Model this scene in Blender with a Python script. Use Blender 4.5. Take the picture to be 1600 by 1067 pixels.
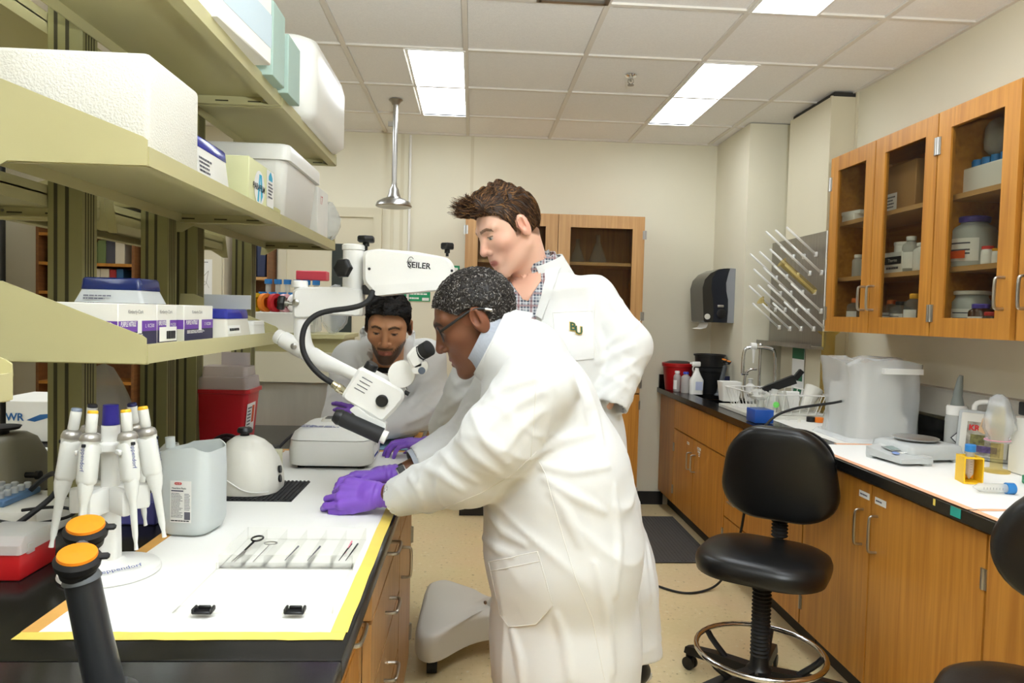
import bpy, bmesh, math, random
import numpy as np
from mathutils import Vector, Matrix, noise
random.seed(7)
R = math.radians
scene = bpy.context.scene
for o in list(bpy.data.objects): bpy.data.objects.remove(o)
COL = scene.collection
# ---------------------------------------------------------------- camera
F, YAW, PIT, ROL, CZ = 1119.0, R(3.19), R(2.22), R(1.47), 1.445
def _axes():
    f = np.array([math.sin(YAW)*math.cos(PIT), math.cos(YAW)*math.cos(PIT), -math.sin(PIT)])
    rt = np.array([math.cos(YAW), -math.sin(YAW), 0]); up = np.cross(rt, f)
    return math.cos(ROL)*rt+math.sin(ROL)*up, -math.sin(ROL)*rt+math.cos(ROL)*up, f
CA, CB, CC = _axes()
cam = bpy.data.objects.new('camera', bpy.data.cameras.new('camera')); COL.objects.link(cam)
M4 = Matrix.Identity(4)
for i in range(3): M4[i][0], M4[i][1], M4[i][2] = CA[i], CB[i], -CC[i]
M4.translation = (0, 0, CZ); cam.matrix_world = M4
cam.data.sensor_width = 36; cam.data.lens = F/1600*36; cam.data.clip_start = .05
scene.camera = cam
# ---------------------------------------------------------------- light and exposure
world = bpy.data.worlds.new('world'); scene.world = world; world.use_nodes = True
world.node_tree.nodes['Background'].inputs[0].default_value = (1, .97, .93, 1)
world.node_tree.nodes['Background'].inputs[1].default_value = .25
vs = scene.view_settings
vs.view_transform = 'Standard'; vs.look = 'None'; vs.gamma = 1; vs.use_curve_mapping = False
vs.exposure = 0.2
LAMP = 9.5           # emission of the ceiling diffusers
# the photographer's flash, bounced off the ceiling above the camera
fl = bpy.data.lights.new('bounce_flash', 'AREA'); fl.shape = 'DISK'; fl.size = .22; fl.energy = 95; fl.color = (.86, .94, 1.0); fl.spread = R(130)
flo = bpy.data.objects.new('bounce_flash', fl); COL.objects.link(flo); flo.location = (.35, -.1, 1.75)
flo.rotation_euler = Vector((0, -.5, -1)).to_track_quat('Z', 'Y').to_euler()
# ---------------------------------------------------------------- helpers
def at(px, py, X=None, Y=None, Z=None):
    """point of the room at photograph pixel (px,py) and a known X, Y or Z"""
    d = CC+CA*(px-800)/F+CB*(533.5-py)/F
    t = X/d[0] if X is not None else Y/d[1] if Y is not None else (Z-CZ)/d[2]
    return Vector((d[0]*t, d[1]*t, CZ+d[2]*t))
def srgb(h):
    if isinstance(h, str): h = [int(h[i:i+2], 16)/255 for i in (0, 2, 4)]
    return tuple(c/12.92 if c <= .04045 else ((c+.055)/1.055)**2.4 for c in h)+(1,)
MATS = {}
def mat(name, col='808080', rough=.5, metal=0, var=0, scale=8, bump=0, bscale=None, trans=0, alpha=1, ior=1.45, emit=0,
        stretch=(1,1,1), coat=0, sss=0, spec=.5, detail=4, sheen=0):
    if name in MATS: return MATS[name]
    m = bpy.data.materials.new(name); m.use_nodes = True; nt = m.node_tree; b = nt.nodes['Principled BSDF']
    c = srgb(col); b.inputs['Base Color'].default_value = c
    b.inputs['Roughness'].default_value = rough; b.inputs['Metallic'].default_value = metal
    b.inputs['IOR'].default_value = ior; b.inputs['Specular IOR Level'].default_value = spec
    if trans: b.inputs['Transmission Weight'].default_value = trans
    if alpha < 1: b.inputs['Alpha'].default_value = alpha
    if coat: b.inputs['Coat Weight'].default_value = coat; b.inputs['Coat Roughness'].default_value = .15
    if sss: b.inputs['Subsurface Weight'].default_value = sss; b.inputs['Subsurface Radius'].default_value = (.012, .005, .003)
    if sheen: b.inputs['Sheen Weight'].default_value = sheen
    if emit: b.inputs['Emission Color'].default_value = c; b.inputs['Emission Strength'].default_value = emit
    tc = nt.nodes.new('ShaderNodeTexCoord'); mp = nt.nodes.new('ShaderNodeMapping')
    mp.inputs['Scale'].default_value = stretch; nt.links.new(tc.outputs['Object'], mp.inputs[0])
    n = nt.nodes.new('ShaderNodeTexNoise'); n.inputs['Scale'].default_value = scale; n.inputs['Detail'].default_value = detail
    nt.links.new(mp.outputs[0], n.inputs['Vector'])
    if var:
        r = nt.nodes.new('ShaderNodeValToRGB'); e = r.color_ramp.elements
        e[0].position = .3; e[1].position = .7
        e[0].color = tuple(max(0, x*(1-var)) for x in c[:3])+(1,); e[1].color = tuple(min(1, x*(1+var)) for x in c[:3])+(1,)
        nt.links.new(n.outputs['Fac'], r.inputs[0]); nt.links.new(r.outputs[0], b.inputs['Base Color'])
    if bump:
        n2 = nt.nodes.new('ShaderNodeTexNoise'); n2.inputs['Scale'].default_value = bscale or scale*6; n2.inputs['Detail'].default_value = 3
        nt.links.new(mp.outputs[0], n2.inputs['Vector'])
        bp = nt.nodes.new('ShaderNodeBump'); bp.inputs['Strength'].default_value = min(1, bump); bp.inputs['Distance'].default_value = .01
        nt.links.new(n2.outputs['Fac'], bp.inputs['Height']); nt.links.new(bp.outputs[0], b.inputs['Normal'])
    MATS[name] = m; return m
def wood(name, c1, c2, axis=2, rough=.38):
    """oak veneer: long fibres along one axis"""
    m = bpy.data.materials.new(name); m.use_nodes = True; nt = m.node_tree; b = nt.nodes['Principled BSDF']
    tc = nt.nodes.new('ShaderNodeTexCoord'); mp = nt.nodes.new('ShaderNodeMapping')
    s = [38, 38, 38]; s[axis] = 1.6; mp.inputs['Scale'].default_value = s
    nt.links.new(tc.outputs['Object'], mp.inputs[0])
    n = nt.nodes.new('ShaderNodeTexNoise'); n.inputs['Scale'].default_value = 1.2; n.inputs['Detail'].default_value = 6; n.inputs['Distortion'].default_value = .6
    nt.links.new(mp.outputs[0], n.inputs['Vector'])
    r = nt.nodes.new('ShaderNodeValToRGB'); e = r.color_ramp.elements; e[0].position = .28; e[1].position = .72
    e[0].color = srgb(c1); e[1].color = srgb(c2); nt.links.new(n.outputs['Fac'], r.inputs[0])
    nt.links.new(r.outputs[0], b.inputs['Base Color']); b.inputs['Roughness'].default_value = rough
    bp = nt.nodes.new('ShaderNodeBump'); bp.inputs['Strength'].default_value = .12; bp.inputs['Distance'].default_value = .002
    nt.links.new(n.outputs['Fac'], bp.inputs['Height']); nt.links.new(bp.outputs[0], b.inputs['Normal'])
    MATS[name] = m; return m
ORG = {}
def tag(o, label=None, cat=None, group=None, kind=None):
    for k, v in (('label', label), ('category', cat), ('group', group), ('kind', kind)):
        if v: o[k] = v
    return o
def thing(name, label, cat, loc=(0,0,0), rz=0, group=None):
    o = bpy.data.objects.new(name, None); COL.objects.link(o); o.empty_display_size = .05
    o.location = loc; o.rotation_euler = (0, 0, rz); ORG[o.name] = Vector(loc)
    return tag(o, label, cat, group)
def link(name, me, m, parent=None, sharp=40, local=False, label=None, smooth=True):
    """mesh given in room coordinates (or local=True: in its thing's own)"""
    o = bpy.data.objects.new(name, me); COL.objects.link(o)
    if m: me.materials.append(MATS[m] if isinstance(m, str) else m)
    if parent is not None:
        org = ORG.get(parent.name, Vector((0,0,0)))
        if not local: me.transform(Matrix.Translation(-org))
        o.parent = parent; ORG[o.name] = org
    else: ORG[o.name] = Vector((0,0,0))
    if smooth:
        me.shade_smooth(); me.set_sharp_from_angle(angle=R(sharp))
    if label: o['label'] = label
    return o
def copy_tree(o, parent=None):
    c = o.copy(); COL.objects.link(c); c.parent = parent
    ORG[c.name] = ORG.get(o.name, Vector((0,0,0)))
    for ch in [x for x in bpy.data.objects if x.parent == o]: copy_tree(ch, c)
    return c
def frame(o, x, z):
    """matrix at o whose local X is x and local Z is z"""
    z = Vector(z).normalized(); x = Vector(x); x = (x-z*x.dot(z)).normalized(); y = z.cross(x)
    m = Matrix.Identity(4)
    for i in range(3): m[i][0], m[i][1], m[i][2], m[i][3] = x[i], y[i], z[i], o[i]
    return m
class MB:
    def __init__(s): s.v = []; s.f = []
    def add(s, vs, fs, M=None):
        n = len(s.v)
        s.v += [tuple(M @ Vector(p)) if M is not None else tuple(p) for p in vs]
        s.f += [tuple(i+n for i in f) for f in fs]; return s
    def box(s, c, d, rz=0, M=None):
        x, y, z = d[0]/2, d[1]/2, d[2]/2
        vs = [(a*x, b*y, e*z) for a in (-1,1) for b in (-1,1) for e in (-1,1)]
        fs = [(0,1,3,2),(4,6,7,5),(0,4,5,1),(2,3,7,6),(0,2,6,4),(1,5,7,3)]
        T = Matrix.Translation(c) @ Matrix.Rotation(rz, 4, 'Z')
        return s.add(vs, fs, M @ T if M is not None else T)
    def b2(s, x0, x1, y0, y1, z0, z1, M=None):
        return s.box(((x0+x1)/2, (y0+y1)/2, (z0+z1)/2), (abs(x1-x0), abs(y1-y0), abs(z1-z0)), M=M)
    def rbox(s, c, d, r, seg=2, rz=0, M=None):
        bm = bmesh.new(); bmesh.ops.create_cube(bm, size=1)
        for v in bm.verts: v.co = Vector((v.co.x*d[0], v.co.y*d[1], v.co.z*d[2]))
        bmesh.ops.bevel(bm, geom=bm.edges[:], offset=min(r, min(d)*.49), segments=seg, profile=.5, affect='EDGES')
        bm.verts.index_update(); vs = [v.co.copy() for v in bm.verts]; fs = [[v.index for v in f.verts] for f in bm.faces]; bm.free()
        T = Matrix.Translation(c) @ Matrix.Rotation(rz, 4, 'Z')
        return s.add(vs, fs, M @ T if M is not None else T)
    def lathe(s, prof, c=(0,0,0), axis=(0,0,1), n=24, M=None, sx=1, sy=1):
        T = frame(c, (1,0,0) if abs(Vector(axis).normalized().x) < .9 else (0,1,0), axis)
        vs, fs = [], []
        for r, z in prof:
            for k in range(n):
                a = 2*math.pi*k/n; vs.append((r*math.cos(a)*sx, r*math.sin(a)*sy, z))
        for i in range(len(prof)-1):
            for k in range(n):
                a, b = i*n+k, i*n+(k+1) % n; fs.append((a, b, b+n, a+n))
        if prof[0][0] > 1e-6: fs.append(tuple(range(n))[::-1])
        if prof[-1][0] > 1e-6: fs.append(tuple(range((len(prof)-1)*n, len(prof)*n)))
        return s.add(vs, fs, M @ T if M is not None else T)
    def cyl(s, p, q, r0, r1=None, n=16, M=None):
        r1 = r0 if r1 is None else r1; p = Vector(p); q = Vector(q)
        return s.lathe([(r0, 0), (r1, (q-p).length)], p, q-p, n, M)
    def ell(s, c, r, n=16, M=None):
        r = (r,)*3 if not hasattr(r, '__len__') else r
        pr = [(math.sin(math.pi*i/(n//2)), -math.cos(math.pi*i/(n//2))) for i in range(n//2+1)]
        vs, fs = [], []
        for a, z in pr:
            for k in range(n):
                t = 2*math.pi*k/n; vs.append((c[0]+a*math.cos(t)*r[0], c[1]+a*math.sin(t)*r[1], c[2]+z*r[2]))
        for i in range(n//2):
            for k in range(n):
                a, b = i*n+k, i*n+(k+1) % n; fs.append((a, b, b+n, a+n))
        return s.add(vs, fs, M)
    def tube(s, pts, r, n=8, closed=False, M=None, smooth=0):
        P = [Vector(p) for p in pts]; rr = list(r) if hasattr(r, '__len__') else [r]*len(P)
        for _ in range(smooth):
            Q, q2 = [], []
            L = len(P)
            for i in range(L if closed else L-1):
                a, b = P[i], P[(i+1) % L]; ra, rb = rr[i], rr[(i+1) % L]
                if i == 0 and not closed: Q.append(a); q2.append(ra)
                else: Q.append(a*.75+b*.25); q2.append(ra*.75+rb*.25)
                if i == L-2 and not closed: Q.append(b); q2.append(rb)
                else: Q.append(a*.25+b*.75); q2.append(ra*.25+rb*.75)
            P, rr = Q, q2
        vs, fs = [], []; L = len(P); up = None
        for i in range(L):
            t = (P[(i+1) % L]-P[i-1]) if closed else (P[min(i+1, L-1)]-P[max(i-1, 0)])
            t = t.normalized() if t.length > 1e-9 else Vector((0,0,1))
            if up is None: up = t.orthogonal().normalized()
            up = up-t*up.dot(t); up = up.normalized() if up.length > 1e-6 else t.orthogonal().normalized()
            w = t.cross(up)
            for k in range(n):
                a = 2*math.pi*k/n; vs.append(P[i]+up*(rr[i]*math.cos(a))+w*(rr[i]*math.sin(a)))
        for i in range(L if closed else L-1):
            j = (i+1) % L
            for k in range(n):
                fs.append((i*n+k, i*n+(k+1) % n, j*n+(k+1) % n, j*n+k))
        if not closed: fs.append(tuple(range(n))[::-1]); fs.append(tuple(range((L-1)*n, L*n)))
        return s.add(vs, fs, M)
    def prism(s, poly, h, M=None):
        """polygon in XY extruded from z=0 to z=h"""
        n = len(poly); vs = [(x, y, 0) for x, y in poly]+[(x, y, h) for x, y in poly]
        fs = [tuple(range(n))[::-1], tuple(range(n, 2*n))]+[(i, (i+1) % n, (i+1) % n+n, i+n) for i in range(n)]
        return s.add(vs, fs, M)
    def loft(s, rings, cap=True, M=None):
        n = len(rings[0]); vs = [p for r in rings for p in r]; fs = []
        for i in range(len(rings)-1):
            for k in range(n): fs.append((i*n+k, i*n+(k+1) % n, (i+1)*n+(k+1) % n, (i+1)*n+k))
        if cap: fs.append(tuple(range(n))[::-1]); fs.append(tuple(range((len(rings)-1)*n, len(rings)*n)))
        return s.add(vs, fs, M)
    def mesh(s, name):
        me = bpy.data.meshes.new(name); me.from_pydata(s.v, [], s.f)
        bm = bmesh.new(); bm.from_mesh(me); bmesh.ops.recalc_face_normals(bm, faces=bm.faces); bm.to_mesh(me); bm.free()
        me.update(); return me
    def build(s, name, m, parent=None, local=False, sharp=40, label=None, kind=None, smooth=True):
        o = link(name, s.mesh(name), m, parent, sharp, local, label, smooth)
        if kind: o['kind'] = kind
        return o
def one(name, mb, m, label, cat, group=None, base=None):
    """a thing that is one mesh, origin at its base"""
    me = mb.mesh(name); xs = np.array(mb.v)
    b = Vector(((xs[:,0].min()+xs[:,0].max())/2, (xs[:,1].min()+xs[:,1].max())/2, xs[:,2].min()))
    me.transform(Matrix.Translation(-b)); o = link(name, me, m); o.location = b; ORG[o.name] = b
    return tag(o, label, cat, group)
def rrect(w, h, r, n=4, cx=0, cy=0):
    out = []
    for sx, sy, a0 in ((1,1,0), (-1,1,90), (-1,-1,180), (1,-1,270)):
        for k in range(n+1):
            a = R(a0+90*k/n); out.append((cx+sx*(w/2-r)+r*math.cos(a), cy+sy*(h/2-r)+r*math.sin(a)))
    return out
_font = {}
def text(s, size, M, m, parent, name='lettering', align='CENTER', bold=0, local=False, shear=0, sx=1):
    """flat printed lettering laid in the XY plane of M"""
    cu = bpy.data.curves.new('t', 'FONT'); cu.body = s; cu.size = size; cu.align_x = align; cu.align_y = 'CENTER'; cu.resolution_u = 2
    cu.offset = bold; cu.shear = shear
    o = bpy.data.objects.new('t', cu); COL.objects.link(o)
    dg = bpy.context.evaluated_depsgraph_get(); me = bpy.data.meshes.new_from_object(o.evaluated_get(dg), depsgraph=dg)
    bpy.data.objects.remove(o); bpy.data.curves.remove(cu); me.materials.clear()
    me.transform(M @ Matrix.Diagonal((sx, 1, 1, 1)))
    return link(name, me, m, parent, local=local, smooth=False)
def greek(M, w, h, lines, m, parent, name='small_print', seed=1, fill=.5, local=False, ragged=.35):
    """rows of print too small to read, as bars lying on the label"""
    rnd = random.Random(seed); mb = MB(); lh = h/lines
    for i in range(lines):
        L = w*(1-ragged*rnd.random()); x = -w/2; y = h/2-(i+.5)*lh
        while x < -w/2+L-1e-4:
            ww = min(rnd.uniform(.06, .2)*w, -w/2+L-x)
            mb.add([(x, y-lh*fill/2, 0), (x+ww, y-lh*fill/2, 0), (x+ww, y+lh*fill/2, 0), (x, y+lh*fill/2, 0)], [(0,1,2,3)], M); x += ww+.02*w
    return mb.build(name, m, parent, local=local, smooth=False)
def card(M, w, h, m, parent, name='label', t=.0006, local=False, r=0):
    mb = MB(); mb.prism(rrect(w, h, r) if r else [(-w/2,-h/2),(w/2,-h/2),(w/2,h/2),(-w/2,h/2)], t, M)
    return mb.build(name, m, parent, local=local, smooth=False)
# ================================================================ materials
mat('wall_paint', 'e4dec8', .75, var=.02, scale=2, bump=.03, bscale=300)
mat('panel_paint', 'd8d0b6', .6, var=.015, scale=2)
mat('ceiling_tile', 'f4f2ef', .9, var=.03, scale=60, bump=.25, bscale=160)
mat('grid_metal', 'e2dcd2', .5)
mat('dark_gap', '3a3732', .8)
mat('white_enamel', 'eeece6', .4)
mat('vinyl_base', '23201f', .5)
mat('diffuser', 'f1f8ff', .5, emit=LAMP)
wood('oak', 'a86c26', 'ca8d3a', 2); wood('oak_h', 'a86c26', 'ca8d3a', 1); wood('oak_x', 'a86c26', 'ca8d3a', 0)
wood('oak_in', '6e4420', '85572c', 1, .5); wood('maple', 'bd8f55', 'c99d66', 1)
wood('oak_v2', 'a87844', 'c79a62', 2); wood('oak_h2', 'a87844', 'c79a62', 1)
mat('epoxy', '171615', .22, var=.25, scale=30, bump=.02, bscale=250)
mat('steel', 'b4b3b0', .28, 1, var=.06, scale=10)
mat('brushed', 'a4a19a', .38, 1, var=.12, scale=3, stretch=(1,30,1))
mat('chrome', 'd8d8d8', .08, 1)
mat('handle_metal', 'b9b4aa', .3, 1)
mat('putty', 'bdb688', .42, var=.02, scale=4)       # painted shelving
mat('putty_post', '8f8a5c', .42)
mat('groove', '3f3a22', .6)
mat('white_plastic', 'efeee9', .35, var=.012, scale=5)
mat('off_plastic', 'dedbd0', .4, var=.015, scale=5)
mat('grey_plastic', 'b9bcbb', .45)
mat('black_plastic', '161617', .4)
mat('black_rubber', '1d1d1e', .65)
mat('paper', 'f4f3ee', .8, var=.01, scale=4)
mat('label_white', 'f1f0ec', .7)
mat('ink', '1d1d22', .7); mat('ink_soft', '5c5b66', .7)
mat('blue_ink', '2c3f8c', .7); mat('red_ink', 'c32a2a', .7)
mat('foam', 'e9e7de', .9, var=.02, scale=120, bump=.35, bscale=220)
mat('tape_yellow', 'e9cf62', .6, var=.04, scale=20); mat('tape_orange', 'd9a457', .6, var=.05, scale=20); mat('tape_salmon', 'eeb48c', .6, var=.03, scale=30)
def glass_mat(name, col, rough, tint, frac):
    """thin sheet: clear film mixed with gloss and a little body colour"""
    m = bpy.data.materials.new(name); m.use_nodes = True; nt = m.node_tree; nt.nodes.remove(nt.nodes['Principled BSDF'])
    out = nt.nodes['Material Output']; tr = nt.nodes.new('ShaderNodeBsdfTransparent'); tr.inputs[0].default_value = srgb(tint)
    b = nt.nodes.new('ShaderNodeBsdfPrincipled'); b.inputs['Base Color'].default_value = srgb(col); b.inputs['Roughness'].default_value = rough
    mx = nt.nodes.new('ShaderNodeMixShader'); mx.inputs[0].default_value = frac
    nt.links.new(tr.outputs[0], mx.inputs[1]); nt.links.new(b.outputs[0], mx.inputs[2]); nt.links.new(mx.outputs[0], out.inputs[0])
    MATS[name] = m; return m
glass_mat('pane', '3a3c3c', .03, 'eeeee8', .07)
glass_mat('clear_plastic', 'f6f6f4', .12, 'fefefd', .06)
glass_mat('frost', 'f0f0ec', .35, 'f4f4ee', .42)
glass_mat('milky', 'eaefee', .4, 'eef2f0', .72)
glass_mat('film', 'e8eaec', .2, 'f4f6f8', .30)
glass_mat('amber', 'ded09a', .12, 'f7eecb', .12)
glass_mat('purple_lid', '3c44b4', .15, '6a70d0', .62)
glass_mat('navy_lid', '26346f', .15, '5b6ab5', .66)
glass_mat('labglass', 'd5d8d6', .05, 'f2f4f2', .14)
glass_mat('smoke', '3a2c34', .1, '8f7680', .45)
def struct(name, mb, m, parent=None, sharp=40):
    o = mb.build(name, m, parent, sharp=sharp)
    if parent is None: o['kind'] = 'structure'
    return o
# ================================================================ the room
XL, XR, YB, YF, H = -3.4, 2.18, 5.43, -2.6, 2.769
def floor_mat():
    m = bpy.data.materials.new('vinyl_floor'); m.use_nodes = True; nt = m.node_tree; b = nt.nodes['Principled BSDF']
    tc = nt.nodes.new('ShaderNodeTexCoord')
    n = nt.nodes.new('ShaderNodeTexNoise'); n.inputs['Scale'].default_value = 46; n.inputs['Detail'].default_value = 2
    nt.links.new(tc.outputs['Object'], n.inputs['Vector'])
    r = nt.nodes.new('ShaderNodeValToRGB'); el = r.color_ramp.elements
    el[0].position = .27; el[0].color = srgb('b09a70'); el[1].position = .34; el[1].color = srgb('ead4a2')
    e = el.new(.66); e.color = srgb('eed8aa'); e = el.new(.73); e.color = srgb('f6eacb')
    nt.links.new(n.outputs['Fac'], r.inputs[0])
    n2 = nt.nodes.new('ShaderNodeTexNoise'); n2.inputs['Scale'].default_value = 3; nt.links.new(tc.outputs['Object'], n2.inputs['Vector'])
    mx = nt.nodes.new('ShaderNodeMixRGB'); mx.blend_type = 'MULTIPLY'; mx.inputs[0].default_value = .12
    nt.links.new(r.outputs[0], mx.inputs[1]); nt.links.new(n2.outputs['Color'], mx.inputs[2])
    nt.links.new(mx.outputs[0], b.inputs['Base Color']); b.inputs['Roughness'].default_value = .3
    MATS['vinyl_floor'] = m
floor_mat()
struct('floor', MB().b2(XL, XR, YF, YB, -.05, 0), 'vinyl_floor')
struct('wall_back', MB().b2(XL-.1, XR+.1, YB, YB+.1, 0, H+.1), 'wall_paint')
struct('wall_right', MB().b2(XR, XR+.1, YF, YB, 0, H+.1), 'wall_paint')
struct('wall_left', MB().b2(XL-.1, XL, YF, YB, 0, H+.1), 'wall_paint')
struct('wall_front', MB().b2(XL-.1, XR+.1, YF-.1, YF, 0, H+.1), 'wall_paint')
struct('wall_pilaster', MB().b2(1.837, XR, 4.785, YB, 0, H), 'wall_paint')
ch = struct('wall_chase', MB().b2(2.03, XR, 4.055, 4.6, .91, H-.03), 'panel_paint')
struct('trim_1', MB().b2(2.022, 2.034, 4.047, 4.062, .91, H-.03).b2(XR-.012, XR, 4.04, 4.055, .91, H), 'panel_paint')
struct('trim_2', MB().b2(2.05, XR, 4.07, 4.6, H-.03, H), 'dark_gap')  # dark-coloured block standing in for the shade in the gap above the chase
struct('baseboard_back', MB().b2(XL, 1.5, YB-.012, YB, 0, .1), 'vinyl_base')
struct('baseboard_left', MB().b2(XL, XL+.012, YF, YB, 0, .1), 'vinyl_base')
# suspended ceiling: grid and tiles
ce = struct('ceiling', MB().b2(XL, XR, YF, YB, H+.03, H+.1), 'grid_metal')
GX, GY, T = -.677, 3.684, .61
cols = [GX+T*i for i in range(-5, 5)]; rows = [GY+T*j for j in range(-10, 4)]
cols = [c for c in cols if XL < c < XR]; rows = [r for r in rows if YF < r < YB]
for c in cols: MB().b2(c-.012, c+.012, YF, YB, H-.004, H+.025).build('grid_bar', 'grid_metal', ce)
for r_ in rows: MB().b2(XL, XR, r_-.012, r_+.012, H-.003, H+.024).build('grid_bar', 'grid_metal', ce)
MB().b2(XR-.02, XR, YF, YB, H-.006, H+.02).b2(XL, XR, YB-.02, YB, H-.006, H+.02).build('edge_trim', 'grid_metal', ce)
lights = [(-.372, 3.684), (1.153, 3.684), (1.153, 1.854),
          (-.372, -1.806), (.543, -.586), (-1.287-.305, .634-.61), (-1.897, 1.854), (-1.287-.305, 3.684), (-1.897, -.586), (-3.0, 1.854)]
tile0 = None
V = thing('air_vent', 'grey ceiling air vent just showing at the top edge', 'vent', (.39, 2.77, H-.01))
fr = MB()
for a in (.238+.01, .533): fr.b2(a-.01, a+.01, 2.47, 3.07, H-.008, H+.006)
for a in (2.48, 3.06): fr.b2(.248, .533, a-.01, a+.01, H-.008, H+.006)
fr.build('frame', 'steel' if 'steel' in MATS else 'grid_metal', V)
for k in range(8): MB().b2(.25, .53, 2.52+k*.065, 2.56+k*.065, H-.006, H-.001).build('slat', 'grid_metal', V)
def tile(x0, x1, y0, y1):
    global tile0
    w, d = x1-x0-.026, y1-y0-.026
    if w < .02 or d < .02: return
    if tile0 is None: tile0 = MB().box((0,0,0), (1,1,.012)).mesh('tile'); tile0.materials.append(MATS['ceiling_tile'])
    o = bpy.data.objects.new('tile', tile0); COL.objects.link(o); o.parent = ce
    o.location = ((x0+x1)/2, (y0+y1)/2, H+.012); o.scale = (w, d, 1)
xs = [XL]+cols+[XR]; ys = [YF]+rows+[YB]
for i in range(len(xs)-1):
    for j in range(len(ys)-1):
        x0, x1, y0, y1 = xs[i], xs[i+1], ys[j], ys[j+1]; hit = None
        for lx, ly in lights:
            if x0-.01 <= lx and lx+.305 <= x1+.01 and ly-.01 <= y0 and y1 <= ly+1.23: hit = lx
        if hit is None: tile(x0, x1, y0, y1)
        else: tile(x0, hit, y0, y1); tile(hit+.305, x1, y0, y1)
names = ['long bright ceiling light above the shower head side of the room', 'long ceiling light panel toward the right wall, whole in view',
         'ceiling light panel cut off by the top edge at upper right']
for k, (lx, ly) in enumerate(lights):
    lab = names[k] if k < 3 else 'ceiling light outside the view, '+('behind the camera on the left','behind the camera on the right','above the photographer','over the island bench far side','far back left','far left behind the camera','by the left wall')[k-3]
    L = thing('ceiling_light', lab, 'light', (lx+.1525, ly+.61, H-.01), group='recessed ceiling lights')
    fr = MB()
    for a in (lx+.006, lx+.299): fr.b2(a-.006, a+.006, ly, ly+1.22, H-.008, H+.02)
    for a in (ly+.006, ly+1.214): fr.b2(lx+.012, lx+.293, a-.006, a+.006, H-.008, H+.02)
    fr.build('frame', 'white_enamel', L)
    MB().b2(lx+.014, lx+.291, ly+.014, ly+1.206, H+.004, H+.01).build('diffuser', 'diffuser', L)
# door and trims of the back wall (left part)
d = struct('door_1', MB().b2(-1.38, -.75, YB-.035, YB-.002, 0, 2.13), 'panel_paint')
MB().b2(-1.44, -1.38, YB-.05, YB, 0, 2.2).b2(-.75, -.69, YB-.05, YB, 0, 2.2).b2(-1.38, -.75, YB-.05, YB, 2.13, 2.2).build('door_frame', 'panel_paint', d)
MB().b2(-1.05, -.90, YB-.042, YB-.03, 1.1, 1.93).build('door_window', 'dark_glass' if 'dark_glass' in MATS else mat('dark_glass', '39403f', .1), d)
MB().cyl((-.82, YB-.035, 1.0), (-.82, YB-.09, 1.0), .012).cyl((-.82, YB-.085, 1.0), (-.92, YB-.085, 1.0), .01).build('door_handle', 'steel', d)
for k, x in enumerate((-.62, -.55, -.03)):
    struct('trim_%d' % (k+3), MB().b2(x-.012, x+.012, YB-.006, YB, .1, H), 'panel_paint')
struct('trim_6', MB().cyl((-.49, YB-.02, .9), (-.49, YB-.02, 2.75), .009), 'white_enamel')
# sprinkler
p = at(986, 118, Z=H)
sp = thing('sprinkler_head', 'small chrome sprinkler hanging from a ceiling tile', 'sprinkler', p)
MB().lathe([(.035,0), (.03,-.006), (.012,-.008), (.012,-.02), (0,-.02)][::-1], p, n=20).build('escutcheon', 'chrome', sp)
MB().cyl(p+Vector((0,0,-.02)), p+Vector((0,0,-.032)), .007).tube([p+Vector((.012,0,-.02)), p+Vector((.016,0,-.035)), p+Vector((0,0,-.05)), p+Vector((-.016,0,-.035)), p+Vector((-.012,0,-.02))], .003).cyl(p+Vector((0,0,-.05)), p+Vector((0,0,-.054)), .018).build('deflector', 'brushed', sp)
# emergency shower
px, py = -.515, 4.6
sh = thing('emergency_shower', 'steel shower head hanging on a pipe from the ceiling', 'shower', (px, py, 2.1))
MB().cyl((px, py, 2.24), (px, py, H), .016).build('pipe', 'steel', sh)
MB().lathe([(.045, 0), (.03, -.012), (.02, -.03), (0, -.03)][::-1], (px, py, H)).build('ceiling_flange', 'brushed', sh)
MB().box((px-.03, py, 2.62), (.03,.012,.03)).build('pipe_clip', 'brushed', sh)
MB().lathe([(.0,.018), (.108,.0), (.115,.006), (.105,.03), (.07,.05), (.045,.06), (.035,.085), (.03,.11), (.018,.13), (.018,.15)], (px, py, 2.1), n=40).build('bell', 'steel', sh)
# ================================================================ tall cupboard at the back wall
def handle(mb, p, q, out, r=.005, stand=.032):
    """bow handle from p to q standing off along out"""
    p, q, o = Vector(p), Vector(q), Vector(out).normalized()*stand; t = (q-p)*.08
    return mb.tube([p, p+o*.8, p+o+t, q+o-t, q+o*.8, q], r, 8, smooth=2)
x0, x1, xm, yf = -.064, 1.196, .582, 5.0
K = thing('tall_cupboard', 'tall wooden glass-door cupboard standing against the back wall', 'cabinet', ((x0+x1)/2, 5.2, 0))
MB().b2(x0, x0+.02, yf+.02, YB, .1, 2.15).b2(x1-.02, x1, yf+.02, YB, .1, 2.15).b2(x0, x1, yf+.02, YB, 2.13, 2.15).b2(x0, x1, yf+.02, YB, .88, .92).b2(x0, x1, YB-.02, YB, .1, 2.15).b2(x0, x1, yf+.02, YB, .1, .13).b2(xm-.01, xm+.01, yf+.03, YB, .1, 2.14).build('carcass', 'oak', K)
MB().b2(x0+.0, x1, yf+.06, YB, 0, .1).build('plinth', 'vinyl_base', K)
for z in (1.28, 1.8): MB().b2(x0+.02, x1-.02, yf+.03, YB-.02, z, z+.022).build('shelf', 'maple', K)
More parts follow.
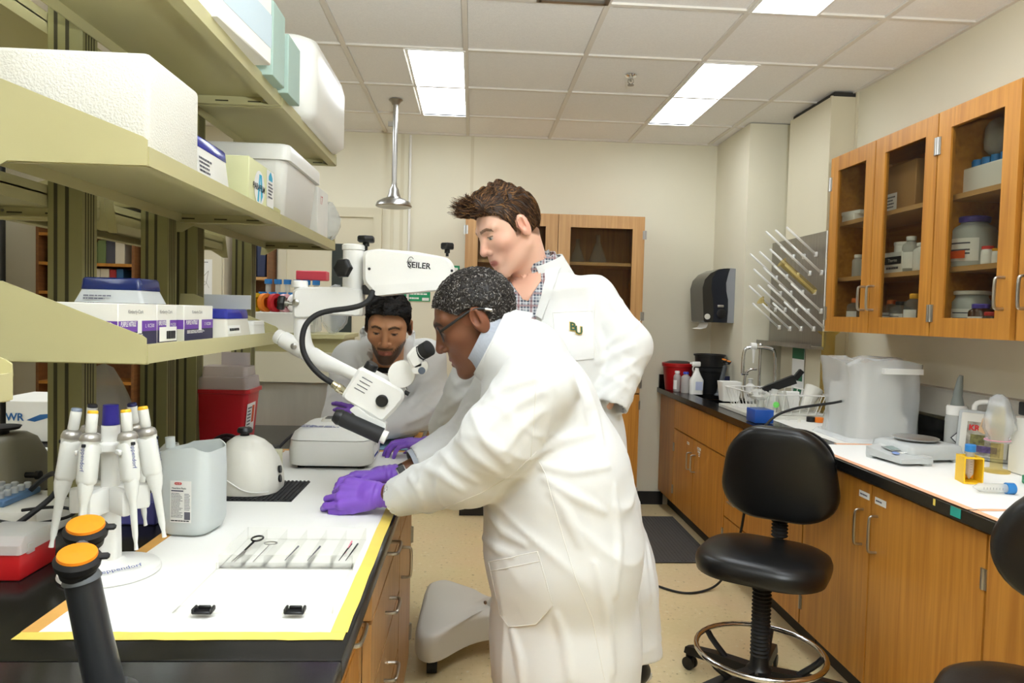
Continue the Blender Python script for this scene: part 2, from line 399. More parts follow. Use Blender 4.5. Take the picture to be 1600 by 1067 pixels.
for a, b, hs in ((x0+.003, xm-.002, -1), (xm+.002, x1-.003, 1)):
    D = MB(); w = .085
    D.b2(a, a+w, yf, yf+.02, .905, 2.145).b2(b-w, b, yf, yf+.02, .905, 2.145).b2(a+w, b-w, yf, yf+.02, 2.06, 2.145).b2(a+w, b-w, yf, yf+.02, .905, .99)
    D = D.build('glass_door', 'oak_v2', K)
    MB().b2(a+w, b-w, yf+.008, yf+.012, .99, 2.06).build('pane', 'pane', D)
    hx = b if hs > 0 else a
    for z in (2.02, 1.45, .97): MB().cyl((hx, yf-.006, z-.03), (hx, yf-.006, z+.03), .006).b2(hx-.014, hx+.014, yf-.003, yf+.001, z-.03, z+.03).build('hinge', 'steel', D)
    D2 = MB().b2(a, b, yf, yf+.02, .12, .895).build('lower_door', 'oak', K)
    for z in (.82, .2): MB().cyl((hx, yf-.006, z-.03), (hx, yf-.006, z+.03), .006).build('hinge', 'steel', D2)
    hh = MB(); handle(hh, ((b-.04) if hs < 0 else (a+.04), yf, .7), ((b-.04) if hs < 0 else (a+.04), yf, .82), (0,-1,0)); hh.build('handle', 'handle_metal', D2)
for k, (x, z, s) in enumerate(((.75, 1.822, 1), (.9, 1.822, 1.2), (.95, 1.302, 1), (.14, 1.302, 1.1), (.25, 1.822, .9))):
    one('glass_flask', MB().lathe([(.0,0), (.05*s,0), (.055*s,.02), (.03*s,.09*s), (.014*s,.13*s), (.014*s,.17*s), (.017*s,.175*s)], (x, 5.2, z+.001)), 'labglass',
        ['flask on the right upper shelf of the tall cupboard', 'larger flask on the right upper shelf of the tall cupboard', 'flask on the right middle shelf of the tall cupboard', 'flask on the left middle shelf of the tall cupboard', 'flask on the left upper shelf of the tall cupboard'][k], 'flask', 'flasks in the tall cupboard')
# signs on the back wall
for (a, b, c, e, lab) in ((630, 455, 672, 471, 'green and white safety notice on the back wall above the bearded man'), (709, 415, 718, 427, 'tiny green emblem sign on the back wall beside the tall cupboard')):
    p, q = at(a, b, Y=YB-.004), at(c, e, Y=YB-.004); w, h = q.x-p.x, p.z-q.z; c0 = (p+q)/2
    Sg = thing('safety_sign', lab, 'sign', c0)
    M = frame(c0, (1,0,0), (0,-1,0)); card(M, w, h, mat('sign_green', '1f9a68', .5), Sg, 'board', .003)
    if w > .1:
        M2 = M @ Matrix.Translation((0,0,.0034)); greek(M2 @ Matrix.Translation((0,h*.25,0)), w*.85, h*.3, 1, 'label_white', Sg, 'print'); greek(M2 @ Matrix.Translation((-w*.15,-h*.2,0)), w*.55, h*.35, 1, 'label_white', Sg, 'print', seed=3)
        card(M @ Matrix.Translation((w*.33,-h*.28,.0032)), w*.25, h*.3, 'label_white', Sg, 'barcode_label', .0005)
    else: card(M @ Matrix.Translation((-w*.05,0,.0034)), w*.5, h*.45, 'label_white', Sg, 'emblem', .0005)
# ================================================================ island bench (left)
BX, BW, BZ, BY0, BY1 = -.187, 1.64, .91, .35, 3.3
bt = one('island_worktop', MB().rbox((BX-BW/2, (BY0+1.085)/2, BZ-.018), (BW, 1.085-BY0-.002, .036), .004).rbox((BX-BW/2, (1.085+BY1)/2, BZ-.018), (BW, BY1-1.085-.001, .036), .004), 'epoxy', 'long black worktop of the island bench under the white paper', 'worktop')
def drawer_front(name, parent, y0, y1, z0, z1, x, sgn, m, hz=None, hl=.1, vert=False, hy=None, t=.02):
    D = MB().b2(x, x-sgn*t, y0+.002, y1-.002, z0+.002, z1-.002).build(name, m, parent)
    yc = (y0+y1)/2 if hy is None else hy; zc = (z0+z1)/2 if hz is None else hz
    h = MB()
    if vert: handle(h, (x, yc, zc-hl/2), (x, yc, zc+hl/2), (sgn,0,0))
    else: handle(h, (x, yc-hl/2, zc), (x, yc+hl/2, zc), (sgn,0,0))
    h.build('handle', 'handle_metal', D); return D
def base_unit(name, label, y0, y1, xf, xb, sgn, fronts, m='oak', top=.872, group=None):
    """cabinet whose front is the plane X=xf, facing sgn; fronts: (kind,y0,y1,z0,z1,handle kwargs)"""
    K = thing(name, label, 'cabinet', ((xf+xb)/2, (y0+y1)/2, 0), group=group)
    MB().b2(xf-sgn*.022, xb, y0+.001, y1-.001, .1, top).build('carcass', m, K)
    MB().b2(xf-sgn*.08, xb, y0+.001, y1-.001, 0, .1).build('plinth', 'vinyl_base', K)
    for f in fronts:
        kw = dict(f[5]) if len(f) > 5 else {}
        hinge = kw.pop('hinge', None)
        D = drawer_front(f[0], K, f[1], f[2], f[3], f[4], xf, sgn, kw.pop('m', m), **kw)
        if hinge is not None:
            for z in (f[4]-.13, f[3]+.1):
                MB().cyl((xf+sgn*.004, hinge, z-.03), (xf+sgn*.004, hinge, z+.03), .005).b2(xf, xf+sgn*.003, hinge-.012, hinge+.012, z-.03, z+.03).build('hinge', 'steel', D)
    return K
dr = []
base_unit('drawer_cabinet', 'island bench drawer unit with three pulls beside the man in front', 1.63, 2.28, -.215, -.95, 1,
    [('drawer', 1.63, 2.28, .73, .865, dict(hy=1.95)), ('drawer', 1.63, 2.28, .55, .725, dict(hy=1.95)), ('drawer', 1.63, 2.28, .36, .545, dict(hy=1.95)), ('drawer', 1.63, 2.28, .12, .355, dict(hy=1.95))], 'oak_v2')
base_unit('door_cabinet', 'narrow island bench cupboard at the far drawer end', 2.285, 2.72, -.215, -.95, 1,
    [('drawer', 2.285, 2.72, .73, .865, dict(hy=2.5)), ('door', 2.285, 2.72, .12, .725, dict(vert=True, hy=2.34, hz=.62, hinge=2.715))], 'oak_v2')
base_unit('drawer_cabinet', 'nearest island bench drawer unit under the black bench edge', .8, 1.58, -.235, -.95, 1,
    [('drawer', .8, 1.58, .72, .865, dict(hy=1.43)), ('drawer', .8, 1.58, .42, .715, dict(hy=1.3)), ('drawer', .8, 1.58, .12, .415, dict(hy=1.3))], 'oak')
base_unit('door_cabinet', 'plain back cupboard on the far side of the island bench', .8, 3.25, -1.79, -.96, -1, [('door', .8, 2.0, .12, .86, dict(vert=True, hy=1.9)), ('door', 2.01, 3.25, .12, .86, dict(vert=True, hy=2.1))], 'oak')
# bench paper and tapes
one('bench_paper', MB().b2(-.70, -.205, 1.165, 2.72, BZ+.0003, BZ+.0012), 'paper', 'large white bench paper taped onto the island worktop', 'paper')
def tape(label, x0, x1, y0, y1, m, z=BZ+.0013):
    mb = MB(); n = 24; rnd = random.Random(int(abs(x0*999+y0*77))); L = []; Rr = []
    along = (y1-y0) > (x1-x0)
    for k in range(n+1):
        t = k/n; e1, e2 = rnd.uniform(-.0012,.0012), rnd.uniform(-.0012,.0012)
        if along: y = y0+(y1-y0)*t; L.append((x0+e1, y)); Rr.append((x1+e2, y))
        else: x = x0+(x1-x0)*t; L.append((x, y0+e1)); Rr.append((x, y1+e2))
    return one('masking_tape_strip', mb.prism(L+Rr[::-1], .0006, Matrix.Translation((0,0,z))), m, label, 'tape', 'tape round the bench paper')
tape('yellow tape strip along the front edge of the bench paper', -.715, -.197, 1.15, 1.178, 'tape_yellow')
tape('yellow tape strip along the aisle edge of the bench paper', -.222, -.195, 1.178, 2.70, 'tape_yellow', BZ+.0014)
tape('orange tape strip along the shelf side of the bench paper', -.715, -.688, 1.178, 2.70, 'tape_orange', BZ+.0014)
tape('orange tape strip across the far end of the bench paper', -.715, -.195, 2.71, 2.735, 'tape_orange')
one('absorbent_pad', MB().b2(-.62, -.24, 2.76, 3.16, BZ+.0003, BZ+.002), mat('pad_blue', '8fb4d2', .8, var=.05, scale=12), 'pale blue absorbent pad on the bench under the bearded man', 'pad')
tape('orange tape strip beside the blue absorbent pad', -.236, -.205, 2.74, 3.16, 'tape_orange')
# ---------------------------------------------------------------- reagent shelving
SX, SB, SYS = -.62, -.922, (1.395, 2.32, 3.235)
def post(y, label):
    P = thing('shelf_post', label, 'post', (-.965, y+.033, BZ), group='slotted shelf posts on the island bench')
    MB().b2(-1.005, -.926, y, y+.066, BZ+.001, 2.5).build('channel', 'putty_post', P)
    for x in (-.987, -.961): MB().b2(x-.004, x+.004, y-.001, y+.004, BZ+.02, 2.48).build('groove', 'groove', P)
    for yy in (.014, .026, .038, .050): MB().b2(-.9265, -.9252, y+yy-.002, y+yy+.002, BZ+.02, 2.48).build('groove', 'groove', P)
for y, l in ((1.755, 'nearest slotted shelf post, behind the pipette stand'), (2.23, 'second slotted shelf post, behind the grey lidded tip box'), (2.46, 'third slotted shelf post, close behind the second'), (3.05, 'farthest slotted shelf post, behind the sharps bin'), (1.0, 'slotted shelf post nearest the camera, mostly out of view')): post(y, l)
def shelf_unit(label, y0, y1, z, side=1, up=.13, group='painted steel shelves of the island bench'):
    """steel shelf with front lip, folded edges and two gusset brackets; side=1 aisle, -1 far side"""
    c = -.965; f = lambda x: c+(x-c)*side
    S = thing('reagent_shelf', label, 'shelf', (f(-.79), (y0+y1)/2, z), group=group)
    a, b = f(SX), f(SB)
    MB().b2(a, b, y0+.004, y1-.004, z-.004, z).build('tray', 'putty', S)
    MB().b2(f(SX+.004), f(SX-.002), y0+.004, y1-.004, z-.03, z+.006).b2(f(SX-.002), f(SX-.03), y0+.004, y1-.004, z-.03, z-.026).build('front_lip', 'putty', S)
    MB().b2(f(SB), f(SB+.003), y0+.004, y1-.004, z-.03, z+.02).build('back_lip', 'putty', S)
    for yb, s in ((y0, 1), (y1, -1)):
        prof = [(SX+.002, z-.03), (SX+.002, z+.018), (SX-.006, z+.024), (SX-.012, z+.026), (SB+.04, z+up), (SB, z+up), (SB-.02, z-.06), (SB, z-.06), (SB+.05, z-.03)]
        M = Matrix(((side,0,0,c-c*side),(0,0,1,yb+.0 if s > 0 else yb-.003),(0,1,0,0),(0,0,0,1)))
        G = MB().prism(prof, .003, M).build('bracket', 'putty', S)
        MB().b2(f(SX), f(SB), yb+s*.003, yb+s*.018, z-.032, z-.028).build('bracket_flange', 'putty', G)
        for k in range(3): MB().b2(f(SX-.06-k*.1), f(SX-.1-k*.1), yb+s*.0032, yb+s*.0036, z-.02, z-.016).build('slot', 'groove', G)
        MB().cyl((f(SX-.05), yb+s*.003, z-.014), (f(SX-.05), yb+s*.006, z-.014), .004, n=8).build('screw', 'steel', G)
    return S
ZL, ZM, ZU = 1.362, 1.736, 2.107
shelf_unit('low cream shelf carrying the purple glove boxes', 1.395, 2.32, ZL, up=.12)
shelf_unit('middle cream shelf carrying the big foam box', 1.395, 2.32, ZM, up=.12)
shelf_unit('middle cream shelf farther along, under the white cooler box', 2.325, 3.235, ZM, up=.12)
shelf_unit('top cream shelf carrying the cartons', 1.395, 2.32, ZU, up=.1)
shelf_unit('top cream shelf farther along, under the white jug', 2.325, 3.235, ZU, up=.1)
shelf_unit('cream shelf at the left edge, cut off by the frame', .45, 1.0, ZL-.02, up=.12)
shelf_unit('far-side cream shelf seen between the first posts', 1.2, 2.0, 1.70, side=-1, up=.1, group='shelves on the far side of the island bench')
shelf_unit('far-side cream shelf seen between the second and third posts', 2.05, 2.95, 1.70, side=-1, up=.1, group='shelves on the far side of the island bench')
shelf_unit('far-side low cream shelf behind the glove boxes', 1.6, 2.5, 1.34, side=-1, up=.1, group='shelves on the far side of the island bench')
shelf_unit('far-side top cream shelf under the upper cartons', 1.2, 2.6, 2.1, side=-1, up=.1, group='shelves on the far side of the island bench')
# ================================================================ things on the island bench and its shelves
def rings(secs, n=5):
    """rounded-rectangle sections (z,cx,cy,w,d,r)"""
    return [[(x, y, s[0]) for x, y in rrect(s[3], s[4], min(s[5], s[3]*.49, s[4]*.49), n, s[1], s[2])] for s in secs]
XP = Vector((1,0,0)); ZP = Vector((0,0,1))
def face_aisle(x, y, z): return frame((x, y, z), (0,1,0), (1,0,0))      # print seen from the aisle
def face_cam(x, y, z): return frame((x, y, z), (1,0,0), (0,-1,0))       # print seen from the camera side
mat('carton_white', 'eceae2', .7, var=.02, scale=8); mat('glove_purple', '6b3fa0', .6); mat('glove_navy', '2a2748', .6)
mat('carton_grey', 'c8c6b4', .7); mat('carton_green', 'a9c0b4', .7, var=.04, scale=6); mat('carton_blue', 'c4d3da', .7); mat('scuff', '3a3430', .8, var=.5, scale=60)
# ---- glove boxes (low shelf)
def glove_box(y0, y1, letter, label, xf=-.68, xd=.235, h=.083, plain=False):
    B = thing('glove_box', label, 'box', (xf-xd/2, (y0+y1)/2, ZL), group='purple nitrile glove boxes on the low shelf')
    MB().rbox((xf-xd/2, (y0+y1)/2, ZL+h/2+.0005), (xd, y1-y0-.002, h), .0015, 1).build('carton', 'carton_white', B)
    w = y1-y0-.004; yc = (y0+y1)/2; e = .0005
    for M, ww in ((face_aisle(xf+e, yc, 0), w), (face_cam(xf-xd/2, y0+.001-e, 0), xd-.002)):
        band = card(M @ Matrix.Translation((0, ZL+h*.46, 0)), ww, h*.26, 'glove_purple', B, 'purple_band', .0004)
        card(M @ Matrix.Translation((0, ZL+h*.165, 0)), ww, h*.33, 'glove_navy' if ww == w else 'carton_grey', B, 'navy_band', .0004)
        up = M @ Matrix.Translation((0, 0, .0007))
        if ww == w:
            text('Kimberly-Clark', .0105, up @ Matrix.Translation((-ww*.08, ZL+h*.81, 0)), 'ink_soft', B)
            text('PURPLE NITRILE', .0135, up @ Matrix.Translation((-ww*.46, ZL+h*.51, 0)), 'label_white', B, align='LEFT', bold=.0003, shear=.2, sx=.42*ww/.105)
            text(letter+'  KC500', .011, up @ Matrix.Translation((ww*.3, ZL+h*.46, 0)), 'label_white', B, sx=min(1, ww/.17))
            card(M @ Matrix.Translation((ww*.02, ZL+h*.45, .0006)), .018, h*.34, 'label_white', B, 'glove_picture', .0003)
            greek(up @ Matrix.Translation((-ww*.12, ZL+h*.25, 0)), ww*.6, h*.1, 3, 'label_white', B, seed=len(label))
        elif letter == 'L':
            text('KC500', .022, up @ Matrix.Translation((xd*.33, ZL+h*.46, 0)), 'label_white', B)
            card(M @ Matrix.Translation((-.01, ZL+h*.62, .0006)), .045, h*.3, 'label_white', B, 'code_label', .0003)
            text('L', .026, up @ Matrix.Translation((.035, ZL+h*.5, 0)), 'label_white', B)
    return B
glove_box(1.415, 1.585, 'L', 'purple nitrile glove carton marked L, nearest on the low shelf')
gb = glove_box(1.59, 1.695, 'M', 'purple nitrile glove carton marked M with a barcode label', xf=-.682)
card(face_aisle(-.6808, 1.645, ZL+.018), .09, .032, 'label_white', gb, 'barcode_label', .0004); greek(face_aisle(-.6798, 1.66, ZL+.016), .05, .02, 1, 'ink', gb, 'barcode', fill=.9)
glove_box(1.70, 1.885, 'S', 'purple nitrile glove carton marked S, farthest of the three', xf=-.668)
# ---- pipette tip boxes
def tip_box(label, x, y, z, w, d, hb, hl, base, lid, rz=0, taper=.8, lidtaper=.93, open_lid=False):
    B = thing('pipette_tip_box', label, 'box', (x, y, z), rz, group='pipette tip boxes')
    MB().loft(rings([(0.0005,0,0,w,d,.008), (hb,0,0,w*taper,d*taper,.008)])).build('base', base, B, local=True)
    L = MB().loft(rings([(hb+.0005,0,0,w*taper*1.02,d*taper*1.02,.008), (hb+hl*.85,0,0,w*taper*.99,d*taper*.99,.01), (hb+hl,0,0,w*taper*lidtaper,d*taper*lidtaper,.008)])).build('lid', lid, B, local=True)
    if open_lid:
        MB().b2(-w*.5, w*.5, d*.44, d*.47, hb+hl, hb+hl+.04).build('lid_flap', 'grey_plastic', L, local=True)
    return B
t = tip_box('grey tip box with a navy lid standing on the glove cartons', -.77, 1.62, ZL+.084, .145, .12, .028, .026, 'grey_plastic', 'navy_lid', taper=.85)
greek(frame((-.02,-.062,.012), (1,0,0), (0,-1,.15)), .06, .012, 2, 'ink_soft', t, local=True)
t = tip_box('white tip box with a bright blue lid on the low shelf', -.70, 2.0, ZL, .13, .20, .05, .026, 'off_plastic', 'purple_lid', taper=.9, open_lid=True)
card(frame((.062,-.04,.022), (0,1,0), (1,0,.15)), .1, .022, 'label_white', t, 'label', .0005, True); greek(frame((.0635,-.04,.022), (0,1,0), (1,0,.15)), .08, .014, 1, 'ink', t, local=True)
t = tip_box('small white tip box end at the far end of the low shelf', -.685, 2.2, ZL, .09, .12, .03, .012, 'white_plastic', 'white_plastic', taper=.95)
t = tip_box('white tip box with a purple lid beside the big foam box', -.71, 1.835, ZM, .12, .245, .085, .028, 'white_plastic', 'purple_lid', taper=.88)
card(frame((.0565,-.045,.042), (0,1,0), (1,0,.085)), .11, .065, 'label_white', t, 'label', .0005, True); greek(frame((.0575,-.045,.046), (0,1,0), (1,0,.085)), .09, .04, 4, 'ink_soft', t, local=True, seed=4); card(frame((.0572,-.05,.018), (0,1,0), (1,0,.085)), .08, .014, 'glove_navy', t, 'label_stripe', .0004, True)
# ---- big foam box
fb = thing('foam_box', 'large white polystyrene box at the left of the middle shelf', 'box', (-.83, 1.555, ZM))
MB().rbox((-.83, 1.555, ZM+.097), (.40, .252, .19), .012, 3).build('box_body', 'foam', fb)
# ---- film box
pf = thing('film_carton', 'pale yellow film carton with a blue A and FILM disc on the middle shelf', 'box', (-.69, 2.19, ZM))
MB().rbox((-.69, 2.17, ZM+.065), (.12, .25, .128), .002, 1).build('carton', mat('film_yellow', 'e2e3b4', .6), pf)
M = face_aisle(-.629, 2.14, ZM+.055)
MB().lathe([(.05,0), (.05,.0006), (0,.0006)], M.translation, (1,0,0), 32).build('disc', 'label_white', pf)
MB().prism([(-.022,-.04), (-.008,-.04), (.006,.04), (-.004,.04)], .0005, M @ Matrix.Translation((0,0,.0008))).prism([(.006,.04), (.018,.04), (.03,-.02), (.012,-.04)], .0005, M @ Matrix.Translation((0,0,.0008))).build('letter_mark', mat('sky_blue', '38b0d4', .5), pf)
text('PARAFILM', .026, M @ Matrix.Translation((.0485,0,.0016)), 'ink', pf, align='RIGHT', bold=.0006, shear=.2)
card(face_aisle(-.629, 2.25, ZM+.07), .075, .11, 'label_white', pf, 'side_label', .0006)
MB().prism([(-.02,0), (.02,0), (.02,.012), (0,.028), (-.02,.012)], .0004, face_aisle(-.628, 2.25, ZM+.095)).build('arrow_mark', 'sky_blue', pf)
greek(face_aisle(-.6275, 2.25, ZM+.065), .05, .05, 5, 'ink_soft', pf, seed=9)
# ---- cooler
co = thing('foam_cooler', 'white lidded cooler box on the far middle shelf', 'box', (-.77, 2.63, ZM))
MB().loft(rings([(ZM+.0005, -.77, 2.63, .24, .40, .03), (ZM+.02, -.77, 2.63, .27, .43, .035), (ZM+.19, -.77, 2.63, .30, .47, .035)])).build('box_body', 'white_plastic', co, sharp=60)
MB().loft(rings([(ZM+.191, -.77, 2.63, .325, .49, .03), (ZM+.235, -.77, 2.63, .325, .49, .03), (ZM+.242, -.77, 2.63, .315, .48, .03)])).build('lid', 'white_plastic', co, sharp=60)
bx = thing('white_carton', 'white carton with red marking at the far end of the middle shelf', 'box', (-.71, 3.03, ZM))
MB().rbox((-.71, 3.03, ZM+.10), (.16, .2, .199), .003, 1).build('carton', 'carton_white', bx); text('17', .05, face_aisle(-.629, 2.99, ZM+.15), 'red_ink', bx)
def bag(name, label, c, d, seed, m='film', amp=.25, n=18):
    """crumpled thin plastic bag"""
    mb = MB(); mb.ell((0,0,0), (.5,.5,.5), n); rnd = []
    for i, v in enumerate(mb.v):
        p = Vector(v); q = noise.noise_vector(p*3.1+Vector((seed,0,0))); k = noise.noise(p*7+Vector((0,seed,0)))
        p = p*(1+amp*.6*k)+q*amp*.3
        p.z = max(-.5, min(.62, p.z)); mb.v[i] = (c[0]+p.x*d[0], c[1]+p.y*d[1], c[2]+(p.z+.5)*d[2])
    return one(name, mb, m, label, 'bag')
bag('plastic_bag', 'clear crumpled bag hanging over the end of the middle shelf', (-.64, 3.185, ZM+.002), (.1,.09,.17), 3)
# ---- top shelf
cz = ZU+.001
c1 = thing('carton', 'white and pale blue scuffed carton overhanging the top shelf', 'box', (-.72, 1.92, cz))
Mc = Matrix.Translation((-.585, 1.87, cz+.001)) @ Matrix.Rotation(R(-5), 4, 'Z') @ Matrix.Translation((-.15, 0, .201))
MB().rbox((0,0,0), (.30, .33, .40), .003, 1, M=Mc).build('carton_body', 'carton_white', c1)
card(Mc @ face_cam(0, -.1655, -.06), .3, .09, 'carton_blue', c1, 'blue_band', .0006); card(Mc @ face_aisle(.1505, 0, -.11), .33, .09, 'carton_blue', c1, 'blue_band', .0006)
card(Mc @ face_cam(.02, -.1657, .06), .22, .1, 'scuff', c1, 'scuffed_panel', .0006)
for k in range(3): card(Mc @ face_cam(.02+k*.045, -.1665, -.055), .03, .03, 'label_white', c1, 'symbol', .0004)
greek(Mc @ face_cam(.05, -.1665, -.092), .14, .014, 1, 'ink', c1)
for k, (y0, y1, h, lab) in enumerate(((2.105, 2.23, .21, 'grey-green carton leaning beside the scuffed carton, nearer one'), (2.275, 2.42, .18, 'grey-green carton next to the white jug, farther one'))):
    g = thing('carton', lab, 'box', (-.70, (y0+y1)/2, cz), group='grey-green cartons on the top shelf')
    MB().rbox((-.685, (y0+y1)/2, cz+h/2), (.20, y1-y0, h), .002, 1).build('carton_body', 'carton_green', g)
    card(face_cam(-.63, y0-.0006, cz+h*.45), .05, h*.6, 'carton_white', g, 'label', .0005); greek(face_cam(-.63, y0-.0012, cz+h*.45), .04, h*.45, 7, 'ink_soft', g)
jg = thing('white_jug', 'big rounded white plastic jug at the end of the top shelf', 'jug', (-.70, 2.86, cz))
MB().loft(rings([(cz, -.70, 2.86, .22, .58, .05), (cz+.025, -.70, 2.86, .27, .63, .06), (cz+.24, -.70, 2.86, .27, .63, .06), (cz+.28, -.70, 2.86, .25, .61, .07), (cz+.295, -.70, 2.86, .2, .56, .07)])).build('jug_body', mat('jug_white', 'f4f3ec', .35), jg, sharp=70)
# ---- pipette carousel
def pipette_stand(label, c, s, pips, arms=6):
    S = thing('pipette_stand', label, 'stand', c)
    MB().lathe([(.0,.0), (.088*s,.0), (.092*s,.004), (.09*s,.012), (.06*s,.02), (.03*s,.024), (.022*s,.03), (.0,.03)], (0,0,0), n=48).build('base', 'white_plastic', S, local=True)
    MB().loft([[(x, y, z) for x, y in rrect(w, w, w*.3, 4)] for z, w in ((.028, .036*s), (.20*s, .03*s), (.295*s, .03*s))]).build('column', 'white_plastic', S, local=True)
    MB().cyl((0,0,.296*s), (0,0,.335*s), .016*s, .014*s, 20).build('grip', mat('violet_plastic', '2b2480', .35), S, local=True)
    h = MB(); h.lathe([(.03,.245*s), (.034,.248*s), (.034,.26*s), (.03,.263*s)], n=24); h.build('hub', 'white_plastic', S, local=True)
    for k in range(arms):
        a = R(20+k*60); M = Matrix.Rotation(a, 4, 'Z')
        MB().rbox((.045*s,0,.252*s), (.05*s,.012,.016), .003, 1, M=M).rbox((.068*s,.016,.252*s), (.018,.006,.01), .002, 1, M=M).rbox((.068*s,-.016,.252*s), (.018,.006,.01), .002, 1, M=M).build('arm', 'white_plastic', S, local=True)
        MB().rbox((.04*s,0,.15*s), (.06*s,.02,.05), .006, 2, M=M).build('rest', 'white_plastic', S, local=True)
    return S
ST = Vector((-.707, 1.445, BZ+.001)); STS = 1.0
stand = pipette_stand('white pipette carousel in front of the first shelf post', ST, STS, None)
text('eppendorf', .017, Matrix.Translation((.042,-.042,.0235)) @ Matrix.Rotation(R(40), 4, 'Z') @ Matrix.Rotation(R(12), 4, 'X'), 'blue_ink', stand, local=True)
mat('pip_body', 'e6e6e0', .38); mat('pip_collar', 'a5a19a', .3, .6)
for n_, c_ in (('cap_grey', '7d8796'), ('cap_dark', '2a2a33'), ('cap_yellow', 'f0b81e'), ('cap_navy', '22255e')): mat(n_, c_, .4)
def pipette(label, base, ang, cap, s=1.0, tilt=9, rad=.068, z0=.262):
    M = Matrix.Rotation(ang, 4, 'Z') @ Matrix.Translation((rad, 0, z0)) @ Matrix.Rotation(R(-tilt), 4, 'Y')
    P = thing('pipette', label, 'pipette', base, group='pipettes on the white carousel')
    MB().lathe([(.008,-.20), (.0045,-.198), (.0035,-.185), (.006,-.17), (.0085,-.105), (.013,-.09), (.0155,-.075), (.0155,-.05), (.017,0), (.018,.012)][1:], sy=.8, M=M, n=20).build('barrel', 'pip_body', P, local=True)
    MB().rbox((-.002,0,-.03), (.036,.03,.085), .012, 3, M=M).build('handle_grip', 'pip_body', P, local=True)
    MB().lathe([(.018,.012), (.0185,.016), (.016,.024), (.010,.028)], M=M, n=20).build('collar', 'pip_collar', P, local=True)
    MB().rbox((-.016,0,.012), (.03,.014,.006), .002, 1, M=M).build('finger_hook', 'pip_body', P, local=True)
    K = MB().lathe([(.0085,.028), (.0098,.03), (.0098,.062), (.009,.064)], M=M, n=16).build('plunger', 'pip_body', P, local=True)
    MB().lathe([(.0094,.064), (.0094,.068), (.008,.07), (0,.07)], M=M, n=16).build('button', cap, K, local=True)
    F_ = M @ frame((.0173, 0, -.02), (0,0,-1), (1,0,0)); text('eppendorf', .011, F_, 'blue_ink', P, local=True)
    MB().rbox((.018,0,.004), (.003,.008,.006), .001, 1, M=M).build('volume_window', 'ink', P, local=True)
    return P
for a, cap, lab in ((-95, 'cap_yellow', 'pipette with yellow button hung facing the camera on the carousel'), (-150, 'cap_grey', 'pipette with grey button at the left of the carousel'), (150, 'cap_dark', 'pipette with black button at the back left of the carousel'),
                    (-38, 'cap_yellow', 'pipette with yellow button at the right of the carousel, in front'), (10, 'cap_yellow', 'pipette with yellow button at the right of the carousel, behind'), (75, 'cap_navy', 'pipette with navy button at the back of the carousel')):
    pipette(lab, ST, R(a), cap)
# ---- cut-open jug
jc = Vector((-.652, 1.722, BZ+.0015)); J = thing('cut_jug', 'translucent plastic milk jug with its top cut off and a nutrition label', 'jug', jc)
w = .125; secs = [(0, .085, .02), (.008, .112, .03), (.03, .125, .03), (.15, .125, .028), (.19, .122, .028), (.205, .122, .028)]
outer = [[(x, y, z+(.012*math.sin(x*45+1.2) if z > .2 else 0)) for x, y in rrect(ww, ww, rr, 5)] for z, ww, rr in secs]
inner = [[(x*.97, y*.97, z) for x, y, z in r_] for r_ in outer[::-1]]
Mj = Matrix.Rotation(R(-8), 4, 'Z')
MB().loft(outer+inner[:-1], cap=False, M=Mj).add([(x*.9, y*.9, .003) for x, y in rrect(.112, .112, .03, 5)], [tuple(range(24))], Mj).build('jug_body', 'milky', J, local=True, sharp=60)
MB().tube([(-.045,-.02,.2), (-.047,-.02,.225)], [.011,.011], 12, M=Mj).build('handle_stub', 'milky', J, local=True)
lm = Mj @ face_cam(.005, -.0632, .085); card(lm, .05, .096, 'label_white', J, 'label', .0005, True)
up = lm @ Matrix.Translation((0,0,.0007))
MB().prism(rrect(.017,.006,.0028), .0003, up @ Matrix.Translation((-.006,.042,0))).build('logo', 'red_ink', J, local=True); text('H E B', .005, up @ Matrix.Translation((-.006,.042,.0005)), 'label_white', J, local=True)
text('Nutrition Facts', .0055, up @ Matrix.Translation((-.021,.031,0)), 'ink', J, align='LEFT', local=True, bold=.0001)
card(up @ Matrix.Translation((-.008,.025,0)), .029, .0025, 'glove_navy', J, 'rule', .0002, True)
greek(up @ Matrix.Translation((-.008,-.008,0)), .029, .058, 17, 'ink_soft', J, local=True, seed=2, fill=.4); greek(up @ Matrix.Translation((.016,.0,0)), .014, .04, 11, 'ink_soft', J, local=True, seed=5, fill=.4)
card(up @ Matrix.Translation((.016,-.032,0)), .014, .018, 'ink_soft', J, 'barcode', .0002, True); greek(up @ Matrix.Translation((0,-.044,0)), .046, .005, 1, 'ink', J, local=True)
# ---- mini centrifuge on ribbed mat
mt = thing('ribbed_mat', 'black ribbed rubber mat under the white dome', 'mat', (-.60, 2.10, BZ+.0013))
MB().b2(-.715, -.487, 1.985, 2.215, BZ+.0014, BZ+.004).build('sheet', 'black_rubber', mt)
for k in range(19): MB().b2(-.71+k*.012, -.705+k*.012, 1.987, 2.213, BZ+.004, BZ+.007).build('rib', 'black_rubber', mt)
D0 = Vector((-.632, 2.105, BZ+.0075)); D = thing('mini_centrifuge', 'white dome-shaped mini centrifuge with a black knob on the ribbed mat', 'centrifuge', D0)
MB().loft(rings([(0, 0, 0, .17, .19, .07), (.015, 0, 0, .175, .195, .075), (.05, 0, 0, .17, .19, .075), (.09, -.004, 0, .155, .175, .075), (.12, -.01, 0, .128, .15, .06), (.14, -.016, 0, .095, .115, .045), (.152, -.02, 0, .055, .07, .03), (.155, -.02, 0, .03, .04, .015)], 6)).build('housing', 'off_plastic', D, local=True, sharp=80)
MB().lathe([(.013,.154), (.013,.162), (.02,.164), (.022,.17), (.018,.178), (0,.178)], (-.02,0,0), n=20).build('knob', 'black_plastic', D, local=True)
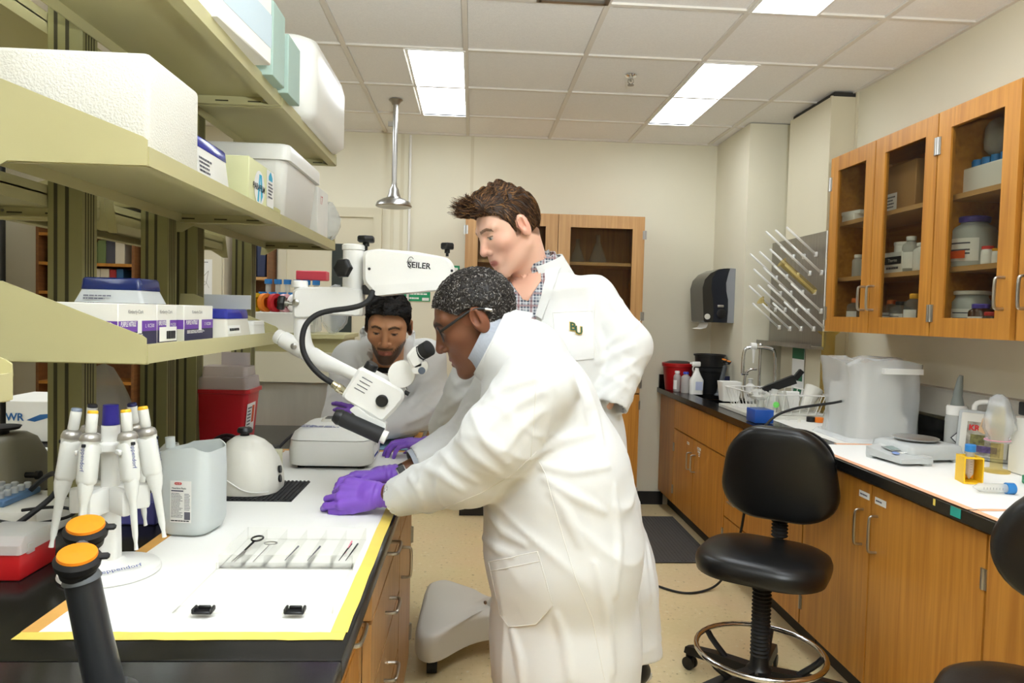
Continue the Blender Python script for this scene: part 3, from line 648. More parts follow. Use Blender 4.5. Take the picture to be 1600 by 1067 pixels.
MB().tube([(-.085,-.099,.055), (-.05,-.1,.055), (-.02,-.1,.035), (.01,-.1,.015), (.05,-.098,.012), (.075,-.09,.014)], .0018, 6, smooth=2).build('seam_line', 'white_plastic', D, local=True)
for z in (.062, .035): MB().lathe([(.011,0), (.011,.006), (0,.006)], (.084, -.02, z), (1,0,.15)).build('dial', 'black_plastic', D, local=True)
# ---- small carton behind it
one('reagent_carton', MB().rbox((-.635, 2.36, BZ+.036), (.04,.05,.07), .002, 1), mat('carton_yel', 'd8d6b8', .6, var=.15, scale=40), 'small pale carton beside the white water bath', 'box')
# ---- dry bath / white rounded instrument
W0 = Vector((-.465, 2.52, BZ+.0015)); Wb = thing('dry_bath', 'white rounded bench instrument with a lidded top beside the purple gloves', 'instrument', W0)
MB().loft(rings([(.01, 0, 0, .25, .24, .04), (.016, 0, 0, .275, .27, .045), (.06, 0, 0, .28, .275, .05), (.095, 0, 0, .272, .268, .05)], 6)).build('lower_case', 'white_plastic', Wb, local=True, sharp=70)
MB().loft(rings([(.097, 0, 0, .272, .268, .05), (.118, 0, .006, .255, .25, .05), (.133, 0, .02, .215, .2, .05), (.138, 0, .03, .19, .16, .04)], 6)).build('lid', 'white_plastic', Wb, local=True, sharp=70)
MB().loft(rings([(.138, .0, .05, .12, .09, .02), (.147, .0, .052, .115, .085, .02)])).build('lid_window_frame', 'off_plastic', Wb, local=True)
card(Matrix.Translation((0,.052,.1475)), .095, .065, 'black_plastic', Wb, 'lid_window', .0008, True, .01)
for sx_ in (-.1, .1): MB().cyl((sx_, -.09, 0), (sx_, -.09, .012), .012).build('foot', 'black_rubber', Wb, local=True)
MB().rbox((0,0,.008), (.22,.2,.012), .004, 1).build('under_tray', 'black_plastic', Wb, local=True)
pm = frame((.1395,-.03,.06), (0,1,0), (1,0,.06)); card(pm, .1, .07, 'label_white', Wb, 'control_panel', .0008, True); card(pm @ Matrix.Translation((0,.02,.001)), .05, .02, 'grey_plastic', Wb, 'display', .0006, True); card(pm @ Matrix.Translation((0,-.024,.001)), .09, .008, 'blue_ink', Wb, 'stripe', .0004, True)
greek(Matrix.Translation((-.03,-.068,.1355)) @ Matrix.Rotation(R(6), 4, 'X'), .15, .03, 3, 'blue_ink', Wb, local=True)
# ---- sharps container
S0 = Vector((-.855, 2.56, BZ+.001)); S = thing('sharps_container', 'red sharps bin with a clear top in front of the far shelf post', 'container', S0)
mat('sharps_red', 'c8252f', .3); glass_mat('sharps_lid', 'd9d0cf', .3, 'efe6e4', .55)
MB().loft(rings([(0, 0, 0, .145, .12, .015), (.235, 0, 0, .185, .155, .02), (.237, 0, 0, .2, .17, .02), (.25, 0, 0, .2, .17, .02)])).build('bin', 'sharps_red', S, local=True)
MB().loft(rings([(.251, 0, 0, .188, .158, .018), (.29, 0, 0, .18, .15, .018), (.292, 0, .01, .16, .12, .016), (.325, 0, .015, .155, .1, .016)])).build('clear_top', 'sharps_lid', S, local=True)
MB().b2(-.04, .06, .055, .06, .325, .37).build('lid_flap', 'sharps_lid', S, local=True)
lm = frame((.086, -.02, .15), (0,1,0), (1,0,-.085)); card(lm, .09, .1, 'label_white', S, 'label', .001, True); card(lm @ Matrix.Translation((.022,.01,.0012)), .024, .06, mat('hazard_orange', 'd85a2a', .6), S, 'hazard_mark', .0005, True); greek(lm @ Matrix.Translation((-.015,0,.0012)), .045, .08, 7, 'ink_soft', S, local=True)
# ---- goggles leaning on it
G0 = Vector((-.79, 2.36, BZ+.001)); G = thing('safety_goggles', 'smoky safety goggles propped against the red sharps bin', 'goggles', G0)
Mg = Matrix.Rotation(R(15), 4, 'Z') @ Matrix.Rotation(R(-25), 4, 'X')
arc = [(.062*math.cos(a), 0, .055+.058*math.sin(a)) for a in [R(200-220*k/16) for k in range(17)]]
MB().loft([[(p[0], .03*(1-(p[0]/.07)**2)*-1, p[2]) for p in arc], [(p[0]*.97, .03*(1-(p[0]/.07)**2)*-1+.003, p[2]*.98) for p in arc]], cap=True, M=Mg).build('lens', 'smoke', G, local=True)
MB().tube([Mg @ Vector((p[0], -.03*(1-(p[0]/.07)**2), p[2])) for p in arc], .0035, 8).build('frame', mat('dark_frame', '2c2226', .3), G, local=True)
MB().tube([Mg @ Vector((x, -.035+.02*abs(x)/.06, .02+.085*math.sin(R(90-x*900)) if 0 else .03+.07*(1-(x/.055)**2))) for x in [-.05+.01*k for k in range(11)]], .003, 8).build('strap', 'dark_frame', G, local=True)
# ---- tool case
TC = Vector((-.37, 1.45, BZ+.0013)); tc_ = thing('tool_case', 'open clear plastic instrument case lying on the bench paper', 'case', TC)
MB().b2(-.135, .135, .02, .022, 0, .028).b2(-.135, .135, .208, .21, 0, .028).b2(-.135, -.133, .02, .21, 0, .028).b2(.133, .135, .02, .21, 0, .028).b2(-.135, .135, .02, .21, 0, .0015).build('tray', 'clear_plastic', tc_, local=True)
for k in range(1, 6): MB().b2(-.135+k*.045-.0007, -.135+k*.045+.0007, .022, .208, .0015, .024).build('divider', 'clear_plastic', tc_, local=True)
MB().b2(-.138, .138, -.2, .016, 0, .0015).b2(-.138, -.136, -.2, .016, 0, .014).b2(.136, .138, -.2, .016, 0, .014).b2(-.138, .138, -.2, -.198, 0, .014).b2(-.138,.138,.014,.016,0,.014).build('lid', 'clear_plastic', tc_, local=True)
for k, x in enumerate((-.08, .075)):
    L = MB().rbox((x,-.213,.010), (.034,.018,.005), .0015, 1).rbox((x,-.207,.0145), (.022,.005,.007), .0015, 1).rbox((x-.015,-.212,.013), (.005,.02,.009), .0015, 1).rbox((x+.015,-.212,.013), (.005,.02,.009), .0015, 1)
    L.build('latch', 'black_plastic', tc_, local=True)
# instruments lying in it
def place(v): return TC+Vector(v)
sc = thing('scissors', 'black-ringed scissors in the first slot of the instrument case', 'scissors', place((-.105,.12,.003)))
MB().tube([place((-.1+.012*math.cos(a), .165+.018*math.sin(a), .016)) for a in [R(24*k) for k in range(15)]], .0022, 8, closed=True).build('ring', 'black_plastic', sc)
MB().tube([place((-.103,.147,.014)), place((-.112,.11,.006))], [.0025,.002], 8).build('handle', 'black_plastic', sc)
MB().tube([place((-.112,.11,.006)), place((-.119,.05,.004))], [.0022,.0008], 6).tube([place((-.109,.11,.006)), place((-.113,.05,.004))], [.0022,.0008], 6).build('blades', 'steel', sc)
rg = thing('wire_loop_tool', 'small steel ring tool in the second slot of the instrument case', 'tool', place((-.065,.14,.003)))
MB().tube([place((-.064+.014*math.cos(a), .14+.009*math.sin(a), .014)) for a in [R(24*k) for k in range(15)]], .0014, 8, closed=True).build('ring', 'steel', rg); MB().tube([place((-.064,.131,.013)), place((-.075,.05,.004))], [.0012,.0008], 6).build('stem', 'steel', rg)
for k, (x, m_, lab) in enumerate(((-.012, 'ink_soft', 'thin dark probe in the third slot of the instrument case'), (.035, 'ink_soft', 'thin dark probe in the fourth slot of the instrument case'), (.1, 'ink', 'black fine tweezers in the last slot of the instrument case'), (.114, 'ink', 'black slim probe at the right wall of the instrument case'))):
    one('probe', MB().tube([place((x,.06,.004)), place((x+.012,.125+.02*(k > 1),.012))], [.0008,.0022], 6), m_, lab, 'tool', 'instruments in the clear case')
one('pink_probe', MB().tube([place((.106,.10,.006)), place((.112,.15,.016))], [.001,.002], 6), mat('pink', 'e88aa0', .5), 'pink-tipped probe beside the black tweezers in the instrument case', 'tool', 'instruments in the clear case')
# ---- bench gas turret (foreground) and the same by the sink
mat('turret_grey', '2e3033', .3, var=.05, scale=9); mat('cap_orange', 'f08c1e', .3); mat('turret_light', '5c6064', .3)
def turret(label, base, top, s, valves, m='turret_grey'):
    Tt = thing('gas_tap_turret', label, 'tap', base, group='orange-capped service taps')
    b, t_ = Vector(base), Vector(top)
    MB().lathe([(.045*s,0), (.045*s,.006), (.034*s,.012), (.03*s,.016)], b, (0,0,1), 28).build('flange', m, Tt)
    MB().tube([b+Vector((0,0,.01)), b.lerp(t_,.5), t_], [.027*s,.025*s,.024*s], 24).build('post', m, Tt)
    MB().lathe([(.027*s,0), (.022*s,.012*s), (.012*s,.02*s), (.012*s,.04*s)], t_, t_-b, 20).build('neck', 'turret_light', Tt)
    for v in valves:
        p = Vector(v); q = t_+(t_-b).normalized()*.035*s; ax = Vector((.12,-.28,1)).normalized()
        V_ = MB().tube([q, q.lerp(p,.6)+Vector((0,0,-.01*s)), p-ax*.03*s], .010*s, 12, smooth=1).build('valve_stem', 'turret_light', Tt)
        MB().lathe([(.012*s,-.036*s), (.024*s,-.032*s), (.026*s,-.022*s), (.024*s,-.02*s), (.03*s,-.016*s), (.032*s,-.006*s), (.028*s,0)], p, ax, 28).build('valve_wheel', 'black_rubber', Tt)
        cp = MB().lathe([(.027*s,0), (.026*s,.004*s), (0,.006*s)], p+ax*.0005, ax, 28).build('index_cap', 'cap_orange', Tt)
        MB().rbox((.032*s,0,-.003*s), (.02*s,.012*s,.008*s), .003*s, 1, M=frame(p, (1,.3,0), ax)).build('lever_tip', 'black_rubber', Tt)
    return Tt
turret('orange-capped gas tap turret in the near foreground', (-.487, .985, BZ+.001), tuple(at(128, 905, Y=.97)), .9, [tuple(at(121, 868, Y=.96)), tuple(at(134, 822, Y=1.02))])
# ---- clear-lidded red box and left clutter
RB = Vector((-.905, 1.455, BZ+.001)); rb = thing('tip_rack_box', 'red plastic box with a clear lid at the left bench edge', 'box', RB)
mat('box_red', 'c01f22', .35)
MB().rbox((0,0,.025), (.11,.12,.05), .004, 2).build('base', 'box_red', rb, local=True)
MB().loft(rings([(.051,0,0,.116,.126,.006), (.068,0,0,.112,.122,.006), (.08,0,.01,.1,.1,.006)])).build('lid', 'frost', rb, local=True); MB().rbox((.057,-.03,.056), (.006,.02,.02), .001, 1).build('clasp', 'frost', rb, local=True)
VX = Vector((-1.3, 2.05, BZ+.001)); vx = thing('vortex_mixer', 'beige vortex mixer with a black cup at the left bench edge', 'mixer', VX)
MB().loft(rings([(0,0,0,.19,.2,.03), (.10,0,0,.18,.19,.04), (.15,0,0,.14,.16,.04), (.165,0,0,.1,.12,.03)])).build('housing', mat('vortex_beige', '9a9684', .45), vx, local=True, sharp=60)
MB().lathe([(.02,.166), (.02,.175), (.045,.178), (.05,.186), (.03,.188)], n=24).build('cup', 'black_rubber', vx, local=True); MB().cyl((.09,-.04,.06), (.125,-.04,.06), .008).lathe([(.012,0), (.012,.01)], (.12,-.04,.06), (1,0,0)).build('knob', 'black_plastic', vx, local=True)
hb = Vector((-1.05, 1.72, BZ+.001)); h_ = thing('heat_block', 'white heat block with a blue tube rack on the bench behind the red box', 'heat block', hb)
MB().rbox((0,0,.035), (.2,.2,.07), .012, 2).build('housing', 'off_plastic', h_, local=True)
rk = MB().rbox((-.04,.0,.078), (.1,.14,.016), .003, 1).build('tube_rack', mat('rack_blue', '5c7fa6', .5), h_, local=True)
for i in range(3):
    for j in range(5): MB().lathe([(.008,0), (.008,.012), (.006,.014)], (-.07+i*.03,-.05+j*.025,.086), n=10).build('tube_cap', 'grey_plastic', rk, local=True)
one('cable', MB().tube([(-1.02,1.50,.915), (-.93,1.56,.99), (-.9,1.62,1.03), (-.94,1.68,1.06), (-1.0,1.72,1.03), (-1.1,1.8,.95)], .006, 8, smooth=3), 'black_rubber', 'thick black cable looping above the red box', 'cable')
one('cable', MB().tube([(-.97,1.60,.99), (-.90,1.60,1.0), (-.86,1.62,.985), (-.9,1.64,.96), (-.98,1.62,.95), (-1.06,1.61,.97)], .0035, 8, smooth=3), 'black_rubber', 'thin black cable loop over the heat block', 'cable')
mat('clear_bit', 'c8c8c4', .2)
for k, (p, q, r_, lab) in enumerate((((-.96,1.86,.92), (-.9,1.80,1.07), .018, 'clear plastic test tube leaning behind the pipette stand'), ((-1.0,1.9,.92), (-.99,1.83,1.08), .015, 'second clear plastic tube leaning by the vortex mixer'))):
    one('test_tube', MB().tube([p, Vector(p).lerp(Vector(q),.15), q], [r_*.4, r_, r_], 14), 'frost', lab, 'tube', 'loose plastic tubes')
tr = thing('tool_tray', 'grey bench tray with black cords behind the cut jug', 'tray', (-.80, 2.05, BZ+.001))
MB().b2(-.9,-.76,1.86,2.16,BZ+.001,BZ+.004).b2(-.9,-.895,1.86,2.16,BZ+.004,BZ+.03).b2(-.765,-.76,1.86,2.16,BZ+.004,BZ+.03).build('tray_body', 'grey_plastic', tr)
for k in range(4): one('cord', MB().tube([(-.89+.02*k,1.9+.07*k,BZ+.008), (-.86,1.98+.04*k,BZ+.05+.012*k), (-.8,2.0+.05*k,BZ+.04+.01*k), (-.79+.01*k,2.12,BZ+.008)], .004, 6, smooth=2), 'black_rubber', ['lowest black cord in the grey bench tray', 'second black cord in the grey bench tray', 'third black cord in the grey bench tray', 'topmost black cord in the grey bench tray'][k], 'cord', 'cords in the grey tray')
one('tube_bundle', MB().tube([(-.84,1.84,.985), (-.80,1.98,1.06)], .025, 4).tube([(-.85,1.83,.96), (-.81,1.97,1.035)], .02, 4), 'frost', 'clear plastic sleeves leaning on the second post', 'sleeve')
one('purple_rack', MB().rbox((-.80,1.80,.94), (.09,.08,.06), .004, 1), mat('rack_violet', '5b5aa0', .4), 'violet tube rack behind the cut jug', 'rack')
lp = thing('laptop', 'black laptop with its screen tilted behind the sharps bin', 'laptop', (-1.16, 2.75, BZ))
MB().b2(-1.3,-1.02,2.7,2.92,BZ+.001,BZ+.02).build('keyboard', 'black_plastic', lp); MB().box((0,0,0), (.28,.012,.2), M=Matrix.Translation((-1.16,2.95,BZ+.12)) @ Matrix.Rotation(R(-15),4,'X')).build('screen', 'black_plastic', lp)
mt2 = thing('power_adapter', 'black power adapter lying beyond the white dome', 'adapter', (-.66, 2.5, BZ))
MB().rbox((-.70,2.50,BZ+.03), (.07,.09,.055), .012, 2).build('brick', 'black_plastic', mt2); MB().tube([(-.68,2.54,BZ+.03), (-.66,2.6,BZ+.06), (-.64,2.66,BZ+.08), (-.63,2.72,BZ+.02)], .005, 8, smooth=2).build('cord', 'black_rubber', mt2)
pv = Vector((-1.42, 2.35, BZ+.001))
st2 = pipette_stand('grey-white pipette stand on the far side behind the first post', (-1.42, 2.55, BZ+.001), 1.25, None, 2)
rs = thing('ring_stand', 'black ring stand rod with a clamp at the left', 'stand', (-1.42, 2.25, BZ))
MB().b2(-1.5,-1.34,2.15,2.35,BZ+.001,BZ+.015).build('base', 'black_plastic', rs); MB().cyl((-1.42,2.25,BZ+.015), (-1.42,2.25,1.85), .008).build('rod', 'black_plastic', rs); MB().rbox((-1.42,2.24,1.2), (.03,.03,.04), .004, 1).cyl((-1.45,2.24,1.205), (-1.5,2.24,1.205), .008).build('clamp', 'black_plastic', rs)
wb = thing('white_carton', 'white carton with a blue VWR print at the far left', 'box', (-1.70, 2.95, BZ))
MB().rbox((-1.70,2.95,BZ+.08), (.26,.3,.155), .003, 1).build('carton', 'carton_white', wb); text('VWR', .04, face_cam(-1.735, 2.797, BZ+.095), mat('vwr_blue', '1f5f9a', .5), wb, bold=.001); MB().prism([(-.03,-.01),(.0,-.016),(.05,.0),(.07,.016),(.02,.012)], .0005, face_cam(-1.65,2.7985,BZ+.095)).build('swoosh', 'vwr_blue', wb)
one('white_sheet', MB().b2(-1.75,-1.1,2.72-.5,2.7,BZ+.0003,BZ+.0015), 'paper', 'white paper on the far side of the island bench', 'paper')
fs = thing('gray_bag', 'grey crumpled plastic bag hanging between the posts', 'bag', (-.98, 2.1, 1.0))
bag('plastic_bag', 'large grey plastic bag leaning between the first two posts', (-1.06, 2.12, BZ+.002), (.12,.3,.34), 5, 'frost'); bpy.data.objects.remove(fs)
bag('plastic_bag', 'blue-white bag lying behind the glove cartons', (-1.12, 2.2, 1.342), (.12,.32,.1), 8, mat('bag_blue', 'cfdde6', .4, var=.1, scale=20))
bag('plastic_bag', 'clear bag hanging from the far-side shelf near the second post', (-1.12, 2.6, 1.46), (.03,.16,.22), 11)
one('white_tub', MB().lathe([(.0,0),(.1,0),(.105,.16),(.11,.165),(.11,.18),(0,.18)], (-1.15,1.5,1.701)), 'white_plastic', 'white tub on the far-side shelf at the left edge', 'tub')
one('blue_bag', MB().rbox((-1.15,1.6,2.19), (.25,.25,.16), .05, 3), mat('bag_dblue', '4a6a94', .4, var=.4, scale=20), 'blue and clear package under the top shelf at far left', 'package')
dv = thing('label_printer', 'dark tape printer on the far-side shelf between the posts', 'printer', (-1.15, 2.45, 1.701))
MB().rbox((-1.13,2.45,1.725), (.16,.2,.045), .012, 2).build('housing', 'black_plastic', dv); MB().rbox((-1.13,2.45,1.77), (.14,.18,.04), .01, 2).build('top_cover', 'putty', dv)
# ---- unit beyond the bench end with its load
E0 = thing('equipment_cabinet', 'cream cabinet with a stainless lower panel beyond the bench end', 'cabinet', (-.93, 3.75, 0))
MB().b2(-1.3,-.62,3.55,3.95,.04,.86).build('body', 'panel_paint', E0); MB().b2(-1.3,-.62,3.55,3.95,.86,1.08).build('stainless_panel', mat('soft_steel', 'd0ccc0', .45, .55, var=.05, scale=4, stretch=(6,1,1)), E0); MB().b2(-1.31,-.61,3.52,3.96,1.085,1.23).build('cream_hood', 'panel_paint', E0); MB().b2(-1.28,-.64,3.58,3.95,1.23,1.3).build('gap_panel', 'putty', E0); MB().b2(-1.3,-.62,3.52,3.95,1.3,1.32).build('top_shelf', 'putty', E0)
one('cream_carton', MB().rbox((-1.0,3.64,1.32+.052), (.26,.16,.1), .003, 1), 'carton_white', 'cream carton under the tape rolls beyond the shelf end', 'box')
for k, (c_, nm) in enumerate((('e8c92a','yellow'), ('ee8a2a','orange'), ('c8262e','red'), ('f0b6bc','pink'), ('f0eeec','white'))):
    mb = MB(); x = -1.075+.045*k
    mb.lathe([(.026,-.012),(.046,-.012),(.046,.012),(.026,.012),(.026,-.012)], (x,3.62+.012*k,1.421+.048), (1,-.55,0), 28)
    one('tape_roll', mb, mat('tape_'+nm+'_roll', c_, .4), nm+' tape roll in the row beside the tube rack', 'tape', 'tape rolls in a row')
tb = thing('tube_rack', 'clear tube pack with two rows of blue caps beyond the shelf', 'rack', (-.95, 3.82, 1.42))
mat('cap_blue', '2f7fc4', .4)
MB().rbox((-.96,3.84,1.38), (.30,.16,.119), .01, 2).build('tray', 'film', tb)
for i in range(2):
    for k in range(6):
        x = -1.085+k*.05; T_ = MB().cyl((x,3.77+.1*i,1.36), (x,3.77+.1*i,1.50+.07*i), .014).build('tube', 'frost', tb); MB().cyl((x,3.77+.1*i,1.50+.07*i), (x,3.77+.1*i,1.525+.07*i), .02).build('cap', 'cap_blue', T_)
one('red_lidded_box', MB().rbox((-.86,3.9,1.62), (.16,.08,.05), .004, 1), mat('lid_red', 'd84a5a', .4), 'box with a red lid above the clear tube pack', 'box')
bag('plastic_bag', 'white crumpled bag behind the microscope arm', (-.70, 3.66, 1.322), (.14,.2,.24), 2)
# ================================================================ right wall: base cabinets, worktop, sink
FX = 1.46
base_unit('panel_cabinet', 'blank wooden end panel at the far end of the right counter', 5.03, YB-.005, FX, 1.83, -1, [('panel', 5.03, 5.42, .12, .86, dict(hy=5.2, hz=.3, hl=.001))], 'oak')
for o in [c for p in bpy.data.objects if p.name.startswith('panel_cabinet') for q in p.children for c in q.children if c.name.startswith('handle')]: bpy.data.objects.remove(o)
sk = base_unit('sink_cabinet', 'wooden sink cupboard with two doors below the sink', 3.985, 5.025, FX, 1.83, -1,
    [('false_front', 3.985, 5.025, .66, .86, dict(hl=.001)), ('door', 4.575, 5.025, .12, .655, dict(vert=True, hy=4.615, hz=.505, hl=.11, hinge=5.02)), ('door', 3.985, 4.57, .12, .655, dict(vert=True, hy=4.53, hz=.505, hl=.11, hinge=3.99))], 'oak', top=.70)
for q in sk.children:
    if q.name.startswith('false_front'):
        for c in q.children: bpy.data.objects.remove(c)
du = base_unit('drawer_cabinet', 'wooden three-drawer unit behind the front stool', 3.02, 3.98, FX, XR-.01, -1,
    [('drawer', 3.02, 3.98, .60, .86, dict(hy=3.81, hz=.70)), ('drawer', 3.02, 3.98, .325, .595, dict(hy=3.81, hz=.435)), ('drawer', 3.02, 3.98, .12, .32, dict(hy=3.81))], 'oak')
dc = base_unit('door_cabinet', 'wooden two-door cupboard on the right with labels above its handles', 1.915, 3.015, FX, XR-.01, -1,
    [('door', 2.50, 3.015, .12, .86, dict(vert=True, hy=2.55, hz=.69, hl=.13, hinge=3.01)), ('door', 1.915, 2.495, .12, .86, dict(vert=True, hy=2.455, hz=.69, hl=.13, hinge=1.92))], 'oak')
base_unit('door_cabinet', 'wooden cupboard at the right edge behind the second stool', .7, 1.91, FX, XR-.01, -1, [('door', 1.31, 1.91, .12, .86, dict(vert=True, hy=1.4, hz=.69, hl=.13)), ('door', .7, 1.305, .12, .86, dict(vert=True, hy=1.2, hz=.69, hl=.13))], 'oak')
def face_left(y, z, x=FX-.0006): return frame((x, y, z), (0,-1,0), (-1,0,0))
for y, z, w, h, pr in ((4.69, .66-.05, .05, .018, sk), (4.46, .615, .07, .016, sk), (4.46, .595, .05, .012, sk), (4.455, .575, .02, .02, sk), (3.50, .785, .17, .03, du), (3.48, .75, .2, .025, du), (3.45, .72, .1, .025, du), (3.36, .50, .2, .028, du), (2.545, .81, .07, .024, dc), (2.44, .81, .07, .024, dc)):
    card(face_left(y, z), w, h, 'label_white', pr, 'paper_label', .0004); greek(face_left(y, z, FX-.0014), w*.8, h*.5, 1, 'ink_soft', pr, seed=int(y*100))
# worktop with the sink cut-out
X0, X1 = 1.43, XR-.003; sx0, sx1, sy0, sy1 = 1.56, 2.0, 4.12, 4.98
MB().b2(X0, sx0, .5, YB-.004, .874, BZ).b2(sx1, X1, .5, YB-.004, .874, BZ).b2(sx0, sx1, .5, sy0, .874, BZ).b2(sx0, sx1, sy1, YB-.004, .874, BZ)
wt = thing('wall_worktop', 'black worktop with sink along the right wall', 'worktop', (1.8, 3, .874))
def slab(poly, holes=None): pass
mb = MB(); P_ = [(X0,.5), (X1,.5), (X1,4.78), (1.833,4.78), (1.833,YB-.004), (X0,YB-.004)]
# ring-shaped slab: outer outline minus the rectangular sink
def ring_slab(mb, z0, z1):
    pts = [(X0,.5), (sx0,.5), (sx1,.5), (X1,.5), (X0,sy0), (sx0,sy0), (sx1,sy0), (X1,sy0), (X0,4.78), (sx0,4.78), (1.833,4.78), (sx1,4.78), (X1,4.78), (X0,sy1), (sx0,sy1), (1.833,sy1), (X0,YB-.004), (sx0,YB-.004), (1.833,YB-.004)]
    qs = [(0,1,5,4), (1,2,6,5), (2,3,7,6), (4,5,9,8), (6,7,12,11), (8,9,14,13), (13,14,17,16), (14,15,18,17)]
    n = len(pts); mb.add([(x, y, z0) for x, y in pts]+[(x, y, z1) for x, y in pts], [q[::-1] for q in qs]+[tuple(i+n for i in q) for q in qs])
    cnt = {}
    for q in qs:
        for i in range(4): e = (q[i], q[(i+1) % 4]); cnt[e] = 1
    for (a, b) in list(cnt):
        if (b, a) not in cnt: mb.add([(pts[a][0], pts[a][1], z0), (pts[b][0], pts[b][1], z0), (pts[b][0], pts[b][1], z1), (pts[a][0], pts[a][1], z1)], [(0,1,2,3)])
sx1 = 1.80; ring_slab(mb, .874, BZ); mb.build('slab', 'epoxy', wt)
MB().b2(sx0, sx0+.01, sy0, sy1, .71, .873).b2(sx1-.01, sx1, sy0, sy1, .71, .873).b2(sx0, sx1, sy0, sy0+.01, .71, .873).b2(sx0, sx1, sy1-.01, sy1, .71, .873).b2(sx0, sx1, sy0, sy1, .705, .715).build('sink_basin', 'epoxy', wt)
MB().b2(XR-.024, XR-.004, .5, 4.04, BZ+.0005, 1.01).build('backsplash', 'epoxy', wt); MB().b2(1.813, 1.833, 4.78, YB-.03, BZ+.0005, 1.01).b2(1.44, 1.83, YB-.026, YB-.006, BZ+.0005, 1.01).build('backsplash', 'epoxy', wt)
rw = thing('raceway', 'grey service raceway along the wall above the right counter', 'raceway', (2.15, 2.5, 1.03))
MB().b2(XR-.06, XR-.002, .5, 4.04, 1.035, 1.15).build('channel', mat('raceway_grey', 'b9b4a8', .5), rw); MB().b2(XR-.064, XR-.002, .5, 4.04, 1.151, 1.158).build('cover_lip', 'raceway_grey', rw)
# counter papers
one('bench_paper', MB().b2(1.455, 2.1, 1.98, 3.02, BZ+.0005, BZ+.0016), 'paper', 'white bench paper under the balance on the right counter', 'paper')
one('bench_paper', MB().b2(1.455, 2.1, .9, 1.97, BZ+.0005, BZ+.0016), 'paper', 'white bench paper at the right edge near the second stool', 'paper')
one('bench_paper', MB().b2(1.62, 2.1, 3.05, 4.05, BZ+.0005, BZ+.0016), 'carton_white', 'cream paper sheet under the dish tray on the right counter', 'paper')
tape('salmon tape strip along the front of the right counter paper', 1.445, 1.47, 1.98, 3.0, 'tape_salmon', BZ+.0018)
tape('salmon tape strip along the front of the counter paper near the right edge', 1.445, 1.47, .9, 1.97, 'tape_salmon', BZ+.0018)
tape('salmon tape strip across the right counter between two papers', 1.47, 2.08, 1.965, 1.985, 'tape_salmon', BZ+.0026)
tape('salmon tape strip beside the bagged instrument', 1.60, 1.78, 3.02, 3.05, 'tape_salmon', BZ+.0018)
one('tape_tab', MB().b2(1.4285, 1.4295, 1.985, 2.03, .882, BZ), mat('teal_tape', '2a9d8f', .5), 'teal tape tab on the black counter edge', 'tape')
one('tape_tab', MB().b2(1.4285, 1.4295, 2.10, 2.11, .89, BZ), 'tape_yellow', 'small yellow tape tab on the black counter edge', 'tape')
# ---------------------------------------------------------------- upper cabinets
UX, UZ0, UZ1, U0, U1 = 1.85, 1.397, 2.293, 2.372, 3.675
UC = thing('wall_cabinet', 'wooden wall cabinet with three glass doors on the right wall', 'cabinet', (2.0, (U0+U1)/2, UZ0))
MB().b2(UX+.022, XR-.003, U0, U0+.02, UZ0, UZ1).b2(UX+.022, XR-.003, U1-.02, U1, UZ0, UZ1).b2(UX+.022, XR-.003, U0+.02, U1-.02, UZ1-.02, UZ1).b2(UX+.022, XR-.003, U0+.02, U1-.02, UZ0, UZ0+.02).b2(XR-.012, XR-.004, U0+.02, U1-.02, UZ0+.02, UZ1-.02).b2(UX+.022, XR-.012, 2.79, 2.81, UZ0+.02, UZ1-.02).build('carcass', 'oak_h', UC)
Z1, Z2 = 1.675, 1.96
for a, b in ((U0+.02, 2.79), (2.81, U1-.02)):
    for z in (Z1, Z2): MB().b2(UX+.04, XR-.012, a, b, z-.02, z).build('shelf', 'maple', UC)
def glass_door(K, y0, y1, hy, hinge_y, x=UX, z0=UZ0, z1=UZ1, w=.075):
    y0 += .002; y1 -= .002
    D = MB().b2(x, x+.02, y0, y0+w, z0, z1).b2(x, x+.02, y1-w, y1, z0, z1).b2(x, x+.02, y0+w, y1-w, z0, z0+w).b2(x, x+.02, y0+w, y1-w, z1-w, z1).build('glass_door', 'oak', K)
    MB().b2(x+.008, x+.012, y0+w, y1-w, z0+w, z1-w).build('pane', 'pane', D)
    h = MB(); handle(h, (x, hy, 1.505), (x, hy, 1.615), (-1,0,0), .006, .035); h.build('handle', 'handle_metal', D)
    for z in (1.49, 2.16): MB().cyl((x-.005, hinge_y, z-.035), (x-.005, hinge_y, z+.035), .006).b2(x-.003, x, hinge_y-.014, hinge_y+.014, z-.035, z+.035).build('hinge', 'steel', D)
glass_door(UC, 3.262, U1, 3.30, U1-.003); glass_door(UC, 2.812, 3.258, 3.225, 2.815); glass_door(UC, U0, 2.808, 2.41, 2.803)
UC2 = thing('wall_cabinet', 'next wooden wall cabinet cut off by the right edge', 'cabinet', (2.0, 1.9, UZ0))
MB().b2(UX+.022, XR-.003, 2.348, 2.368, UZ0, UZ1).b2(UX+.022, XR-.003, 1.4, 1.42, UZ0, UZ1).b2(UX+.022, XR-.003, 1.42, 2.348, UZ1-.02, UZ1).b2(UX+.022, XR-.003, 1.42, 2.348, UZ0, UZ0+.02).b2(XR-.012, XR-.004, 1.42, 2.348, UZ0+.02, UZ1-.02).build('carcass', 'oak_h', UC2)
for z in (Z1, Z2): MB().b2(UX+.04, XR-.012, 1.42, 2.348, z-.02, z).build('shelf', 'maple', UC2)
glass_door(UC2, 1.9, 2.345, 2.30, 1.903); glass_door(UC2, 1.42, 1.896, 1.86, 1.423)
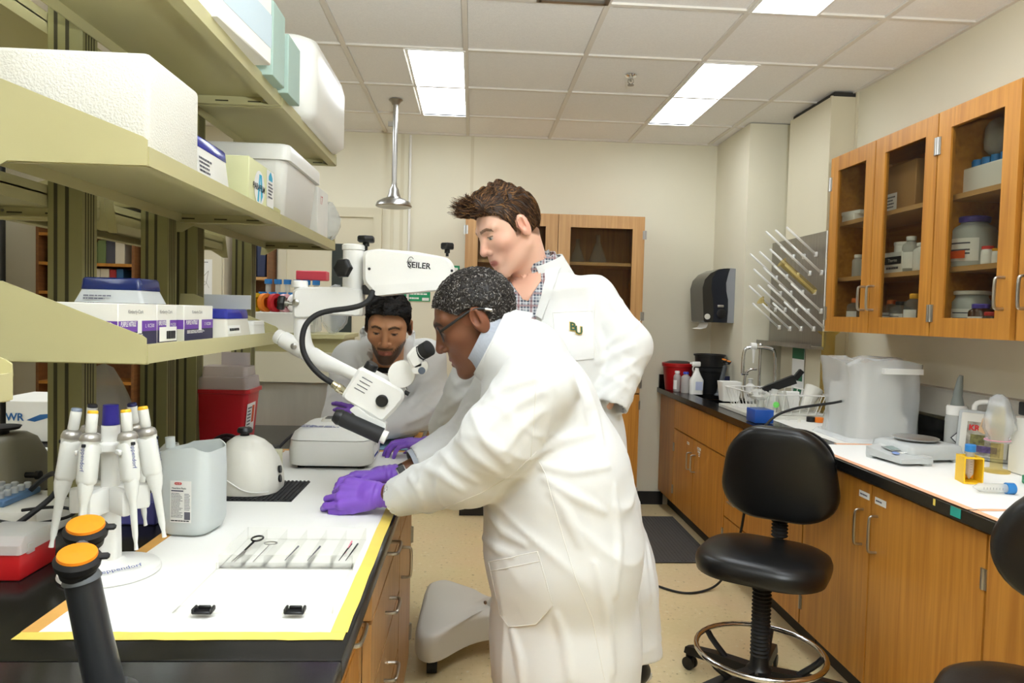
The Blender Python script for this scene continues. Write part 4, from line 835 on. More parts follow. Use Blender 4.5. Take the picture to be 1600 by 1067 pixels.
# contents: placed along the row they show in
mat('bottle_grey', 'b5b8b5', .3); mat('bottle_brown', '4a2a16', .15); mat('lid_purple', '5a4ab0', .4); mat('cap_red', 'cc3a34', .4); mat('cap_org', 'e8762a', .4); mat('cap_wht', 'f0efea', .4); mat('cap_yel', 'e8a92a', .4)
def jar(label, x, y, z, r, h, m, cap, neck=.6, ch=.12, lab=None, name='bottle', cat='bottle', group='bottles in the wall cabinet', sh=.72):
    B = thing(name, label, cat, (x, y, z), group=group)
    MB().lathe([(0,.0005), (r*.92,.0005), (r,.006), (r,h*sh), (r*.9,h*(sh+.06)), (r*neck,h*(sh+.13)), (r*neck,h*(1-ch)), (0,h*(1-ch))], n=22).build('bottle_body', m, B, local=True)
    MB().lathe([(r*neck*1.15,h*(1-ch)+.0005), (r*neck*1.18,h*(1-ch*.2)), (r*neck*1.05,h), (0,h)], n=22).build('cap', cap, B, local=True)
    if lab:
        M = []; zz0, zz1 = h*.12, h*.56; a0, a1 = R(150), R(250)   # curved paper label
        A = [(r*1.012*math.cos(a0+(a1-a0)*k/10), r*1.012*math.sin(a0+(a1-a0)*k/10)) for k in range(11)]
        mb = MB(); n0 = 11; mb.add([(x_, y_, zz0) for x_, y_ in A]+[(x_, y_, zz1) for x_, y_ in A], [(k, k+1, k+1+n0, k+n0) for k in range(10)]); L_ = mb.build('label', lab, B, local=True)
        if r > .04:
            mb = MB(); A2 = [(p*1.006, q*1.006) for p, q in A[2:9]]
            for zz in (.25, .32, .45): mb.add([(p, q, h*zz) for p, q in A2]+[(p, q, h*zz+h*.03) for p, q in A2], [(k, k+1, k+8, k+7) for k in range(6)])
            mb.build('print', 'ink_soft', L_, local=True)
    return B
q = lambda px, py, X=2.0: at(px, py, X=X)
cbz = UZ0+.0205
def cy(px, X=2.0): return at(px, 400, X=X).y
jar('big grey jar with a purple lid on the middle shelf', 2.0, cy(1518), Z1, .085, .205, 'bottle_grey', 'lid_purple', .62, .12, 'label_white', 'jar', 'jar')
M = frame((2.0-.0865, cy(1518)-.0, Z1+.10), (0,-1,0), (-1,0,0)); 
jj = [o for o in bpy.data.objects if o.get('label') == 'big grey jar with a purple lid on the middle shelf'][0]
text('F', .06, frame((-.0875,.03,.115), (0,-1,0), (-1,.3,0)), mat('magenta', '7a2a6e', .5), jj, local=True, bold=.001); card(frame((-.083,-.035,.05), (.35,-1,0), (-1,-.35,0)), .06, .03, 'hazard_orange', jj, 'orange_band', .001, True)
for px, x, r, h, cap, lb, lab in ((1543, 1.93, .022, .07, 'cap_red', 'label_white', 'small red-capped bottle next to the big grey jar'), (1557, 1.95, .02, .06, 'cap_yel', 'label_white', 'small yellow-capped bottle at the door stile'), (1556, 2.09, .03, .13, 'cap_wht', 'label_white', 'white canister behind the small red-capped bottle')):
    jar(lab, x, cy(px, x), Z1, r, h, 'white_plastic', cap, .8, .18, lb)
jar('wide pale jar with a white lid on the bottom shelf', 1.99, cy(1522, 1.99), cbz, .07, .165, 'bottle_grey', 'cap_wht', .8, .1, 'label_white', 'jar', 'jar')
jar('brown bottle with a purple lid on the bottom shelf', 1.92, cy(1537, 1.92), cbz, .042, .11, 'bottle_brown', 'lid_purple', .62, .16, 'label_white')
jar('brown bottle with a red lid behind the door stile', 1.93, cy(1556, 1.93), cbz, .035, .08, 'bottle_brown', 'cap_red', .7, .2, 'label_white')
tk = thing('tube_rack', 'white tube rack with blue-capped tubes on the top shelf', 'rack', (2.02, cy(1545, 2.02), Z2))
yy = cy(1540, 2.02); MB().rbox((2.02, yy-.03, Z2+.055), (.14,.26,.108), .004, 1).build('block', 'white_plastic', tk)
for i in range(2):
    for k in range(5): MB().cyl((1.985+.07*i, yy-.13+.05*k, Z2+.1095), (1.985+.07*i, yy-.13+.05*k, Z2+.14), .019).build('cap', 'cap_blue', tk)
bag('plastic_bag', 'clear bag on top of the blue-capped tubes', (2.03, yy-.05, Z2+.142), (.12,.16,.15), 6, 'frost')
jar('tall white bottle on the middle shelf beside the boxed one', 1.97, cy(1423, 1.97), Z1, .036, .165, 'frost', 'cap_wht', .5, .12, 'label_white')
jar('stout white bottle at the right of the middle door', 1.98, cy(1441, 1.98), Z1, .036, .13, 'white_plastic', 'cap_wht', .55, .12, 'label_white')
tbx = thing('white_carton', 'small Thermo carton on the middle shelf', 'box', (1.95, cy(1402, 1.95), Z1)); yb_ = cy(1402, 1.95); MB().rbox((1.98, yb_, Z1+.05), (.1,.14,.098), .002, 1).build('carton', 'carton_white', tbx); card(frame((1.929, yb_, Z1+.06), (0,-1,0), (-1,0,0)), .13, .035, 'ink', tbx, 'black_band', .0006); text('Thermo', .022, frame((1.9277, yb_, Z1+.06), (0,-1,0), (-1,0,0)), 'label_white', tbx); greek(frame((1.9285, yb_, Z1+.025), (0,-1,0), (-1,0,0)), .1, .02, 1, 'ink_soft', tbx)
one('small_tub', MB().lathe([(0,0),(.04,0),(.04,.03),(.042,.032),(.042,.045),(0,.045)], (1.98, yb_, Z1+.1)), 'white_plastic', 'small tub on the Thermo carton', 'tub')
cbx = thing('cardboard_box', 'brown cardboard box with a white label on the top shelf', 'box', (2.03, cy(1425, 2.03), Z2)); yb_ = cy(1428, 2.03); MB().rbox((2.04, yb_, Z2+.11), (.2,.26,.215), .003, 1).build('carton', mat('kraft', 'ae8350', .8, var=.05, scale=10), cbx); card(frame((1.939, yb_+.05, Z2+.05), (0,-1,0), (-1,0,0)), .09, .08, 'label_white', cbx, 'label', .0006); greek(frame((1.9382, yb_+.05, Z2+.05), (0,-1,0), (-1,0,0)), .07, .06, 4, 'ink_soft', cbx)
bag('plastic_bag', 'grey package at the left of the cardboard box', (1.98, cy(1396, 2.0)+.07, Z2+.001), (.12,.1,.18), 14, 'off_plastic')
for px, x, r, h, m_, cap, lab in ((1432, 1.93, .04, .16, 'labglass', 'cap_yel', 'clear glass bottle with a yellow cap on the bottom shelf'), (1411, 1.97, .045, .13, 'labglass', 'black_plastic', 'squat clear bottle with a red diamond label'), (1397, 2.02, .042, .14, 'labglass', 'cap_org', 'clear glass bottle with an orange cap at the back of the bottom shelf')):
    jar(lab, x, cy(px, x), cbz, r, h, m_, cap, .42, .14, 'label_white')
for px, x, r, h, lab in ((1327, 2.0, .034, .155, 'tall frosted bottle at the left of the first glass door'), (1341, 1.95, .027, .115, 'white-capped bottle in the middle of the first glass door'), (1350, 1.97, .025, .09, 'short white bottle at the stile of the first glass door')):
    jar(lab, x, cy(px, x), Z1, r, h, 'frost', 'cap_wht', .6, .14)
jar('clear bottle with an orange cap behind the first glass door', 1.93, cy(1340, 1.93), cbz, .04, .15, 'labglass', 'cap_org', .4, .15, 'label_white')
one('paper_stack', MB().rbox((2.0, cy(1342, 2.0), Z2+.045), (.18,.2,.02), .003, 1, rz=.2).rbox((1.99, cy(1342, 2.0), Z2+.02), (.16,.2,.038), .003, 1), 'paper', 'white folded papers on the top shelf behind the first door', 'paper')
for k, (z, c_, lab) in enumerate(((Z2, 'cap_blue', 'blue-lidded jar in the cabinet at the right edge, top shelf'), (Z1, 'cap_red', 'red-lidded jar in the cabinet at the right edge, middle shelf'), (cbz, 'cap_red', 'red-lidded jar in the cabinet at the right edge, bottom shelf'))):
    jar(lab, 1.97, 2.28, z, .045, .16, 'white_plastic', c_, .7, .15, 'label_white')
# ---------------------------------------------------------------- drying rack
DR = thing('drying_rack', 'steel peg drying rack on the wall above the sink', 'rack', (2.0, 4.4, 1.3))
MB().b2(2.012, 2.026, 4.0, 4.76, 1.30, 1.965).build('back_panel', 'brushed', DR); MB().b2(1.93, 2.012, 3.99, 4.77, 1.285, 1.30).b2(1.93, 1.936, 3.99, 4.77, 1.30, 1.312).build('drip_shelf', 'brushed', DR)
MB().b2(2.009, 2.013, 4.0, 4.012, 1.28, 1.965).build('drain_pipe', 'white_plastic', DR)
peg = None
for zx, zy in ((460,715),(502,713),(550,705),(392,798),(433,793),(478,787),(525,780),(572,778),(408,860),(450,858),(496,855),(545,855),(388,925),(427,925),(470,928),(518,930),(570,930),(403,995),(445,1000),(490,1000),(540,1000),(588,1000)):
    p = at(1060+zx/2.54, 120+zy/2.54, X=2.012)
    if peg is None:
        peg = MB().rbox((-.006,0,0), (.014,.026,.03), .003, 1).tube([(-.008,0,0), (-.185,0,.15)], [.008,.0065], 10).ell((-.186,0,.151), .0068, 8).mesh('peg'); peg.materials.append(MATS['white_plastic']); peg.shade_smooth()
    o = bpy.data.objects.new('peg', peg); COL.objects.link(o); o.parent = DR; o.location = p-Vector((2.0,4.4,1.3)); ORG[o.name] = Vector((2.0,4.4,1.3))
p = at(1060+540/2.54, 120+852/2.54, X=1.985); d_ = Vector((-.185,0,.15)).normalized()
one('graduated_cylinder', MB().tube([p, p+d_*.01, p+d_*.25, p+d_*.255, p+d_*.26], [.02,.021,.021,.021,.034], 18), 'amber', 'amber plastic cylinder hung on a drying peg', 'cylinder', 'amber plastic cylinders')
p = at(1060+325/2.54, 120+885/2.54, X=1.86); one('funnel', MB().lathe([(.03,.0),(.031,.002),(.006,.03),(.005,.06)], p, (.78,0,-.62), 18), 'amber', 'small amber funnel on the leftmost drying peg', 'funnel')
# ---------------------------------------------------------------- towel dispenser
TD = thing('towel_dispenser', 'black and grey paper towel dispenser on the wall pilaster', 'dispenser', (1.75, 5.1, 1.42))
Yd0, Yd1 = 4.955, 5.24
out = [(1.835,1.42), (1.835,1.80), (1.78,1.802), (1.72,1.795), (1.66,1.765), (1.62,1.72), (1.605,1.66), (1.61,1.58), (1.622,1.43), (1.63,1.42)]
Mx = Matrix(((1,0,0,0),(0,0,1,Yd0),(0,1,0,0),(0,0,0,1)))
MB().prism(out, Yd1-Yd0, Mx).build('cover', mat('disp_smoke', '302f2b', .12), TD, sharp=30)
MB().prism([(1.836,1.419), (1.836,1.801), (1.797,1.803), (1.785,1.76), (1.772,1.70), (1.776,1.64), (1.79,1.58), (1.792,1.50), (1.788,1.419)], Yd1-Yd0+.006, Matrix.Translation((0,-.003,0)) @ Mx).build('back_case', mat('disp_grey', '8d8f94', .4), TD, sharp=30)
MB().prism([(1.788,1.421), (1.792,1.50), (1.79,1.58), (1.776,1.64), (1.772,1.70), (1.785,1.76), (1.797,1.801), (1.75,1.80), (1.70,1.78), (1.672,1.73), (1.668,1.66), (1.682,1.58), (1.69,1.50), (1.688,1.421)], .002, Matrix.Translation((0,-.002,0)) @ Mx).build('side_panel', mat('disp_black', '1e222b', .15), TD, sharp=30)
MB().lathe([(.03,0),(.034,.012),(.02,.016),(0,.014)], (1.742,Yd0-.002,1.485), (0,-1,0), 24).build('crank_wheel', 'black_plastic', TD); MB().rbox((1.735,Yd0-.01,1.535), (.045,.014,.018), .005, 2).build('lever', 'steel', TD); MB().lathe([(.02,0),(.02,.006),(0,.006)], (1.645,Yd0-.002,1.46), (0,-1,0), 20).build('hub', 'off_plastic', TD)
tw = [(1.65+.012*math.sin(k*.5), Yd0+.02, 1.42-.012*k*.5) for k in range(9)]
mb = MB(); n = len(tw); prof = [(1.665,1.425), (1.662,1.40), (1.65,1.38), (1.62,1.372), (1.61,1.37)]
mb.prism(prof+[(x, z+.0015) for x, z in prof[::-1]], .2, Matrix.Translation((0,.03,0)) @ Mx); mb.build('paper_towel', 'paper', TD)
# ---------------------------------------------------------------- counter things, far to near
def bucket(label, x, y, z, r, h, m, lid, taper=.8):
    B = thing('bucket', label, 'bucket', (x, y, z))
    MB().lathe([(0,0),(r*taper,0),(r*.97,h*.86),(r*1.04,h*.87),(r*1.05,h*.98),(r*1.0,h),(r*.93,h),(r*.9,h*.8),(0,h*.78)], n=32).build('bucket_body', m, B, local=True)
    if lid: MB().lathe([(r*.92,h*.93),(r*.9,h*1.0),(r*.6,h*1.06),(0,h*1.07)], n=32).build('lid', lid, B, local=True)
    return B
bucket('red bucket with a black lid at the far end of the counter', 1.545, 5.275, BZ+.001, .115, .20, mat('bucket_red', 'b3161c', .35), 'black_plastic')
bucket('lower black bucket of the stacked pair by the sink', 1.715, 5.08, BZ+.001, .105, .185, 'black_plastic', None)
bucket('upper black bucket of the stacked pair by the sink', 1.715, 5.08, BZ+.19, .108, .09, 'black_plastic', None, .9)
jar('clear squeeze bottle with a pale cap beside the red bucket', 1.495, 5.12, BZ+.001, .026, .15, 'frost', 'cap_wht', .6, .12, 'label_white', group='bottles by the buckets'); jar('clear bottle with a blue cap beside the spray bottle', 1.535, 5.04, BZ+.001, .034, .15, 'frost', mat('cap_cobalt', '3a4cc0', .4), .5, .1, group='bottles by the buckets')
SP = thing('spray_bottle', 'white trigger spray bottle in front of the black buckets', 'bottle', (1.59, 4.97, BZ+.001))
MB().loft(rings([(0,0,0,.09,.06,.02),(.1,0,0,.092,.062,.02),(.13,0,0,.06,.05,.02),(.165,0,0,.03,.03,.012),(.185,0,0,.026,.026,.012)])).build('bottle_body', 'white_plastic', SP, local=True, sharp=60); MB().rbox((-.005,0,.212), (.06,.026,.035), .008, 2).rbox((-.036,0,.218), (.03,.014,.014), .004, 2).build('spray_head', 'white_plastic', SP, local=True); MB().tube([(-.02,0,.2),(-.03,0,.18),(-.025,0,.16)], .005, 8, smooth=1).build('trigger', 'white_plastic', SP, local=True); card(frame((.01,-.032,.06),(1,0,0),(0,-1,0)), .05, .06, mat('lab_blue','c4cbe6',.6), SP, 'label', .0006, True)
turret('orange-capped service tap turret at the far end of the sink', (1.73, 4.86 if 0 else 5.0-.09, BZ+.001), (1.765, 4.90, 1.11), .62, [(1.745,4.86,1.165), (1.80,4.93,1.15)], 'turret_light')
FA = thing('faucet', 'chrome lab faucet with a gooseneck at the sink', 'faucet', (1.93, 4.45, BZ+.001))
MB().lathe([(.03,0),(.03,.01),(.016,.014),(.014,.03)], (1.93,4.45,BZ+.001), n=20).build('flange', 'chrome', FA)
MB().tube([(1.93,4.45,BZ+.02), (1.93,4.45,1.24), (1.90,4.45,1.27), (1.77,4.48,1.275), (1.735,4.49,1.25), (1.735,4.49,1.1)], .011, 12, smooth=3).build('gooseneck', 'chrome', FA); MB().tube([(1.85,4.5,BZ+.01), (1.85,4.5,1.27)], .009, 10).ell((1.85,4.5,1.285), (.014,.014,.014), 12).build('service_pipe', 'chrome', FA); MB().cyl((1.775,4.475,1.277), (1.81,4.47,1.277), .022).build('white_coupling', 'white_plastic', FA)
MB().tube([(1.76,4.52,BZ+.01), (1.76,4.52,1.10), (1.79,4.5,1.13), (1.83,4.5,1.13)], .008, 10, smooth=2).cyl((1.74,4.52,1.1), (1.78,4.52,1.1), .013).build('valve', 'chrome', FA); MB().tube([(1.79,4.46,1.26), (1.79,4.46,1.17)], [.010,.004], 10).build('nozzle', 'white_plastic', FA)
es = thing('eyewash_sign', 'green and white sign on the wall behind the faucet', 'sign', (2.0, 4.2, 1.1)); M = frame((2.024, 4.33, 1.13), (0,-1,0), (-1,0,0)); card(M, .16, .30, 'label_white', es, 'board', .003); card(M @ Matrix.Translation((0,.115,.0035)), .16, .07, mat('deep_green', '1f6b45', .5), es, 'green_header', .0006); card(M @ Matrix.Translation((.02,-.03,.0035)), .09, .05, 'deep_green', es, 'emblem', .0006); card(M @ Matrix.Translation((0,-.12,.0035)), .12, .03, 'deep_green', es, 'caption', .0006)
one('soap_dispenser', MB().lathe([(0,0),(.03,0),(.03,.1),(.012,.115),(.012,.14),(.02,.145),(0,.15)], (1.84,4.62,BZ+.001), n=18), 'white_plastic', 'small white soap pump behind the faucet', 'bottle')
one('folded_tool', MB().rbox((1.82,5.0,BZ+.07), (.05,.02,.12), .004, 1), mat('dark_blue', '23294a', .4), 'dark blue tool standing by the pilaster', 'tool')
# dish tray, wire basket, glassware
DT = thing('drain_tray', 'cream drain tray on the counter under the wire basket', 'tray', (1.75, 4.0, BZ+.002))
MB().b2(1.52,1.98,3.76,4.3,BZ+.002,BZ+.008).b2(1.52,1.53,3.76,4.3,BZ+.008,BZ+.02).b2(1.97,1.98,3.76,4.3,BZ+.008,BZ+.02).b2(1.53,1.97,3.76,3.77,BZ+.008,BZ+.02).b2(1.53,1.97,4.29,4.3,BZ+.008,BZ+.02).build('tray_body', 'off_plastic', DT)
WB = thing('wire_basket', 'white wire dish basket full of plasticware', 'basket', (1.75, 4.0, BZ+.01)); z0, z1 = BZ+.022, BZ+.13
def rect(x0, x1, y0, y1, z): return [(x0,y0,z),(x1,y0,z),(x1,y1,z),(x0,y1,z)]
MB().tube(rect(1.545,1.965,3.79,4.26,z1), .004, 6, True).build('rim', 'white_enamel', WB); MB().tube(rect(1.575,1.935,3.82,4.23,z0), .003, 6, True).build('base_ring', 'white_enamel', WB)
for k in range(9):
    t = k/8; MB().tube([(1.545+.42*t,3.79,z1),(1.575+.36*t,3.82,z0)], .0025, 6).build('wire', 'white_enamel', WB); MB().tube([(1.545+.42*t,4.26,z1),(1.575+.36*t,4.23,z0)], .0025, 6).build('wire', 'white_enamel', WB)
    MB().tube([(1.545,3.79+.47*t,z1),(1.575,3.82+.41*t,z0)], .0025, 6).build('wire', 'white_enamel', WB); MB().tube([(1.965,3.79+.47*t,z1),(1.935,3.82+.41*t,z0)], .0025, 6).build('wire', 'white_enamel', WB); MB().tube([(1.575,3.82+.41*t,z0),(1.935,3.82+.41*t,z0)], .0025, 6).build('wire', 'white_enamel', WB)
one('cutlery_cup', MB().loft(rings([(BZ+.03,1.60,4.35,.1,.09,.015),(BZ+.15,1.60,4.35,.125,.11,.015)])), 'white_plastic', 'white utensil cup clipped on the wire basket', 'cup')
one('black_scoop', MB().tube([(1.62,4.1,BZ+.09),(1.72,4.05,BZ+.14),(1.86,4.02,BZ+.2)], [.012,.03,.035], 4).tube([(1.86,4.02,BZ+.2),(1.9,4.02,BZ+.25)], .02, 4), 'black_plastic', 'black plastic scoop lying in the wire basket', 'scoop')
for k, (x, y, z, r, h, ax) in enumerate(((1.68,3.9,BZ+.03,.028,.12,(.3,.2,1)), (1.75,3.88,BZ+.03,.025,.11,(-.2,.1,1)), (1.80,3.95,BZ+.03,.03,.10,(.1,.3,1)), (1.70,4.02,BZ+.03,.03,.1,(.5,0,1)), (1.63,3.92,BZ+.03,.022,.12,(-.2,0,1)), (1.76,4.1,BZ+.03,.03,.12,(.2,.2,1)))):
    one('plastic_tube', MB().lathe([(r,0),(r,h),(r*.9,h),(r*.9,.004),(0,.004)], (x,y,z), ax, 18), 'frost', ['clear vial leaning at the front of the wire basket', 'clear vial at the front middle of the wire basket', 'short clear vial in the middle of the wire basket', 'tilted clear vial in the wire basket under the scoop', 'narrow clear vial at the left of the wire basket', 'clear vial at the back of the wire basket'][k], 'vial', 'plasticware in the wire basket')
one('tube_rack_white', MB().rbox((1.79,3.92,BZ+.085), (.1,.03,.11), .004, 1), 'white_plastic', 'white perforated rack standing in the wire basket', 'rack'); one('green_cap', MB().lathe([(.016,0),(.016,.012),(0,.013)], (1.66,3.80,BZ+.075), (-.3,-1,.3)), mat('lime', '67d84f', .4), 'lime green cap at the front of the wire basket', 'cap')
one('white_scoop', MB().tube([(1.87,3.9,BZ+.05),(1.93,3.92,BZ+.16)], [.03,.05], 12), 'off_plastic', 'cream funnel standing at the right of the wire basket', 'funnel')
bb = thing('pipette_tip_box', 'blue tip box with a clear lid on the counter front edge', 'box', (1.515, 3.66, BZ+.001)); MB().rbox((0,0,.036), (.1,.12,.07), .005, 2).build('base', mat('box_blue', '1f55b0', .35), bb, local=True); MB().loft(rings([(.072,0,0,.102,.122,.006),(.115,0,0,.095,.115,.008)])).build('lid', 'clear_plastic', bb, local=True)
bag('loose_tips', 'heap of clear plastic tips piled on the blue box', (1.515, 3.68, BZ+.118), (.1,.13,.05), 21, 'frost', .6)
GC = thing('graduated_cylinder', 'tall amber graduated cylinder standing by the wire basket', 'cylinder', (2.04, 4.0, BZ+.002), group='amber plastic cylinders')
MB().lathe([(.06,0),(.06,.012),(.035,.02),(.036,.4),(.036,.455),(.06,.475),(.062,.478),(.057,.476),(.033,.452),(.032,.03),(0,.03)], n=28).build('cylinder_body', 'amber', GC, local=True)
for k in range(12): MB().box((-.012,-.0352,.06+k*.03), (.012,.001,.0012)).build('graduation', 'ink_soft', GC, local=True)
wf = one('wash_box', MB().rbox((2.03,3.62,BZ+.11), (.17,.32,.21), .01, 2), 'off_plastic', 'cream bin behind the bagged instrument', 'bin')
mk = thing('ribbed_cup_pile', 'white ribbed foam cup lying on the cream bin', 'cup', (2.05, 3.6, BZ+.216)); MB().lathe([(.0,.0),(.035,.0),(.05,.09),(.046,.09),(.03,.01)], (2.05,3.68,BZ+.262), (-.25,-1,.1), 24).build('cup', 'foam', mk)
for k in range(10): a = R(36*k); MB().tube([Vector((2.05,3.68,BZ+.262))+Vector((.036*math.cos(a), -.005, .036*math.sin(a))), Vector((2.05-.02,3.59,BZ+.27))+Vector((.05*math.cos(a), 0, .05*math.sin(a)))], .003, 5).build('rib', 'foam', mk)
for x, c_, nm in ((1.80, 'black_plastic', 'black'), (1.835, mat('cap_org2', 'f08020', .4), 'orange')): one('screw_cap', MB().lathe([(.023,0),(.023,.024),(.02,.026),(0,.026)], (x+.01, 3.70-.02*(nm == 'orange'), BZ+.002), n=22), c_, nm+' screw cap standing on the cream paper sheet', 'cap', 'loose screw caps')
for x, y in ((1.70,3.74), (1.735,3.68)): one('screw_cap', MB().lathe([(.008,0),(.008,.014),(0,.015)], (x, y, BZ+.002), n=14), 'off_plastic', 'tiny cream cap on the paper, %s' % ('nearer the wire basket' if y > 3.7 else 'nearer the black cap'), 'cap', 'loose screw caps')
# bagged instrument
BG = thing('bagged_instrument', 'instrument wrapped in a frosted plastic bag on the right counter', 'instrument', (1.86, 3.22, BZ+.001))
glass_mat('bag_film', 'f0f2f2', .25, 'f8f9fa', .36)
MB().loft(rings([(BZ+.003,1.87,3.25,.24,.26,.03),(BZ+.10,1.87,3.25,.24,.26,.03),(BZ+.12,1.87,3.25,.20,.22,.02),(BZ+.33,1.87,3.25,.19,.2,.02)])).build('instrument_body', 'off_plastic', BG, sharp=60)
mb = MB(); R_ = []
for i, z in enumerate((.0015,.03,.08,.14,.2,.26,.31,.345,.36)):
    ring = []
    for k in range(48):
        a = 2*math.pi*k/48; x = .165*max(-1,min(1,1.25*math.cos(a))); y = .17*max(-1,min(1,1.25*math.sin(a)))
        n_ = noise.noise(Vector((math.cos(a)*2.2, math.sin(a)*2.2, z*5)))*.016+.006*math.sin(a*9+z*14); s_ = 1+(.05 if i > 6 else 0)-(.10*math.sin(z*8)*.3)
        ring.append((1.865+(x+n_*math.cos(a))*s_, 3.245+(y+n_*math.sin(a))*s_, BZ+.0018+z+(.012*math.sin(a*3) if i > 5 else 0)))
    R_.append(ring)
R_.append([(1.865+(p[0]-1.865)*.55, 3.245+(p[1]-3.245)*.55, BZ+.37+.008*math.sin(k*.7)) for k, p in enumerate(R_[-1])])
mb.loft(R_); mb.build('plastic_bag', 'bag_film', BG, sharp=70); MB().b2(1.82,2.0,3.06,3.10,BZ+.31,BZ+.335).build('white_top_strip', 'white_plastic', BG)
mb = MB(); mb.loft([[(1.865+p[0]*s_, 3.245+p[1]*s_, z) for p in rrect(.34,.36,.05,5)] for z, s_ in ((BZ+.0015,1.14),(BZ+.004,1.1),(BZ+.02,1.03))], cap=False); mb.build('bag_skirt', 'bag_film', BG)
# balance
BA = Vector((1.735, 2.72, BZ+.002)); BL = thing('balance', 'grey lab balance with a round steel pan on the white paper', 'balance', BA, R(10))
mat('bal_grey', 'c3c6c4', .4); mat('bal_dark', '9fa3a2', .45)
MB().loft(rings([(.012,.05,.02,.24,.22,.02),(.03,.05,.02,.25,.23,.025),(.06,.05,.02,.24,.21,.02),(.066,.05,.02,.22,.19,.02)])).build('housing', 'bal_grey', BL, local=True, sharp=50)
MB().loft([[(-.15,-.13,.01),(-.02,-.14,.01),(-.02,.08,.012),(-.15,.06,.012)],[(-.15,-.128,.024),(-.02,-.138,.03),(-.02,.08,.055),(-.15,.06,.045)]]).build('keypad', 'bal_grey', BL, local=True)
kp = frame((-.088,-.035,.0425), (1,.02,.06), (-.03,-.16,1)); card(kp @ Matrix.Translation((.012,.025,0)), .085, .055, 'bal_dark', BL, 'display_bezel', .001, True, .004); card(kp @ Matrix.Translation((.012,.025,.0012)), .07, .04, mat('lcd', '8a9b96', .15), BL, 'display', .0006, True); MB().lathe([(.014,0),(.012,.002),(0,.002)], kp @ Vector((-.035,-.03,.002)), kp.to_3x3() @ Vector((0,0,1)), 20, sx=1).build('power_key', mat('key_blue', '7f96c8', .4), BL, local=True)
for k in range(4): card(kp @ Matrix.Translation((-.008+k*.018,-.03,.0005)), .012, .008, 'label_white', BL, 'key', .0015, True)
for x, y in ((-.03,-.115), (.15,-.07), (-.13,.05), (.15,.11)): MB().lathe([(.02,0),(.022,.012),(.022,.034),(0,.036)], (x,y,0), n=20).build('foot', 'bal_grey', BL, local=True)
MB().lathe([(.03,.067),(.03,.072),(.078,.074),(.084,.08),(.08,.082),(0,.079)], (.055,.03,0), n=40).build('pan', mat('pan_steel', 'd2d2d0', .4, 1), BL, local=True)
# squeeze bottle, kit case, carton, bagged cylinder
SB_ = jar('white squeeze bottle with a grey nozzle behind the balance', 2.02, 2.86, BZ+.002, .042, .20, 'frost', 'cap_wht', .8, .2, None, group='bottles behind the balance'); MB().tube([(0,0,.2),(0,0,.24),(.0,0,.245),(.008,-.0,.31),(.012,0,.325)], [.026,.017,.018,.011,.007], 14).build('nozzle', mat('nozzle_grey', '7e8480', .5), SB_, local=True)
card(frame((-.012,-.0425,.07),(1,-.25,0),(-.25,-1,0)) @ Matrix.Rotation(R(45),4,'Z'), .05, .05, 'ink', SB_, 'hazard_diamond', .0004, True); card(frame((-.0121,-.0431,.07),(1,-.25,0),(-.25,-1,0)) @ Matrix.Rotation(R(45),4,'Z'), .043, .043, 'label_white', SB_, 'hazard_field', .0006, True)
KC = thing('kit_case', 'grey plastic case with a handle and a colourful picture card', 'case', (2.06, 2.62, BZ+.002)); Mk = Matrix.Translation((2.02,2.70,BZ+.002)) @ Matrix.Rotation(R(-52),4,'Z') @ Matrix.Rotation(R(-10),4,'X')
MB().rbox((0,.02,.10), (.20,.045,.196), .012, 2, M=Mk).build('shell', 'grey_plastic', KC); MB().rbox((0,-.006,.10), (.17,.012,.17), .006, 2, M=Mk).build('cover', 'off_plastic', KC); MB().tube([Mk @ Vector(v) for v in ((-.05,.02,.19),(-.05,.02,.235),(.05,.02,.235),(.05,.02,.19))], .011, 10, smooth=2).build('handle', 'white_plastic', KC)
pic = Mk @ frame((0,-.0125,.085),(1,0,0),(0,-1,0)); card(pic, .12, .13, mat('card_mix', '9a9488', .5, var=.5, scale=45), KC, 'picture_card', .0008)
text('KR', .03, pic @ Matrix.Translation((-.035,.04,.0012)), 'red_ink', KC, bold=.0015); card(pic @ Matrix.Translation((.03,.03,.0012)), .03, .03, mat('flame', 'c8702a', .5, var=.5, scale=60), KC, 'picture', .0004); card(pic @ Matrix.Translation((0,-.04,.0012)), .1, .025, mat('purple_pic', '5a4a7a', .5, var=.4, scale=70), KC, 'picture', .0004); card(pic @ Matrix.Translation((-.02,-.005,.0012)), .05, .04, mat('olive_pic', '6e6a3a', .5, var=.5, scale=70), KC, 'picture', .0004)
MB().prism([(-.02,-.0),(.0,-.01),(.02,0),(.012,.05),(0,.06),(-.01,.05)], .0005, pic @ Matrix.Translation((0,.03,.0014))).build('picture', mat('flesh_pic','d8b48a',.5), KC)
bk = one('black_box', MB().rbox((2.08,2.36,BZ+.235), (.12,.34,.05), .006, 2), 'black_plastic', 'black flat box on top of the print-labelled carton', 'box'); 
FC = thing('transfer_pipette_carton', 'white printed pipette carton at the right end of the counter', 'box', (2.06, 2.36, BZ+.002)); MB().rbox((2.06,2.33,BZ+.106), (.17,.36,.205), .003, 1).build('carton', 'carton_white', FC)
fcM = frame((1.9745,2.36,BZ+.15),(0,-1,0),(-1,0,0)); text('fisherbrand', .032, fcM @ Matrix.Translation((-.07,0,.0006)), 'ink', FC, align='LEFT', bold=.0006); text('Transfer Pipet', .014, fcM @ Matrix.Translation((-.06,-.03,.0006)), 'ink_soft', FC, align='LEFT'); text('13-711-5A', .02, fcM @ Matrix.Translation((-.055,-.055,.0006)), 'ink', FC, align='LEFT'); greek(fcM @ Matrix.Translation((0,-.09,.0006)), .1, .02, 1, 'ink', FC, 'barcode', fill=.9, ragged=0)
fc2 = frame((2.0,2.1495,BZ+.15),(1,0,0),(0,-1,0))
